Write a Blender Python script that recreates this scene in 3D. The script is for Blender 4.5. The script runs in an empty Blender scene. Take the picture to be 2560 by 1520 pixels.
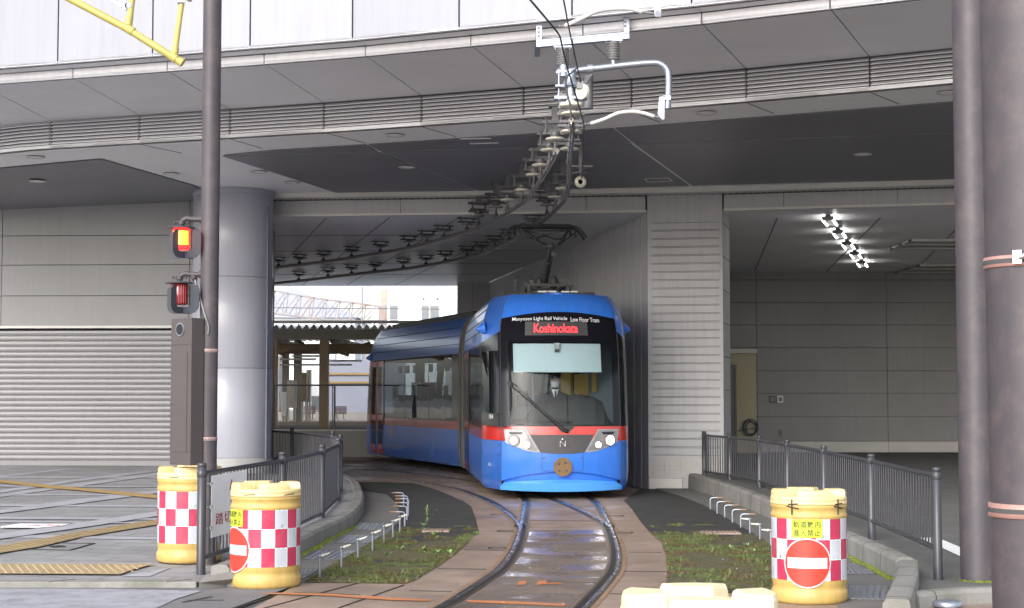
import bpy, math, random
from mathutils import Vector, Matrix
random.seed(11)
PI = math.pi
S = bpy.context.scene
C = S.collection

# ------------------------------------------------------------------ camera
F, H, CX, CY = 4000.0, 1.63, 1280.0, 760.0      # focal length in photo pixels, eye height
TH = math.atan(230 / F)                          # slight upward tilt
cam = bpy.data.cameras.new('camera')
cam.lens = 36 * F / 2560; cam.sensor_width = 36; cam.clip_end = 2000; cam.clip_start = 0.1
co = bpy.data.objects.new('camera', cam); C.objects.link(co)
co.location = (0, 0, H); co.rotation_euler = (PI / 2 + TH, 0, 0)
S.camera = co

# ------------------------------------------------------------------ sky, sun, exposure
SUN_EL, SUN_AZ = math.radians(28), math.radians(205)
w = bpy.data.worlds.new('World'); S.world = w; w.use_nodes = True
nt = w.node_tree; nt.nodes.clear()
sky = nt.nodes.new('ShaderNodeTexSky'); sky.sky_type = 'NISHITA'; sky.sun_disc = False
sky.sun_elevation = SUN_EL; sky.sun_rotation = SUN_AZ; sky.air_density = 1.0; sky.dust_density = 3.0; sky.ozone_density = 1.0
hs = nt.nodes.new('ShaderNodeHueSaturation'); hs.inputs['Saturation'].default_value = 0.34
bg = nt.nodes.new('ShaderNodeBackground'); bg.inputs['Strength'].default_value = 0.15
wo = nt.nodes.new('ShaderNodeOutputWorld')
nt.links.new(sky.outputs[0], hs.inputs['Color']); nt.links.new(hs.outputs[0], bg.inputs[0]); nt.links.new(bg.outputs[0], wo.inputs[0])
sl = bpy.data.lights.new('sun', 'SUN'); sl.energy = 0.42; sl.angle = math.radians(40); sl.color = (1, .985, .965)
so = bpy.data.objects.new('sun', sl); C.objects.link(so)
sd = Vector((math.sin(SUN_AZ) * math.cos(SUN_EL), math.cos(SUN_AZ) * math.cos(SUN_EL), math.sin(SUN_EL)))
so.rotation_euler = sd.to_track_quat('Z', 'Y').to_euler(); so.location = (0, -10, 30)
S.view_settings.view_transform = 'Standard'; S.view_settings.look = 'None'
S.view_settings.gamma = 1; S.view_settings.exposure = 1.38
S.cycles.max_bounces = 10; S.cycles.diffuse_bounces = 5; S.cycles.glossy_bounces = 5; S.cycles.transmission_bounces = 6
S.cycles.transparent_max_bounces = 16; S.cycles.sample_clamp_indirect = 6

# ------------------------------------------------------------------ where a photo pixel lies on a plane of the place
def ray(px, py):
    u = (px - CX) / F; v = (CY - py) / F
    return Vector((u, math.cos(TH) - v * math.sin(TH), math.sin(TH) + v * math.cos(TH)))
def G(px, py, z=0.0):
    d = ray(px, py); return Vector((0, 0, H)) + d * ((z - H) / d.z)
def AT(px, py, Y):
    d = ray(px, py); return Vector((0, 0, H)) + d * (Y / d.y)
def lerp(a, b, t): return a + (b - a) * t
def interp(tab, x):
    if x <= tab[0][0]:
        (x0, y0), (x1, y1) = tab[0], tab[1]
    elif x >= tab[-1][0]:
        (x0, y0), (x1, y1) = tab[-2], tab[-1]
    else:
        for (x0, y0), (x1, y1) in zip(tab, tab[1:]):
            if x0 <= x <= x1: break
    return y0 + (y1 - y0) * (x - x0) / (x1 - x0)
def smooth_path(pts, n=8):
    pts = [Vector(p) for p in pts]; out = []
    for i in range(len(pts) - 1):
        p0 = pts[max(i - 1, 0)]; p1 = pts[i]; p2 = pts[i + 1]; p3 = pts[min(i + 2, len(pts) - 1)]
        for k in range(n):
            t = k / n
            out.append(0.5 * ((2 * p1) + (p2 - p0) * t + (2 * p0 - 5 * p1 + 4 * p2 - p3) * t * t + (3 * p1 - p0 - 3 * p2 + p3) * t ** 3))
    out.append(pts[-1]); return out

# ------------------------------------------------------------------ materials
def mat(name, col, rough=0.6, metal=0.0, var=0.10, vs=2.0, bump=0.0, bs=60.0, emit=None, es=0.0, coat=0.0,
        streak=0.0, spec=0.5, alpha=1.0, trans=0.0, stain=None, stain_amt=0.0, stain_scale=1.5, rvar=0.0, world=False, stretch=(1, 1, 1)):
    m = bpy.data.materials.new(name); m.use_nodes = True
    n = m.node_tree.nodes; L = m.node_tree.links; b = n['Principled BSDF']
    b.inputs['Roughness'].default_value = rough; b.inputs['Metallic'].default_value = metal
    b.inputs['Coat Weight'].default_value = coat; b.inputs['Coat Roughness'].default_value = 0.05
    b.inputs['Specular IOR Level'].default_value = spec
    b.inputs['Alpha'].default_value = alpha; b.inputs['Transmission Weight'].default_value = trans
    tc = n.new('ShaderNodeTexCoord')
    if world:
        ge = n.new('ShaderNodeNewGeometry'); src = ge.outputs['Position']
    else: src = tc.outputs['Object']
    mp = n.new('ShaderNodeMapping'); mp.inputs['Scale'].default_value = stretch; L.new(src, mp.inputs[0]); src = mp.outputs[0]
    c = (*col, 1)
    if var > 0:
        t = n.new('ShaderNodeTexNoise'); t.inputs['Scale'].default_value = vs; t.inputs['Detail'].default_value = 8
        t.inputs['Roughness'].default_value = 0.62
        L.new(src, t.inputs['Vector'])
        r = n.new('ShaderNodeMapRange'); r.inputs[1].default_value = 0.3; r.inputs[2].default_value = 0.7
        r.inputs[3].default_value = 1 - var; r.inputs[4].default_value = 1 + var; L.new(t.outputs[0], r.inputs[0])
        mx = n.new('ShaderNodeVectorMath'); mx.operation = 'SCALE'; mx.inputs[0].default_value = col; L.new(r.outputs[0], mx.inputs['Scale'])
        out = mx.outputs[0]
        if stain:
            t2 = n.new('ShaderNodeTexNoise'); t2.inputs['Scale'].default_value = stain_scale; t2.inputs['Detail'].default_value = 9; t2.inputs['Roughness'].default_value = 0.7
            L.new(src, t2.inputs['Vector'])
            r2 = n.new('ShaderNodeMapRange'); r2.inputs[1].default_value = 0.48; r2.inputs[2].default_value = 0.68; r2.inputs[4].default_value = stain_amt
            L.new(t2.outputs[0], r2.inputs[0])
            m2 = n.new('ShaderNodeMix'); m2.data_type = 'RGBA'; L.new(r2.outputs[0], m2.inputs[0]); L.new(out, m2.inputs[6]); m2.inputs[7].default_value = (*stain, 1)
            out = m2.outputs[2]
        if streak > 0:
            mp2 = n.new('ShaderNodeMapping'); mp2.inputs['Scale'].default_value = (9, 9, 0.5); L.new(tc.outputs['Object'], mp2.inputs[0])
            t3 = n.new('ShaderNodeTexNoise'); t3.inputs['Scale'].default_value = 1.5; t3.inputs['Detail'].default_value = 6; L.new(mp2.outputs[0], t3.inputs['Vector'])
            r3 = n.new('ShaderNodeMapRange'); r3.inputs[1].default_value = 0.45; r3.inputs[2].default_value = 0.75; r3.inputs[3].default_value = 1; r3.inputs[4].default_value = 1 - streak
            L.new(t3.outputs[0], r3.inputs[0])
            m3 = n.new('ShaderNodeVectorMath'); m3.operation = 'SCALE'; L.new(out, m3.inputs[0]); L.new(r3.outputs[0], m3.inputs['Scale']); out = m3.outputs[0]
        L.new(out, b.inputs['Base Color'])
        if rvar > 0:
            r4 = n.new('ShaderNodeMapRange'); r4.inputs[1].default_value = 0.3; r4.inputs[2].default_value = 0.7
            r4.inputs[3].default_value = max(0.02, rough - rvar); r4.inputs[4].default_value = min(1, rough + rvar); L.new(t.outputs[0], r4.inputs[0]); L.new(r4.outputs[0], b.inputs['Roughness'])
    else:
        b.inputs['Base Color'].default_value = c
    if bump > 0:
        tb = n.new('ShaderNodeTexNoise'); tb.inputs['Scale'].default_value = bs; tb.inputs['Detail'].default_value = 5; L.new(src, tb.inputs['Vector'])
        bp = n.new('ShaderNodeBump'); bp.inputs['Strength'].default_value = bump; bp.inputs['Distance'].default_value = 0.02
        L.new(tb.outputs[0], bp.inputs['Height']); L.new(bp.outputs[0], b.inputs['Normal'])
    if emit:
        b.inputs['Emission Color'].default_value = (*emit, 1); b.inputs['Emission Strength'].default_value = es
    return m

M = {}
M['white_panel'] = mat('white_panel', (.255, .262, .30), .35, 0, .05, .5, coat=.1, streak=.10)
M['lip_white'] = mat('bright_lip_enamel', (.90, .90, .93), .35, 0, .03, 1)  # near-white stands in for the strong light on lip and slat fronts
M['fascia'] = mat('fascia_metal', (.86, .86, .90), .38, 0, .05, 1.2, streak=.08)
M['soffit'] = mat('soffit_panel', (.76, .76, .80), .5, 0, .06, .5, bump=.02, bs=3, stain=(.5, .5, .5), stain_amt=.15, stain_scale=.8)
M['louvre'] = mat('louvre_metal', (.52, .515, .54), .35, .2, .05, 3)
M['dark_gap'] = mat('joint_shadow', (.06, .06, .062), .8, var=.1)  # plain dark colour for joints, seams and backings
M['ceil'] = mat('ceiling_panel', (.82, .82, .84), .42, 0, .04, .4)
M['ceil_dark'] = mat('dark_perforated_panel', (.19, .19, .205), .45, .1, .12, .35, bump=.12, bs=120)
M['wall'] = mat('wall_panel', (.270, .271, .276), .6, 0, .07, .5, bump=.05, bs=40, streak=.05)
M['wall_in'] = mat('inner_wall_panel', (.30, .298, .298), .65, 0, .06, .6, bump=.08, bs=30, streak=.06)
M['clad'] = mat('cladding_panel', (.43, .43, .44), .6, 0, .06, .5, bump=.05, bs=40, streak=.08, stain=(.30, .29, .27), stain_amt=.2, stain_scale=.7)  # wall panel copy, lightened to offset the shade on header and pillar
M['clad_in'] = mat('ribbed_cladding', (.52, .515, .515), .6, 0, .06, .5, streak=.10)  # inner wall copy, lightened to offset the shade inside the tunnel
M['tile'] = mat('wall_tile', (.42, .41, .39), .35, 0, .06, 8)
M['shutter'] = mat('shutter_steel', (.150, .150, .157), .38, .25, .04, 1.5, streak=.05)
M['column'] = mat('column_enamel', (.37, .375, .435), .34, 0, .04, .8, streak=.04, coat=.2)
M['trim'] = mat('light_trim', (.55, .54, .51), .45, 0, .05, 2)
M['plinth'] = mat('pale_plinth', (.33, .33, .33), .7, 0, .1, 3, bump=.1)
M['cream'] = mat('cream_door_panel', (.42, .385, .25), .55, 0, .04, 1)
M['black'] = mat('black_paint', (.012, .012, .014), .35, 0, .1)
M['rubber'] = mat('rubber', (.02, .02, .02), .6, 0, .2, 6)
M['lamp_white'] = mat('lit_tube', (.9, .9, .9), .4, 0, 0, emit=(1, .98, .94), es=5.5)
M['fixture'] = mat('fixture_white', (.7, .7, .68), .4, 0, .03)
M['concrete'] = mat('kerb_concrete', (.22, .215, .205), .82, 0, .16, 2.5, bump=.35, bs=45, stain=(.10, .11, .06), stain_amt=.55, stain_scale=1.8)
M['asphalt'] = mat('asphalt', (.15, .15, .155), .8, 0, .22, 1.2, bump=.5, bs=90, stain=(.12, .115, .11), stain_amt=.5, stain_scale=.8, world=True)
M['paint_white'] = mat('road_paint_white', (.30, .31, .35), .7, 0, .12, 6, bump=.3, bs=60, stain=(.14, .14, .145), stain_amt=.9, stain_scale=2.6, world=True)
M['line_white'] = mat('line_paint_white', (.8, .8, .8), .6, 0, .05, 5)
M['paint_orange'] = mat('orange_paint', (.46, .16, .055), .7, 0, .2, 9, stain=(.22, .16, .13), stain_amt=.95, stain_scale=9, world=True)
M['brown_pole'] = mat('brown_pole_paint', (.054, .047, .056), .55, 0, .06, 2.5, bump=.03, bs=5, streak=.12, stain=(.30, .20, .18), stain_amt=.12, stain_scale=5)
M['cabinet'] = mat('brown_cabinet_paint', (.075, .062, .063), .42, 0, .05, 3, streak=.08)
M['fence'] = mat('grey_fence_paint', (.048, .048, .058), .34, .1, .1, 6, streak=.1)
M['galv'] = mat('galvanised_steel', (.33, .36, .43), .38, .75, .12, 8)
M['galv_dark'] = mat('weathered_steel', (.17, .17, .18), .5, .5, .15, 8)
M['copper'] = mat('contact_rail', (.16, .14, .125), .35, .8, .2, 8)
M['porcelain'] = mat('cream_porcelain', (.62, .60, .50), .3, 0, .06, 6)
M['ins_grey'] = mat('grey_insulator', (.22, .22, .225), .35, 0, .06, 6)
M['wire'] = mat('dark_cable', (.035, .035, .04), .5, 0, .1)
M['white_rod'] = mat('white_sleeve', (.50, .50, .49), .45, 0, .05)
M['yellow'] = mat('yellow_pipe_paint', (.42, .36, .10), .4, 0, .07, 6, streak=.05)
M['barrel'] = mat('yellow_drum_plastic', (.50, .345, .11), .42, 0, .07, 3, bump=.04, bs=20, streak=.18, stain=(.30, .20, .05), stain_amt=.30, stain_scale=4)
M['barrel_top'] = mat('faded_yellow_lid', (.68, .53, .26), .42, 0, .07, 4, bump=.04, bs=20)
M['r_red'] = mat('red_sheeting', (.40, .026, .075), .4, 0, .08, 4, stain=(.5, .3, .3), stain_amt=.12, stain_scale=9)
M['r_white'] = mat('white_sheeting', (.44, .47, .52), .4, 0, .07, 5, stain=(.30, .32, .33), stain_amt=.30, stain_scale=8)
M['r_edge'] = mat('pale_sheeting_edge', (.52, .78, .80), .4, 0, .04)
M['noentry'] = mat('no_entry_red', (.60, .04, .025), .4, 0, .04)
M['sign_white'] = mat('sign_white', (.92, .92, .93), .4, 0, .04, 3)
M['sign_yellow'] = mat('sign_yellow_green', (.48, .56, .035), .45, 0, .05)
M['ink'] = mat('dark_olive_ink', (.05, .065, .01), .6, var=0)
M['ink_red'] = mat('sign_red_ink', (.42, .02, .03), .5, var=0)
M['chrome'] = mat('bright_metal', (.6, .61, .64), .2, 1, .05)

# ------------------------------------------------------------------ mesh builder
class MB:
    def __init__(s): s.v = []; s.f = []; s.m = []; s.sm = []
    def add(s, vs, fs, mi=0, smooth=False):
        o = len(s.v); s.v += [Vector(p) for p in vs]
        for f in fs: s.f.append([o + i for i in f]); s.m.append(mi); s.sm.append(smooth)
    def box(s, c, d, mi=0, rz=0.0, R=None):
        x, y, z = d[0] / 2, d[1] / 2, d[2] / 2
        R = R or Matrix.Rotation(rz, 3, 'Z'); c = Vector(c)
        vs = [c + R @ Vector((a * x, b * y, e * z)) for e in (-1, 1) for a, b in ((-1, -1), (1, -1), (1, 1), (-1, 1))]
        s.add(vs, [(3, 2, 1, 0), (4, 5, 6, 7), (0, 1, 5, 4), (1, 2, 6, 5), (2, 3, 7, 6), (3, 0, 4, 7)], mi)
    def beam(s, a, b, wd, h, mi=0, up=(0, 0, 1)):
        a = Vector(a); b = Vector(b); d = (b - a); L = d.length
        if L < 1e-6: return
        d.normalize(); up = Vector(up); r = d.cross(up)
        if r.length < 1e-4: r = d.cross(Vector((0, 1, 0)))
        r.normalize(); u = r.cross(d)
        R = Matrix((r, d, u)).transposed(); s.box((a + b) / 2, (wd, L, h), mi, R=R)
    def prism(s, poly, z0, z1, mi=0):
        n = len(poly); a = [Vector((p[0], p[1], z0)) for p in poly]; b = [Vector((p[0], p[1], z1)) for p in poly]
        ar = sum(a[i].x * a[(i + 1) % n].y - a[(i + 1) % n].x * a[i].y for i in range(n))
        if ar < 0: a.reverse(); b.reverse()
        s.add(a + b, [list(range(n - 1, -1, -1)), list(range(n, 2 * n))] + [(i, (i + 1) % n, n + (i + 1) % n, n + i) for i in range(n)], mi)
    def sheet(s, pts, mi=0):
        s.add(pts, [list(range(len(pts)))], mi)
    def slab(s, a, b, c, d, n, t, mi=0):
        n = Vector(n).normalized() * t; vs = [Vector(p) for p in (a, b, c, d)]; vs += [p + n for p in vs]
        s.add(vs, [(0, 1, 2, 3), (7, 6, 5, 4), (1, 0, 4, 5), (2, 1, 5, 6), (3, 2, 6, 7), (0, 3, 7, 4)], mi)
    def cyl(s, a, b, r0, r1=None, n=12, mi=0, caps=True, smooth=True):
        r1 = r0 if r1 is None else r1; a = Vector(a); b = Vector(b); d = (b - a).normalized()
        u = d.orthogonal().normalized(); w_ = d.cross(u)
        vs = []
        for p, r in ((a, r0), (b, r1)):
            for i in range(n):
                t = 2 * PI * i / n; vs.append(p + (u * math.cos(t) + w_ * math.sin(t)) * r)
        s.add(vs, [(i, (i + 1) % n, n + (i + 1) % n, n + i) for i in range(n)], mi, smooth)
        if caps: s.add(vs, [list(range(n - 1, -1, -1)), list(range(n, 2 * n))], mi)
    def tube(s, pts, r, n=8, mi=0, caps=True):
        pts = [Vector(p) for p in pts]; rs = r if isinstance(r, (list, tuple)) else [r] * len(pts)
        vs = []; u = None
        for i, p in enumerate(pts):
            d = (pts[min(i + 1, len(pts) - 1)] - pts[max(i - 1, 0)])
            if d.length < 1e-9: d = Vector((0, 0, 1))
            d.normalize()
            u = d.orthogonal().normalized() if u is None else (u - d * u.dot(d)).normalized()
            w_ = d.cross(u)
            for k in range(n):
                t = 2 * PI * k / n; vs.append(p + (u * math.cos(t) + w_ * math.sin(t)) * rs[i])
        fs = [(i * n + k, i * n + (k + 1) % n, (i + 1) * n + (k + 1) % n, (i + 1) * n + k) for i in range(len(pts) - 1) for k in range(n)]
        s.add(vs, fs, mi, True)
        if caps: s.add(vs, [list(range(n - 1, -1, -1)), list(range(len(vs) - n, len(vs)))], mi)
    def lathe(s, prof, c=(0, 0, 0), n=32, mi=0, smooth=True, sx=1, sy=1):
        c = Vector(c); vs = []
        for r, z in prof:
            for i in range(n):
                t = 2 * PI * i / n; vs.append(c + Vector((r * math.cos(t) * sx, r * math.sin(t) * sy, z)))
        fs = [(j * n + i, j * n + (i + 1) % n, (j + 1) * n + (i + 1) % n, (j + 1) * n + i) for j in range(len(prof) - 1) for i in range(n)]
        s.add(vs, fs, mi, smooth)
        if prof[0][0] > 1e-4: s.add(vs[:n], [list(range(n - 1, -1, -1))], mi)
        if prof[-1][0] > 1e-4: s.add(vs[-n:], [list(range(n))], mi)
    def ball(s, c, r, n=12, mi=0, sc=(1, 1, 1)):
        c = Vector(c); m_ = n // 2; vs = []
        for j in range(m_ + 1):
            ph = PI * j / m_ - PI / 2
            for i in range(n):
                t = 2 * PI * i / n
                vs.append(c + Vector((math.cos(t) * math.cos(ph) * r * sc[0], math.sin(t) * math.cos(ph) * r * sc[1], math.sin(ph) * r * sc[2])))
        s.add(vs, [(j * n + i, j * n + (i + 1) % n, (j + 1) * n + (i + 1) % n, (j + 1) * n + i) for j in range(m_) for i in range(n)], mi, True)
    def build(s, name, mats, parent=None, off=None, bevel=0, merge=False, autos=False):
        """one mesh object; 'off' is subtracted from world-made points so that the object's own origin sits at its base"""
        if not s.v: return None
        mats = mats if isinstance(mats, (list, tuple)) else [mats]
        if off is None:
            if parent is not None:
                p = parent; off = Vector((0, 0, 0))
                while p is not None:
                    off = off + Vector(p.location) if p.get('_w') else off
                    p = p.parent
            else: off = Vector((0, 0, 0))
        off = Vector(off)
        me = bpy.data.meshes.new(name); me.from_pydata([tuple(p - off) for p in s.v], [], s.f)
        for m_ in mats: me.materials.append(m_)
        me.polygons.foreach_set('material_index', s.m); me.polygons.foreach_set('use_smooth', s.sm); me.update()
        o = bpy.data.objects.new(name, me); C.objects.link(o)
        if parent is not None: o.parent = parent
        else: o.location = off; 
        if bevel:
            bv = o.modifiers.new('bevel', 'BEVEL'); bv.width = bevel; bv.segments = 2; bv.limit_method = 'ANGLE'; bv.angle_limit = math.radians(40)
        return o

def tag(o, label=None, cat=None, group=None, kind=None):
    if label: o['label'] = label
    if cat: o['category'] = cat
    if group: o['group'] = group
    if kind: o['kind'] = kind
    return o
def empty(name, loc, label, cat, group=None, rz=0.0, world=True):
    o = bpy.data.objects.new(name, None); C.objects.link(o); o.location = loc; o.rotation_euler = (0, 0, rz)
    o.empty_display_size = 0.1
    if world: o['_w'] = 1
    return tag(o, label, cat, group)
def kids(o): return [c for c in bpy.data.objects if c.parent == o]
def copy_tree(o, parent=None):
    c = o.copy(); C.objects.link(c)
    if parent is not None: c.parent = parent
    for ch in kids(o): copy_tree(ch, c)
    return c
def struct(o): o['kind'] = 'structure'; return o

_tc = {}
def text_geo(txt, size=1.0, spacing=1.0, fat=0.0):
    """flat outline of real lettering: (verts, faces, width) centred on the origin"""
    key = (txt, size, spacing, fat)
    if key in _tc: return _tc[key]
    cu = bpy.data.curves.new('lettering', 'FONT'); cu.body = txt; cu.size = size; cu.align_x = 'CENTER'; cu.align_y = 'CENTER'
    cu.space_character = spacing; cu.resolution_u = 3; cu.offset = fat
    ob = bpy.data.objects.new('lettering', cu); C.objects.link(ob)
    dg = bpy.context.evaluated_depsgraph_get(); dg.update()
    ev = ob.evaluated_get(dg); me = ev.to_mesh()
    vs = [tuple(v.co) for v in me.vertices]; fs = [tuple(p.vertices) for p in me.polygons]
    ev.to_mesh_clear(); bpy.data.objects.remove(ob); bpy.data.curves.remove(cu)
    xs = [v[0] for v in vs] or [0]; ys = [v[1] for v in vs] or [0]
    cx, cy = (min(xs) + max(xs)) / 2, (min(ys) + max(ys)) / 2
    vs = [(x - cx, y - cy, z) for x, y, z in vs]
    _tc[key] = (vs, fs, max(xs) - min(xs), max(ys) - min(ys)); return _tc[key]
def add_text(mb, txt, w_, h_, fn, mi=0, spacing=1.0, fat=0.0):
    """lettering stretched to w_ x h_ and laid on a surface by fn(x, y)"""
    vs, fs, tw, th = text_geo(txt, 1.0, spacing, fat)
    if not vs: return
    mb.add([fn(v[0] * w_ / tw, v[1] * h_ / th) for v in vs], fs, mi)

def zP(y): return .05 + .0165 * (y - 13.7)          # the left paving rises gently towards the wall
def GL(px, py, dz=0.0):
    d = ray(px, py); return Vector((0, 0, H)) + d * ((.05 - .0165 * 13.7 + dz - H) / (d.z - .0165 * d.y))
# ================================================================== THE STATION BUILDING
ZC, ZL, ZB, ZH = 5.30, 5.71, 5.835, 4.91        # canopy ceiling, louvre top, ledge, door-head height
lip = [(-700, 462), (0, 382), (93, 372), (124, 371), (860, 327), (1710, 267), (2379, 208), (3100, 138)]
cband = [(-700, 258), (0, 208), (860, 144.5), (1710, 63.6), (2264, 0), (3100, -100)]
aedge = [(-700, 222), (0, 169.6), (860, 102), (1710, 16.5), (1855, 0), (3100, -135)]
jl = [-620, -95, 124, 346, 573, 808, 1052, 1307.5, 1577.5, 1865, 2174, 2500, 2840, 3090]
jc = [-680, -50, 182, 418, 660, 913, 1177, 1457, 1754, 2075, 2410, 2770, 3090, 3400]
ja = [-720, -85, 144, 381, 625, 881, 1147.6, 1430, 1729, 2040, 2360, 2720, 3040, 3360]
def lp(px, z=ZC): q = G(px, interp(lip, px), ZC); q.z = z; return q
def cp(px, z=ZL): q = G(px, interp(cband, px), ZL); q.z = z; return q
def ap(px, z=ZB): q = G(px, interp(aedge, px), ZB); q.z = z; return q

bld = empty('station_building', (0, 30, 0), 'pale grey station building with a deep curved canopy spanning the tram track', 'building')
def shrink(a, b, g):
    d = (b - a); d.normalize(); return a + d * g, b - d * g
# white upper facade and the ledge under it
mb = MB(); bk = MB()
for p, q in zip(ja, ja[1:]):
    a, b = shrink(ap(p), ap(q), .011); n = (b - a).cross(Vector((0, 0, 1)))
    for z0, z1 in ((ZB + .004, ZB + 2.05), (ZB + 2.07, ZB + 3.4)):
        mb.slab(Vector((a.x, a.y, z0)), Vector((b.x, b.y, z0)), Vector((b.x, b.y, z1)), Vector((a.x, a.y, z1)), -n, .06)
    a, b = ap(p), ap(q); o_ = -n.normalized() * .07
    bk.slab(a + o_, b + o_, b + o_ + Vector((0, 0, 3.4)), a + o_ + Vector((0, 0, 3.4)), -n, .04)
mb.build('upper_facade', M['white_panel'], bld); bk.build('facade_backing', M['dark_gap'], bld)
mb = MB(); bk = MB()
for (p, q), (r, s_) in zip(zip(jc, jc[1:]), zip(ja, ja[1:])):
    a, b = shrink(cp(p, ZB), cp(q, ZB), .008); c, d = shrink(ap(r), ap(s_), .008)
    mb.slab(a, b, d, c, (0, 0, 1), .03)
mb.build('ledge_soffit', M['soffit'], bld)
# light fascia band
mb = MB(); bk = MB()
for p, q in zip(jc, jc[1:]):
    a, b = shrink(cp(p), cp(q), .009); n = (b - a).cross(Vector((0, 0, 1)))
    mb.slab(a, b, Vector((b.x, b.y, ZB - .012)), Vector((a.x, a.y, ZB - .012)), -n, .05)
    a, b = cp(p), cp(q); o_ = -n.normalized() * .055
    bk.slab(a + o_, b + o_, Vector((b.x, b.y, ZB)) + o_, Vector((a.x, a.y, ZB)) + o_, -n, .03)
mb.build('fascia_band', M['fascia'], bld)
bk.build('fascia_backing', M['dark_gap'], bld)
# sloping-back soffit between louvre and fascia
mb = MB(); bk = MB()
jc2 = [-700, -290] + jc[1:]; jls = [-700, -95, 124, 346, 573, 808, 1052, 1307.5, 1577.5, 1865, 2174, 2500, 2840, 3000, 3100]
for (p, q), (r, s_) in zip(zip(jc2, jc2[1:]), zip(jls, jls[1:])):
    a, b = shrink(cp(p, ZL + .004), cp(q, ZL + .004), .009); c, d = shrink(lp(r, ZL + .004), lp(s_, ZL + .004), .009)
    mb.slab(a, b, d, c, (0, 0, 1), .03)
    bk.slab(cp(p, ZL + .05).lerp(lp(r, ZL + .05), .08), cp(q, ZL + .05).lerp(lp(s_, ZL + .05), .08), lp(s_, ZL + .05), lp(r, ZL + .05), (0, 0, 1), .05)
mb.build('outer_soffit', M['soffit'], bld); bk.build('soffit_backing', M['dark_gap'], bld)
# louvre band: seven slats per bay, slat fronts and lower lip coloured as if strongly lit
mb = MB(); bk = MB(); lpb = MB(); px_ = MB()
NS = 7; z0 = ZC + .062; pitch = (ZL - z0) / NS
for p, q in zip(jl, jl[1:]):
    seg = 3 if p < 200 else 1
    for k in range(seg):
        P, Q = lerp(p, q, k / seg), lerp(p, q, (k + 1) / seg)
        a, b = lp(P), lp(Q)
        if k == 0: a = shrink(a, b, .012)[0]
        if k == seg - 1: b = shrink(a, b, .012)[1]
        n = (b - a).cross(Vector((0, 0, 1))).normalized()
        for i in range(NS):
            z = z0 + i * pitch
            prof = [(0, z), (0, z + .012), (-.024, z + .012), (-.030, z + .040), (-.040, z + .040), (-.040, z)]
            vs = [Vector((a.x, a.y, 0)) + n * x + Vector((0, 0, zz)) for x, zz in prof] + [Vector((b.x, b.y, 0)) + n * x + Vector((0, 0, zz)) for x, zz in prof]
            m_ = len(prof); mb.add(vs, [(0, 1, m_ + 1, m_)], 1); mb.add(vs, [(j, (j + 1) % m_, m_ + (j + 1) % m_, m_ + j) for j in range(1, m_)] + [list(range(m_)), list(range(2 * m_ - 1, m_ - 1, -1))])
        lpb.slab(a, b, Vector((b.x, b.y, ZC + .05)), Vector((a.x, a.y, ZC + .05)), -n, .05)
        a2, b2 = lp(P) - n * .07, lp(Q) - n * .07
        bk.slab(a2, b2, Vector((b2.x, b2.y, ZL)), Vector((a2.x, a2.y, ZL)), -n, .05)
    # mullion post behind the joint
    a = lp(q) - (lp(q) - lp(p)).cross(Vector((0, 0, 1))).normalized() * .045
    bk.box((a.x, a.y, (ZC + ZL) / 2 + .03), (.02, .05, ZL - ZC - .08))
mb.build('louvre_slats', [M['louvre'], M['lip_white']], bld); bk.build('louvre_backing', mat('louvre_backing', (.10, .10, .105), .6), bld); lpb.build('bright_lip', M['lip_white'], bld)
# main ceiling
HL = [G(640, 490, ZC), G(1710, 476, ZC), G(2379, 456, ZC), G(3100, 436, ZC)]
front = [lp(x) for x in (-700, -300, 0, 93, 124, 500, 860, 1300, 1710, 2050, 2379, 2700, 3100)]
back = [Vector((HL[3].x, HL[3].y + .3, ZC)), Vector((HL[2].x, HL[2].y + .3, 0)), Vector((HL[1].x, HL[1].y + .3, 0)), Vector((HL[0].x, HL[0].y + .3, 0)), Vector((-14, 31.6, 0))]
mb = MB(); mb.prism([(p.x, p.y) for p in front + back], ZC, ZC + .04); cjm = mb
mb = MB(); mb.prism([(p.x, p.y + .12) for p in front] + [(p.x, p.y) for p in back], ZC + .05, ZC + .15); mb.build('canopy_deck', M['dark_gap'], bld)
def dark(pxs, name='dark_ceiling_panel', th=.014):
    m_ = MB(); m_.prism([(G(x, y, ZC).x, G(x, y, ZC).y) for x, y in pxs], ZC - th, ZC - .002); return m_.build(name, M['ceil_dark'], bld)
dark([(556, 388.5), (948, 378.8), (1192, 477), (855, 485)])
dark([(955, 378.6), (1578, 359.8), (1722, 463), (1200, 477)])
dark([(1588, 359), (2379, 331.5), (3050, 309), (3050, 424), (2379, 446), (1731, 462.5)])
dark([(560, 386), (700, 372.5), (914, 359.8), (944, 376.6)])
dark([(921, 359.5), (1533, 319.5), (1578, 357.4), (952, 376.4)])
dark([(1539, 319), (1710, 306), (2379, 253), (3050, 203), (3050, 307), (2379, 329), (1586, 356.8)])
# the lowered dark ceiling over the left pavement meets the wall on a slope
mb = MB()
WY = 29.9
p1, p2, p3 = G(-420, 474, ZC - .015), G(0, 421, ZC - .015), G(253, 398, ZC - .015)
p4 = G(480, 463, ZC - .015); p5 = AT(600, 493, WY + .15); p6 = AT(480, 502, WY + .1); p7 = AT(0, 531, WY + .55); p8 = AT(-420, 560, WY + .9)
p5.z = ZC - .02; p6.z = min(p6.z, ZC - .02)
pts = [p1, p2, p3, p4, p5, p6, p7, p8]
mb.add(pts, [(0, 1, 6, 7), (1, 2, 5, 6), (2, 3, 4, 5)])
mb.add([p + Vector((0, 0, .012)) for p in pts], [(7, 6, 1, 0), (6, 5, 2, 1), (5, 4, 3, 2)])
mb.build('sloping_dark_ceiling', M['ceil_dark'], bld)
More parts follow.
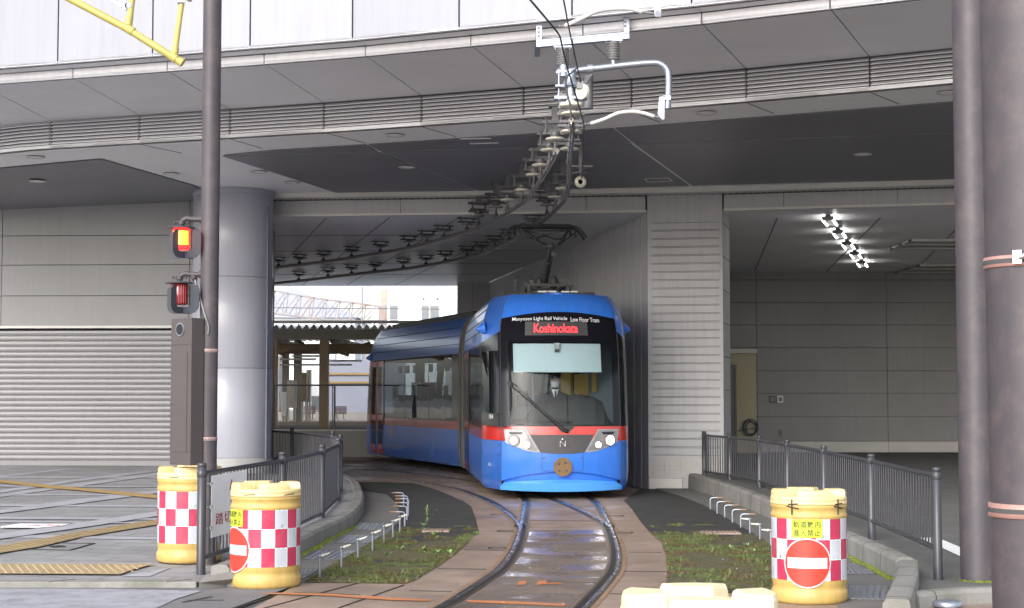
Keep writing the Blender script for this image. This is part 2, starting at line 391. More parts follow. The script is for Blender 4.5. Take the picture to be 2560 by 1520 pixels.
# ceiling access hatches: thin frames and slots
mb = MB()
def loop(pxs, wd=.02, z=ZC - .018):
    ps = [G(x, y, z) for x, y in pxs]
    for a, b in zip(ps, ps[1:] + ps[:1]): mb.beam(a, b, wd, .006)
loop([(1612, 447), (1672, 445), (1680, 453), (1618, 455.5)])
for a, b in (((1150, 347.6), (1228, 346.2)), ((1175, 359.2), (1246, 357.6)), ((284, 489), (334, 487)), ((312, 497), (366, 494.5))):
    mb.beam(G(*a, ZC - .02), G(*b, ZC - .02), .06, .008)
mb.build('ceiling_hatch', M['soffit'], bld)
for x0, y0, x1, y1 in ((346, 360, 455, 383), (573, 347, 655, 371), (808, 331, 915, 358), (1052, 316, 1140, 342), (1307, 297, 1385, 324), (1577, 278, 1650, 306), (1865, 256, 1935, 284), (2174, 230, 2247, 260)):
    cjm.beam(G(x0, y0, ZC - .003), G(x1, y1, ZC - .003), .012, .004, 1)
cjm.build('canopy_ceiling', [M['ceil'], M['dark_gap']], bld)

# header wall over the openings
hx = [(G(640, 490, ZC).x, G(640, 490, ZC).y)]
def hp(px):     # point on header line below image column px
    pts = [(p.x, p.y) for p in HL]
    best = None
    u = (px - CX) / F
    for (x0, y0), (x1, y1) in zip(pts, pts[1:]):
        # X = u*k*Y with k = dy/ray; use flat ray
        den = (x1 - x0) - u * (y1 - y0)
        t = (u * y0 - x0) / den
        if -1e-6 <= t <= 1 + 1e-6 or best is None: best = Vector((x0 + (x1 - x0) * t, y0 + (y1 - y0) * t, 0))
    if px > 2379:
        (x0, y0), (x1, y1) = pts[2], pts[3]; t = (u * y0 - x0) / ((x1 - x0) - u * (y1 - y0)); best = Vector((x0 + (x1 - x0) * t, y0 + (y1 - y0) * t, 0))
    return best
nb = Vector((0.05, 1, 0)).normalized()
hj = [640, 1000, 1466, 1616, 1812, 1963, 2250, 2560, 2850, 3090]
zt = ZC - .10
for part in (hj[:4], hj[4:]):
    mb = MB(); bk = MB(); dr = MB()
    for p, q in zip(part, part[1:]):
        a, b = hp(p), hp(q); aa, bb = shrink(a, b, .005); lo = ZH
        mb.slab(Vector((aa.x, aa.y, lo)), Vector((bb.x, bb.y, lo)), Vector((bb.x, bb.y, zt)), Vector((aa.x, aa.y, zt)), nb, .05)
        bk.slab(Vector((a.x, a.y, lo + .01)) + nb * .05, Vector((b.x, b.y, lo + .01)) + nb * .05, Vector((b.x, b.y, ZC)) + nb * .05, Vector((a.x, a.y, ZC)) + nb * .05, nb, .25)
        dr.slab(Vector((a.x, a.y, ZH)) - nb * .03, Vector((b.x, b.y, ZH)) - nb * .03, Vector((b.x, b.y, ZH + .045)) - nb * .03, Vector((a.x, a.y, ZH + .045)) - nb * .03, nb, .028)
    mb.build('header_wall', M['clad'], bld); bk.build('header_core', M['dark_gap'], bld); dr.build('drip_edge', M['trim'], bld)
# slotted vent strip where the header meets the ceiling, with a light channel in front of it
mb = MB(); ch = MB()
for p, q in zip(hj, hj[1:]):
    a, b = hp(p), hp(q); L_ = (b - a).length; n_ = int(L_ / .11)
    for i in range(n_):
        c = a.lerp(b, (i + .5) / n_) - nb * .035
        mb.box((c.x, c.y, ZC - .055), (.05, .07, .07), rz=.5)
    ch.slab(Vector((a.x, a.y, ZC - .09)) - nb * .42, Vector((b.x, b.y, ZC - .09)) - nb * .42, Vector((b.x, b.y, ZC - .002)) - nb * .42, Vector((a.x, a.y, ZC - .002)) - nb * .42, nb, .02)
    ch.slab(Vector((a.x, a.y, ZC - .09)) - nb * .40, Vector((b.x, b.y, ZC - .09)) - nb * .40, Vector((b.x, b.y, ZC - .09)) - nb * .12, Vector((a.x, a.y, ZC - .09)) - nb * .12, (0, 0, 1), .015)
mb.build('vent_grille', M['wall'], bld); ch.build('light_channel', M['trim'], bld)

# ribbed pillar between the two openings
a, b = hp(1620), hp(1808); u_ = (b - a).normalized(); D_ = Vector((0, 1, 0))
c_ = Vector((AT(1825, 800, b.y + 1.3).x, b.y + 1.3, 0)); d_ = Vector((a.x - .05, a.y + 1.3, 0))
mb = MB(); mb.prism([(a.x, a.y), (b.x, b.y), (c_.x, c_.y), (d_.x, d_.y)], -.12, ZC)
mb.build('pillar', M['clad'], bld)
mb = MB(); Lw = (b - a).length; nrm = Vector((u_.y, -u_.x, 0)); ztop = AT(1700, 559, a.y).z
for i in range(29):
    z1 = ztop - i * .1483; z0_ = z1 - .116
    if z0_ < .53: break
    p = a + u_ * .07 + nrm * .001; q = a + u_ * (Lw * .955)
    mb.slab(Vector((p.x, p.y, z0_)) + nrm * .016, Vector((q.x, q.y, z0_)) + nrm * .016, Vector((q.x, q.y, z1)) + nrm * .016, Vector((p.x, p.y, z1)) + nrm * .016, -nrm, .017)
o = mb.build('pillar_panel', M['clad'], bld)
mb = MB()   # dark joint frames round every panel
for i in range(29):
    z1 = ztop - i * .1483; z0_ = z1 - .116
    if z0_ < .53: break
    for zz in (z1 + .006, z0_ - .006):
        p = a + u_ * .07; q = a + u_ * (Lw * .955)
        mb.beam(Vector((p.x, p.y, zz)) + nrm * .003, Vector((q.x, q.y, zz)) + nrm * .003, .006, .005)
for zz in [AT(1812, y, b.y).z for y in (556, 639, 723, 806, 891, 975)]:
    p, q = b + (c_ - b) * .02, c_; mb.beam(Vector((p.x + .003, p.y, zz)), Vector((q.x + .003, q.y, zz)), .006, .012)
mb.build('pillar_joint', mat('pillar_joint_grey', (.09, .09, .09), .7), bld)
mb = MB(); zt_ = .33
for r in range(5):
    for k in range(14):
        p = a + u_ * (Lw * (k + .04) / 14); q = a + u_ * (Lw * (k + .96) / 14); z0_ = .19 + r * .07
        mb.slab(Vector((p.x, p.y, z0_)) + nrm * .012, Vector((q.x, q.y, z0_)) + nrm * .012, Vector((q.x, q.y, z0_ + .066)) + nrm * .012, Vector((p.x, p.y, z0_ + .066)) + nrm * .012, -nrm, .014)
mb.build('pillar_tiles', M['tile'], bld)
mb = MB(); p = a + u_ * .02; q = a + u_ * (Lw * .45); mb.slab(Vector((p.x, p.y, -.02)) + nrm * .05, Vector((q.x, q.y, -.02)) + nrm * .05, Vector((q.x, q.y, .175)) + nrm * .05, Vector((p.x, p.y, .175)) + nrm * .05, -nrm, .06); mb.build('pillar_plinth', M['trim'], bld)

# tunnel: ceiling, ribbed right wall, end wall
E1 = G(1223, 706, ZH); E0 = G(1144, 708, ZH)
mb = MB()
tp = [(hp(640).x - .01, hp(640).y + .06), (hp(1710).x, hp(1710).y + .06), (2.98, E1.y), (2.98, 47.7), (-26, 47.7), (-26, 31.6), (hp(640).x - .5, 30.6)]
mb.prism([tp[0], (hp(1622).x, hp(1622).y + .06), (E1.x, E1.y), (E1.x, 47.7), (-26, 47.7), (-26, 31.6), tp[-1]], ZH + .002, ZH + .05); mb.build('tunnel_ceiling', M['ceil'], bld)
mb = MB()
for t in (.12, .3, .5, .72):
    p = Vector(hp(700 + 900 * t)); mb.beam((p.x, p.y + .3, ZH - .001), (p.x - 4, 47.5, ZH - .001), .012, .006)
for yy in (32.5, 36, 39.5, 43): mb.beam((-20, yy + .6, ZH - .001), (2.2 - (yy - 28.6) * .18, yy, ZH - .001), .012, .006)
mb.build('tunnel_ceiling_joint', M['dark_gap'], bld)
mb = MB(); bk = MB(); w0 = Vector((hp(1622).x, hp(1622).y + .02, 0)); w1 = Vector((E1.x, E1.y, 0)); wl = (w1 - w0).length; wu = (w1 - w0).normalized(); wn = Vector((-wu.y, wu.x, 0))
nP = 34
for i in range(nP):
    p = w0 + wu * (wl * (i + .03) / nP); q = w0 + wu * (wl * (i + .97) / nP)
    mb.slab(Vector((p.x, p.y, -.1)), Vector((q.x, q.y, -.1)), Vector((q.x, q.y, ZH)), Vector((p.x, p.y, ZH)), -wn, .04)
bk.slab(w0 - wn * .045 + Vector((0, 0, -.1)), w1 - wn * .045 + Vector((0, 0, -.1)), w1 - wn * .045 + Vector((0, 0, ZH)), w0 - wn * .045 + Vector((0, 0, ZH)), -wn, .2)
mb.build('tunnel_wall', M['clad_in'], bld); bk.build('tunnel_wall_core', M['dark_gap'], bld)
mb = MB()
for p, q in ((E0.x, lerp(E0.x, E1.x, .48)), (lerp(E0.x, E1.x, .5), E1.x + .1)):
    mb.box(((p + q) / 2, E1.y + .6, ZH / 2 - .05), (abs(q - p), 1.2, ZH + .1))
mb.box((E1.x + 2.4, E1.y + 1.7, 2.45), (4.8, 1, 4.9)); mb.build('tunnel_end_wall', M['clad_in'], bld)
# notice on the tunnel wall
# building mass above (keeps the sky out of the ceilings)
mb = MB(); mb.prism([(-26, 32.4), (hp(640).x, 30.3), (hp(1710).x, hp(1710).y + .4), (hp(2900).x, hp(2900).y + .4), (24, 27), (24, 60), (E1.x, 47.7), (-26, 47.7)], 5.5, 8.6)
mb.prism([(p.x, p.y + 1.2) for p in [ap(x) for x in (-700, 0, 860, 1710, 2379, 3100)]] + [(24, 34), (-26, 38)], 8.62, 8.8)
mb.build('upper_storey', M['wall'], bld)

# right-hand bay
mb = MB(); BY = 42.2
hb = [hp(1812), hp(2379), hp(3000)]
mb.prism([(hb[0].x, hb[0].y + .1), (hb[1].x, hb[1].y + .1), (hb[2].x, hb[2].y + .1), (17, BY), (5, BY)], ZH + .004, ZH + .05); mb.build('bay_ceiling', M['ceil'], bld)
mb = MB()
for x0_, x1_ in ((4.9, 6.4), (6.8, 8.3), (8.4, 10.6)):
    mb.beam((x0_, 29.4, ZH - .001), (x1_, BY - .1, ZH - .001), .016, .008)
mb.build('bay_ceiling_joint', M['dark_gap'], bld)
mb = MB(); bk = MB()
zs = []
for y in (1099, 1042, 983, 927, 869, 812, 756, 700): zs.append(AT(2100, y, BY).z)
zs = sorted(set([round(z, 3) for z in zs if z > .5] + [.15, AT(2100, 1103, BY).z])) + [ZH]
xs = [AT(1700, 900, BY).x, AT(1892, 900, BY).x, AT(2218, 900, BY).x, AT(2545, 900, BY).x, 17]
for za, zb in zip(zs, zs[1:]):
    for xa, xb in zip(xs, xs[1:]):
        g = .012
        if za < .3: mb.box(((xa + xb) / 2, BY + .0, (za + zb) / 2), (xb - xa - g, .1, zb - za - g), 1)
        else: mb.box(((xa + xb) / 2, BY + .05, (za + zb) / 2), (xb - xa - g, .1, zb - za - g))
bk.box((11, BY + .2, 2.4), (15, .15, 5.0))
mb.build('bay_wall', [M['wall_in'], M['trim']], bld); bk.build('bay_wall_core', M['dark_gap'], bld)
mb = MB(); mb.prism([(c_.x, c_.y), (AT(1812, 900, BY).x, BY), (AT(1812, 900, BY).x - .3, BY), (d_.x + .5, d_.y)], -.12, ZH); mb.box((17.2, 36, 2.45), (.3, 20, 5.0)); mb.build('bay_side_wall', M['wall_in'], bld)
# cream shutter with its housing, dark post
mb = MB(); x0_, x1_ = AT(1822, 900, BY).x, AT(1891, 900, BY).x; zt_ = AT(1850, 884, BY).z
mb.box(((x0_ + x1_) / 2, BY - .03, zt_ / 2 + .05), (x1_ - x0_ - .03, .05, zt_ - .1)); o = mb.build('cream_door', M['cream'], bld)
mb = MB(); mb.box(((x0_ + x1_) / 2, BY - .08, zt_ + .06), (x1_ - x0_, .16, .11)); mb.build('door_housing', M['trim'], o)
mb = MB(); xa, xb = AT(1824, 900, BY - .3).x, AT(1841, 900, BY - .3).x
mb.box((xa + .03, BY - .3, 1.2), (.05, .06, 2.55)); mb.box((xb - .03, BY - .3, 1.2), (.05, .06, 2.5)); mb.box(((xa + xb) / 2, BY - .3, 2.42), (xb - xa, .05, .06))
mb.box(((xa + xb) / 2, BY - .28, 1.15), (xb - xa - .04, .02, 2.4)); mb.build('grille_gate', M['black'], bld)

# left wall with the roller shutter
mb = MB(); bk = MB()
LX0, LX1 = -14.5, AT(640, 900, WY).x
ly = lambda x: WY + (-5.6 - x) * .05
zz_ = [AT(200, y, WY + .2).z for y in (817, 740, 663, 590)]
zt = AT(480, 499, WY).z
zlev = zz_ + [ZC + .1]
xj = [LX0, AT(4, 700, WY + .2).x, AT(474, 700, WY + .05).x, LX1]
for za, zb in zip(zlev, zlev[1:]):
    for xa, xb in zip(xj, xj[1:]):
        g = .006; A_ = Vector((xa + g, ly(xa), 0)); B_ = Vector((xb - g, ly(xb), 0))
        mb.slab(A_ + Vector((0, 0, za + g)), B_ + Vector((0, 0, za + g)), B_ + Vector((0, 0, zb - g)), A_ + Vector((0, 0, zb - g)), (0, 1, 0), .05)
A_ = Vector((LX0, ly(LX0) + .06, 0)); B_ = Vector((LX1, ly(LX1) + .06, 0))
bk.slab(A_ + Vector((0, 0, zlev[0])), B_ + Vector((0, 0, zlev[0])), B_ + Vector((0, 0, ZC + .1)), A_ + Vector((0, 0, ZC + .1)), (0, 1, 0), .3)
bk.slab(A_ + Vector((0, .25, 0)), B_ + Vector((0, .25, 0)), B_ + Vector((0, .25, 2.9)), A_ + Vector((0, .25, 2.9)), (0, 1, 0), .1)
mb.box((LX1 + .0, WY + 1.0, 2.65), (.1, 1.8, 5.3)); 
mb.build('left_wall', M['wall'], bld); bk.build('left_wall_core', M['dark_gap'], bld)
mb = MB(); A_ = Vector((LX0, ly(LX0), zlev[0] - .03)); B_ = Vector((LX1, ly(LX1), zlev[0] - .03))
mb.slab(A_ - Vector((0, .06, 0)), B_ - Vector((0, .06, 0)), B_ + Vector((0, -.06, .045)), A_ + Vector((0, -.06, .045)), (0, 1, 0), .1); mb.build('shutter_head_trim', M['trim'], bld)
mb = MB(); zs0, zs1 = zP(WY) + .01, zlev[0] - .06; ns = 24; pr = []
for i in range(ns):
    z_ = zs0 + .1 + (zs1 - zs0 - .1) * i / ns; h_ = (zs1 - zs0 - .1) / ns
    pr += [(0.0, z_), (.009, z_ + .012), (.012, z_ + h_ * .45), (.009, z_ + h_ * .84), (0.0, z_ + h_ * .95)]
pr = [(.03, zs0), (.03, zs0 + .09), (0, zs0 + .095)] + pr
for (n0, h0), (n1, h1) in zip(pr, pr[1:]):
    A_ = Vector((LX0, ly(LX0), 0)); B_ = Vector((LX1 - .9, ly(LX1 - .9), 0))
    mb.add([A_ + Vector((0, -n0 + .1, h0)), B_ + Vector((0, -n0 + .1, h0)), B_ + Vector((0, -n1 + .1, h1)), A_ + Vector((0, -n1 + .1, h1))], [(0, 1, 2, 3)])
sh = mb.build('roller_shutter', M['shutter'], bld)
mb = MB(); hpos = AT(20, 1156, WY + .6); mb.box((hpos.x, hpos.y - .03 , hpos.z), (.14, .02, .035)); mb.build('shutter_handle', M['galv_dark'], sh)
mb = MB(); mb.box((LX1 - .45, WY + .04, 1.5), (.9, .1, 2.9)); mb.build('wall_pier', M['wall'], bld)

# round column
cc = Vector(((481 + 680) / 2 - CX, 0, 0)); CYc = 28.62; cxr = (580.5 - CX) / F * CYc; R_ = 99.5 / F * CYc
col_ = empty('round_column', (cxr, CYc, .05), 'large round blue-grey column holding up the canopy behind the brown pole', 'column')
zj = [AT(580, y, CYc - R_).z for y in (1146, 920, 690, 478)]
mb = MB()
for za, zb in zip(zj, zj[1:]): mb.lathe([(R_ - .006, za + .004), (R_, za + .012), (R_, zb - .012), (R_ - .006, zb - .004)], (cxr, CYc, 0), 56)
mb.build('shaft', M['column'], col_)
mb = MB(); mb.lathe([(R_ - .012, .4), (R_ - .012, ZC - .1)], (cxr, CYc, 0), 40); mb.build('shaft_core', M['dark_gap'], col_)
mb = MB(); zt = zj[-1]; mb.lathe([(R_ + .015, zt), (R_ + .02, zt + .05), (R_ + .012, zt + .06), (R_ + .012, zt + .07)], (cxr, CYc, 0), 56)
mb.lathe([(R_ - .07, zt + .09), (R_ - .06, ZC - .10), (R_ + .0, ZC - .09), (R_ + .0, ZC)], (cxr, CYc, 0), 56); mb.build('collar', M['column'], col_)
mb = MB(); mb.lathe([(R_ + .02, .2), (R_ + .02, zj[0] - .04), (R_ + .004, zj[0])], (cxr, CYc, 0), 56); mb.build('plinth', M['plinth'], col_)
mb = MB(); 
for k in (-.35, .9):  # thin vertical cover strip on the side
    pass
an = math.radians(-22); mb.box((cxr + R_ * math.cos(an), CYc + R_ * math.sin(an), 2.75), (.04, .05, 4.5), rz=an); mb.build('cover_strip', mat('cover_strip_paint', (.2, .22, .28), .35), col_)

# downlights
dl = None
dls = [(89, 395.6, 'left light ceiling above the lowered dark panel'), (93.6, 455, 'dark sloping ceiling over the left pavement'), (428, 437, 'light ceiling just left of the brown pole'),
       (647, 432, 'light ceiling at the top right of the round column'), (730, 458.6, 'light ceiling right of the round column'), (987, 341, 'light ceiling strip left of the overhead wires'),
       (1017, 420, 'dark ceiling left of the overhead wires'), (1766, 285.5, 'light ceiling strip right of the overhead wires'), (2157.5, 387.7, 'dark ceiling near the right poles'), (2369, 235, 'light ceiling strip beside the right poles')]
for i, (x, y, t) in enumerate(dls):
    p = G(x, y, ZC - .03)
    if i == 1: p = G(x, y, ZC - .085)
    if dl is None:
        dl = empty('downlight', p, '', 'downlight', 'round recessed downlights in the canopy ceiling')
        mb = MB(); mb.lathe([(.09, .016), (.135, .016), (.14, .010), (.13, .004), (.10, .006), (.09, .016)], p, 28); mb.build('trim_ring', M['trim'], dl)
        mb = MB(); mb.lathe([(.0, .012), (.07, .011), (.095, .013)], p, 20); mb.build('lens', M['ceil'], dl)
        o = dl
    else: o = copy_tree(dl); o.location = p
    o['label'] = 'small unlit round downlight in the ' + t

# bay fluorescent lights
fl = None
for i, ((x, y), t) in enumerate(zip([(2075, 557), (2099, 589), (2121, 617), (2140, 641), (2156, 663)],
      ['nearest and largest of the row', 'second nearest of the row', 'middle of the row of five', 'second farthest of the row', 'farthest of the row'])):
    p = G(x, y, ZH - .10)
    if fl is None:
        fl = empty('fluorescent_light', p, '', 'ceiling light', 'lit twin-tube lights in the right bay'); ang = math.atan2(.82, 2.9)
        dv = Vector((math.sin(ang), math.cos(ang), 0)); sv = Vector((dv.y, -dv.x, 0))
        mb = MB(); mb.beam(p - dv * .5 + Vector((0, 0, .07)), p + dv * .5 + Vector((0, 0, .07)), .09, .05); mb.beam(p - dv * .48 - sv * .10 + Vector((0, 0, .03)), p - dv * .48 + sv * .10 + Vector((0, 0, .03)), .04, .07); mb.beam(p + dv * .48 - sv * .10 + Vector((0, 0, .03)), p + dv * .48 + sv * .10 + Vector((0, 0, .03)), .04, .07)
        mb.build('housing', M['galv_dark'], fl)
        for s_ in (-1, 1):
            mb = MB(); mb.cyl(p + sv * .09 * s_ - dv * .45, p + sv * .09 * s_ + dv * .45, .019, n=10); mb.build('tube', M['lamp_white'], fl)
        o = fl
    else: o = copy_tree(fl); o.location = p
    o['label'] = 'lit twin-tube light on the bay ceiling, ' + t
# ceiling slot diffusers
for (x0, y0, x1, y1), t in (((2278, 603, 2420, 624), 'nearer long slotted air vent on the right bay ceiling'), ((2298, 665, 2440, 684), 'farther slotted air vent close to the bay back wall')):
    a = G(x0, y0, ZH - .05); b = G(x0 + 4, y1, ZH - .05); L_ = 1.7
    e = empty('air_vent', (a.x, (a.y + b.y) / 2, ZH - .06), t, 'air vent', 'slotted air vents on the right bay ceiling')
    yb = max(b.y, a.y - 0) ; dy = abs(b.y - a.y); ym = (a.y + b.y) / 2
    mb = MB()
    for k in (-.46, 0, .46): mb.box((a.x + L_ / 2, ym + k * dy, ZH - .03), (L_, dy * .16, .055))
    mb.box((a.x + .03, ym, ZH - .03), (.06, dy, .053)); mb.box((a.x + L_, ym, ZH - .03), (.06, dy, .053)); mb.build('frame', M['trim'], e)
    mb = MB(); mb.box((a.x + L_ / 2, ym, ZH - .012), (L_ - .05, dy * .96, .01)); mb.build('slot', M['black'], e)
# things on the bay back wall
def wallbox(x, y, w_, h_, name, label, cat, m_, d=.06):
    p = AT(x, y, BY - .03); mb = MB(); mb.box((p.x, p.y, p.z), (w_, d, h_)); mb.box((p.x, p.y - d / 2 - .004, p.z), (w_ * .6, .008, h_ * .6), 1)
    return tag(mb.build(name, [M[m_], M['galv_dark']], off=(p.x, p.y, p.z - h_ / 2)), label, cat)
wallbox(1931, 998, .15, .18, 'switch_box', 'small dark switch box on the bay back wall, left of the pale one', 'switch box', 'black')
wallbox(1950.5, 998, .15, .18, 'socket_box', 'small pale weatherproof socket box on the bay back wall', 'socket box', 'ceil')
p = AT(1950, 1080, BY - .02)
mb = MB(); mb.box(p, (.1, .05, .12)); mb.cyl(p + Vector((0, -.03, -.02)), p + Vector((0, -.12, -.05)), .02); mb.cyl(p + Vector((0, -.11, -.05)), p + Vector((0, -.11, -.14)), .014)
tag(mb.build('wall_tap', M['galv_dark'], off=p - Vector((0, 0, .14))), 'small wall tap low on the bay back wall above the fence', 'tap')
# coiled hose
p = AT(1877, 1068, BY - .2); pts = []
for k in range(150):
    t = k / 149 * 2 * PI * 5; r = .165 + .035 * math.sin(k * .11); pts.append(p + Vector((math.cos(t) * r - .02 * math.sin(k * .05), -.02 * math.sin(t * .5), math.sin(t) * r * 1.15 - .02 * (k / 150))))
pts += [p + Vector((-.28, -.02, -.08)), p + Vector((-.34, -.03, -.10))]
mb = MB(); mb.tube(pts, .012, 6); mb.cyl(p + Vector((0, .16, .16)), p + Vector((0, -.06, .17)), .02)
tag(mb.build('coiled_hose', mat('blue_hose', (.02, .03, .07), .4), off=p - Vector((0, 0, .2))), 'dark blue hose coiled on a hook beside the cream door', 'hose')

# ================================================================== GROUND, TRACK, PAVEMENTS
PL, PR = .05, .10      # pavement levels left and right
def gs(pxs, z): return [G(x, y, z) for x, y in pxs]
def flat(name, pxs, z, m_, kind='structure', left=False):
    mb = MB(); ps = [GL(x, y, z) for x, y in pxs] if left else gs(pxs, z)
    ar = sum(ps[i].x * ps[(i + 1) % len(ps)].y - ps[(i + 1) % len(ps)].x * ps[i].y for i in range(len(ps)))
    if ar < 0: ps.reverse()
    mb.sheet(ps); o = mb.build(name, m_); o['kind'] = kind; return o
mb = MB(); mb.sheet([(-500, -120, -.03), (500, -120, -.03), (500, 600, -.03), (-500, 600, -.03)]); struct(mb.build('ground', M['asphalt']))

# track slab: brownish concrete, polished and wet between the rails
def slab_mat():
    m = mat('track_slab_concrete', (.27, .20, .16), .55, 0, .22, 1.1, bump=.25, bs=70, stain=(.12, .10, .088), stain_amt=.5, stain_scale=.9, world=True)
    n = m.node_tree.nodes; L = m.node_tree.links; b = n['Principled BSDF']
    ge = n.new('ShaderNodeNewGeometry')
    sep = n.new('ShaderNodeSeparateXYZ'); L.new(ge.outputs['Position'], sep.inputs[0])
    tx = n.new('ShaderNodeTexNoise'); tx.inputs['Scale'].default_value = .9; tx.inputs['Detail'].default_value = 6; tx.inputs['Roughness'].default_value = .6
    mp = n.new('ShaderNodeMapping'); mp.inputs['Scale'].default_value = (1, .8, 1); L.new(ge.outputs['Position'], mp.inputs[0]); L.new(mp.outputs[0], tx.inputs['Vector'])
    r = n.new('ShaderNodeMapRange'); r.inputs[1].default_value = .42; r.inputs[2].default_value = .60; r.inputs[3].default_value = .62; r.inputs[4].default_value = .30; L.new(tx.outputs[0], r.inputs[0])
    L.new(r.outputs[0], b.inputs['Roughness'])
    return m
M['slab'] = slab_mat()
def wet_mat():
    m = mat('wet_slab', (.155, .12, .10), .2, 0, .2, 1.5, world=True, stain=(.07, .06, .055), stain_amt=.6, stain_scale=2.2)
    n = m.node_tree.nodes; L = m.node_tree.links; b = n['Principled BSDF']
    ge = n.new('ShaderNodeNewGeometry')
    tx = n.new('ShaderNodeTexNoise'); tx.inputs['Scale'].default_value = 1.6; tx.inputs['Detail'].default_value = 5; L.new(ge.outputs['Position'], tx.inputs['Vector'])
    r = n.new('ShaderNodeMapRange'); r.inputs[1].default_value = .40; r.inputs[2].default_value = .6; r.inputs[3].default_value = .15; r.inputs[4].default_value = .6; L.new(tx.outputs[0], r.inputs[0]); L.new(r.outputs[0], b.inputs['Roughness'])
    # checker-plate like ribs
    wv = n.new('ShaderNodeTexWave'); wv.inputs['Scale'].default_value = 7; wv.inputs['Distortion'].default_value = .6; wv.bands_direction = 'DIAGONAL'
    L.new(ge.outputs['Position'], wv.inputs['Vector'])
    bp = n.new('ShaderNodeBump'); bp.inputs['Strength'].default_value = .25; bp.inputs['Distance'].default_value = .004
    L.new(wv.outputs[0], bp.inputs['Height']); L.new(bp.outputs[0], b.inputs['Normal'])
    return m
M['wet'] = wet_mat()
slabL = [(560, 1560), (752, 1456), (1014, 1459), (1038, 1449.5), (1092, 1417), (1135, 1387), (1165, 1361), (1182, 1339.6), (1198, 1332), (1189, 1296), (1178, 1266), (1159, 1253), (1094, 1225), (1051, 1212), (1025, 1207), (900, 1205), (840, 1198)]
slabR = [(1540, 1205), (1600, 1225), (1558.7, 1251), (1576, 1268), (1603, 1306), (1624, 1330), (1655, 1354), (1665, 1388), (1670, 1423), (1664, 1464), (1670, 1480), (1928, 1484), (2300, 1500), (2700, 1512)]
mb = MB()
ps = gs(slabL, 0) + [Vector((-5.5, 34.0, 0)), Vector((-12, 36, 0)), Vector((-22, 37, 0)), Vector((-22, 43.6, 0)), Vector((-1.0, 43.6, 0)), Vector((2.4, 28.7, 0))] + gs(slabR, 0) + [Vector((6, 9, 0)), Vector((6, -12, 0)), Vector((-6, -12, 0)), Vector((-4.5, 9, 0))]
mb.sheet(ps); struct(mb.build('track_slab', M['slab']))
# road surface left foreground
mb = MB(); ps = gs([(-1500, 1461), (560, 1461), (640, 1470), (752, 1458), (470, 1560)], .004) + [Vector((-4.6, 9, .004)), Vector((-6, -12, .004)), Vector((-40, -12, .004)), Vector((-40, 13.7, .004))]
mb.sheet(ps); struct(mb.build('road', M['asphalt']))

# track centre lines (measured along the rails and the contact wires)
main_pts = [(-5.5, -3), (-3.6, 1.5), (-1.9, 5.8), (-.95, 8.6), (-.32, 11), (-.03, 12.3), (.13, 13.2), (.29, 14.2), (.43, 15.2), (.54, 16.6), (.61, 18.1), (.665, 20), (.715, 22.3), (.745, 25), (.55, 28.3), (.10, 31.2), (-.72, 34.6), (-2.2, 37.6), (-4.2, 39.8), (-7.4, 41.4), (-13, 42.3), (-24, 42.6)]
br_pts = [(.68, 18.9), (.635, 20.6), (.50, 22.3), (.21, 24.75), (-.22, 27.2), (-.62, 28.8), (-2.05, 32.7), (-3.75, 35.4), (-6.2, 37.2), (-11, 38.8), (-20, 39.4)]
main_c = smooth_path([(x, y, 0) for x, y in main_pts], 10); br_c = smooth_path([(x, y, 0) for x, y in br_pts], 10)
def offset(path, d, z=0):
    out = []
    for i, p in enumerate(path):
        t = (path[min(i + 1, len(path) - 1)] - path[max(i - 1, 0)]).normalized()
        out.append(Vector((p.x - t.y * d, p.y + t.x * d, z)))      # +d = left of travel
    return out
def ribbon(mb, path, d0, d1, z, mi=0):
    a = offset(path, d0, z); b = offset(path, d1, z)
    vs = a + b; n_ = len(a); mb.add(vs, [(i, n_ + i, n_ + i + 1, i + 1) for i in range(n_ - 1)], mi)
def rail_ribbon(name, path, side, label):
    """grooved rail: head, dark flangeway on the inner side, check lip, filler strips"""
    g = .5335 * side; s_ = side
    r = empty(name, (path[0].x, path[0].y, 0), label, 'rail', 'grooved rails set in the concrete track')
    mb = MB()
    hd = [(0, .002), (.004, .009), (.03, .011), (.056, .009), (.06, .002)]
    rows = [offset(path, g + s_ * a, z) for a, z in hd]; n_ = len(path)
    vs = [p for row in rows for p in row]
    fs = []
    for j in range(len(hd) - 1):
        for i in range(n_ - 1):
            q = (j * n_ + i, (j + 1) * n_ + i, (j + 1) * n_ + i + 1, j * n_ + i + 1); fs.append(q if side < 0 else q[::-1])
    mb.add(vs, fs, 0, True); mb.build('rail_head', M['rail'], r)
    mb = MB(); ribbon(mb, path, g - s_ * .05, g - s_ * .001, .0035) ; o = mb.build('flangeway', M['groove'], r)
    mb = MB(); ribbon(mb, path, g - s_ * .075, g - s_ * .05, .006); mb.build('check_lip', M['rail_dull'], r)
    mb = MB(); ribbon(mb, path, g + s_ * .061, g + s_ * .105, .0045); mb.build('joint_filler', M['rust'], r)
    return r
M['rail'] = mat('polished_rail', (.25, .23, .22), .27, .9, .15, 2.0, rvar=.1, world=True)
M['rail_dull'] = mat('dull_rail', (.16, .13, .11), .42, .8, .2, 3, world=True)
M['groove'] = mat('rail_groove', (.018, .016, .015), .5, 0, .3, 5, world=True)
M['rust'] = mat('rust_stained_filler', (.26, .16, .10), .6, .1, .3, 6, world=True)
mc = [p for p in main_c]
bc_ = [p for p in br_c]
rail_ribbon('rail', mc, 1, 'left rail of the near track curving under the tram front')
rail_ribbon('rail', mc, -1, 'right rail of the near track curving under the tram front')
bl = [p for p in bc_ if p.y > 20.0]; br2 = [p for p in bc_ if p.y > 19.9]
rail_ribbon('rail', bl, 1, 'outer rail of the branch track sweeping left towards the round column')
rail_ribbon('rail', br2, -1, 'inner branch rail passing beneath the tram and joining the right rail')
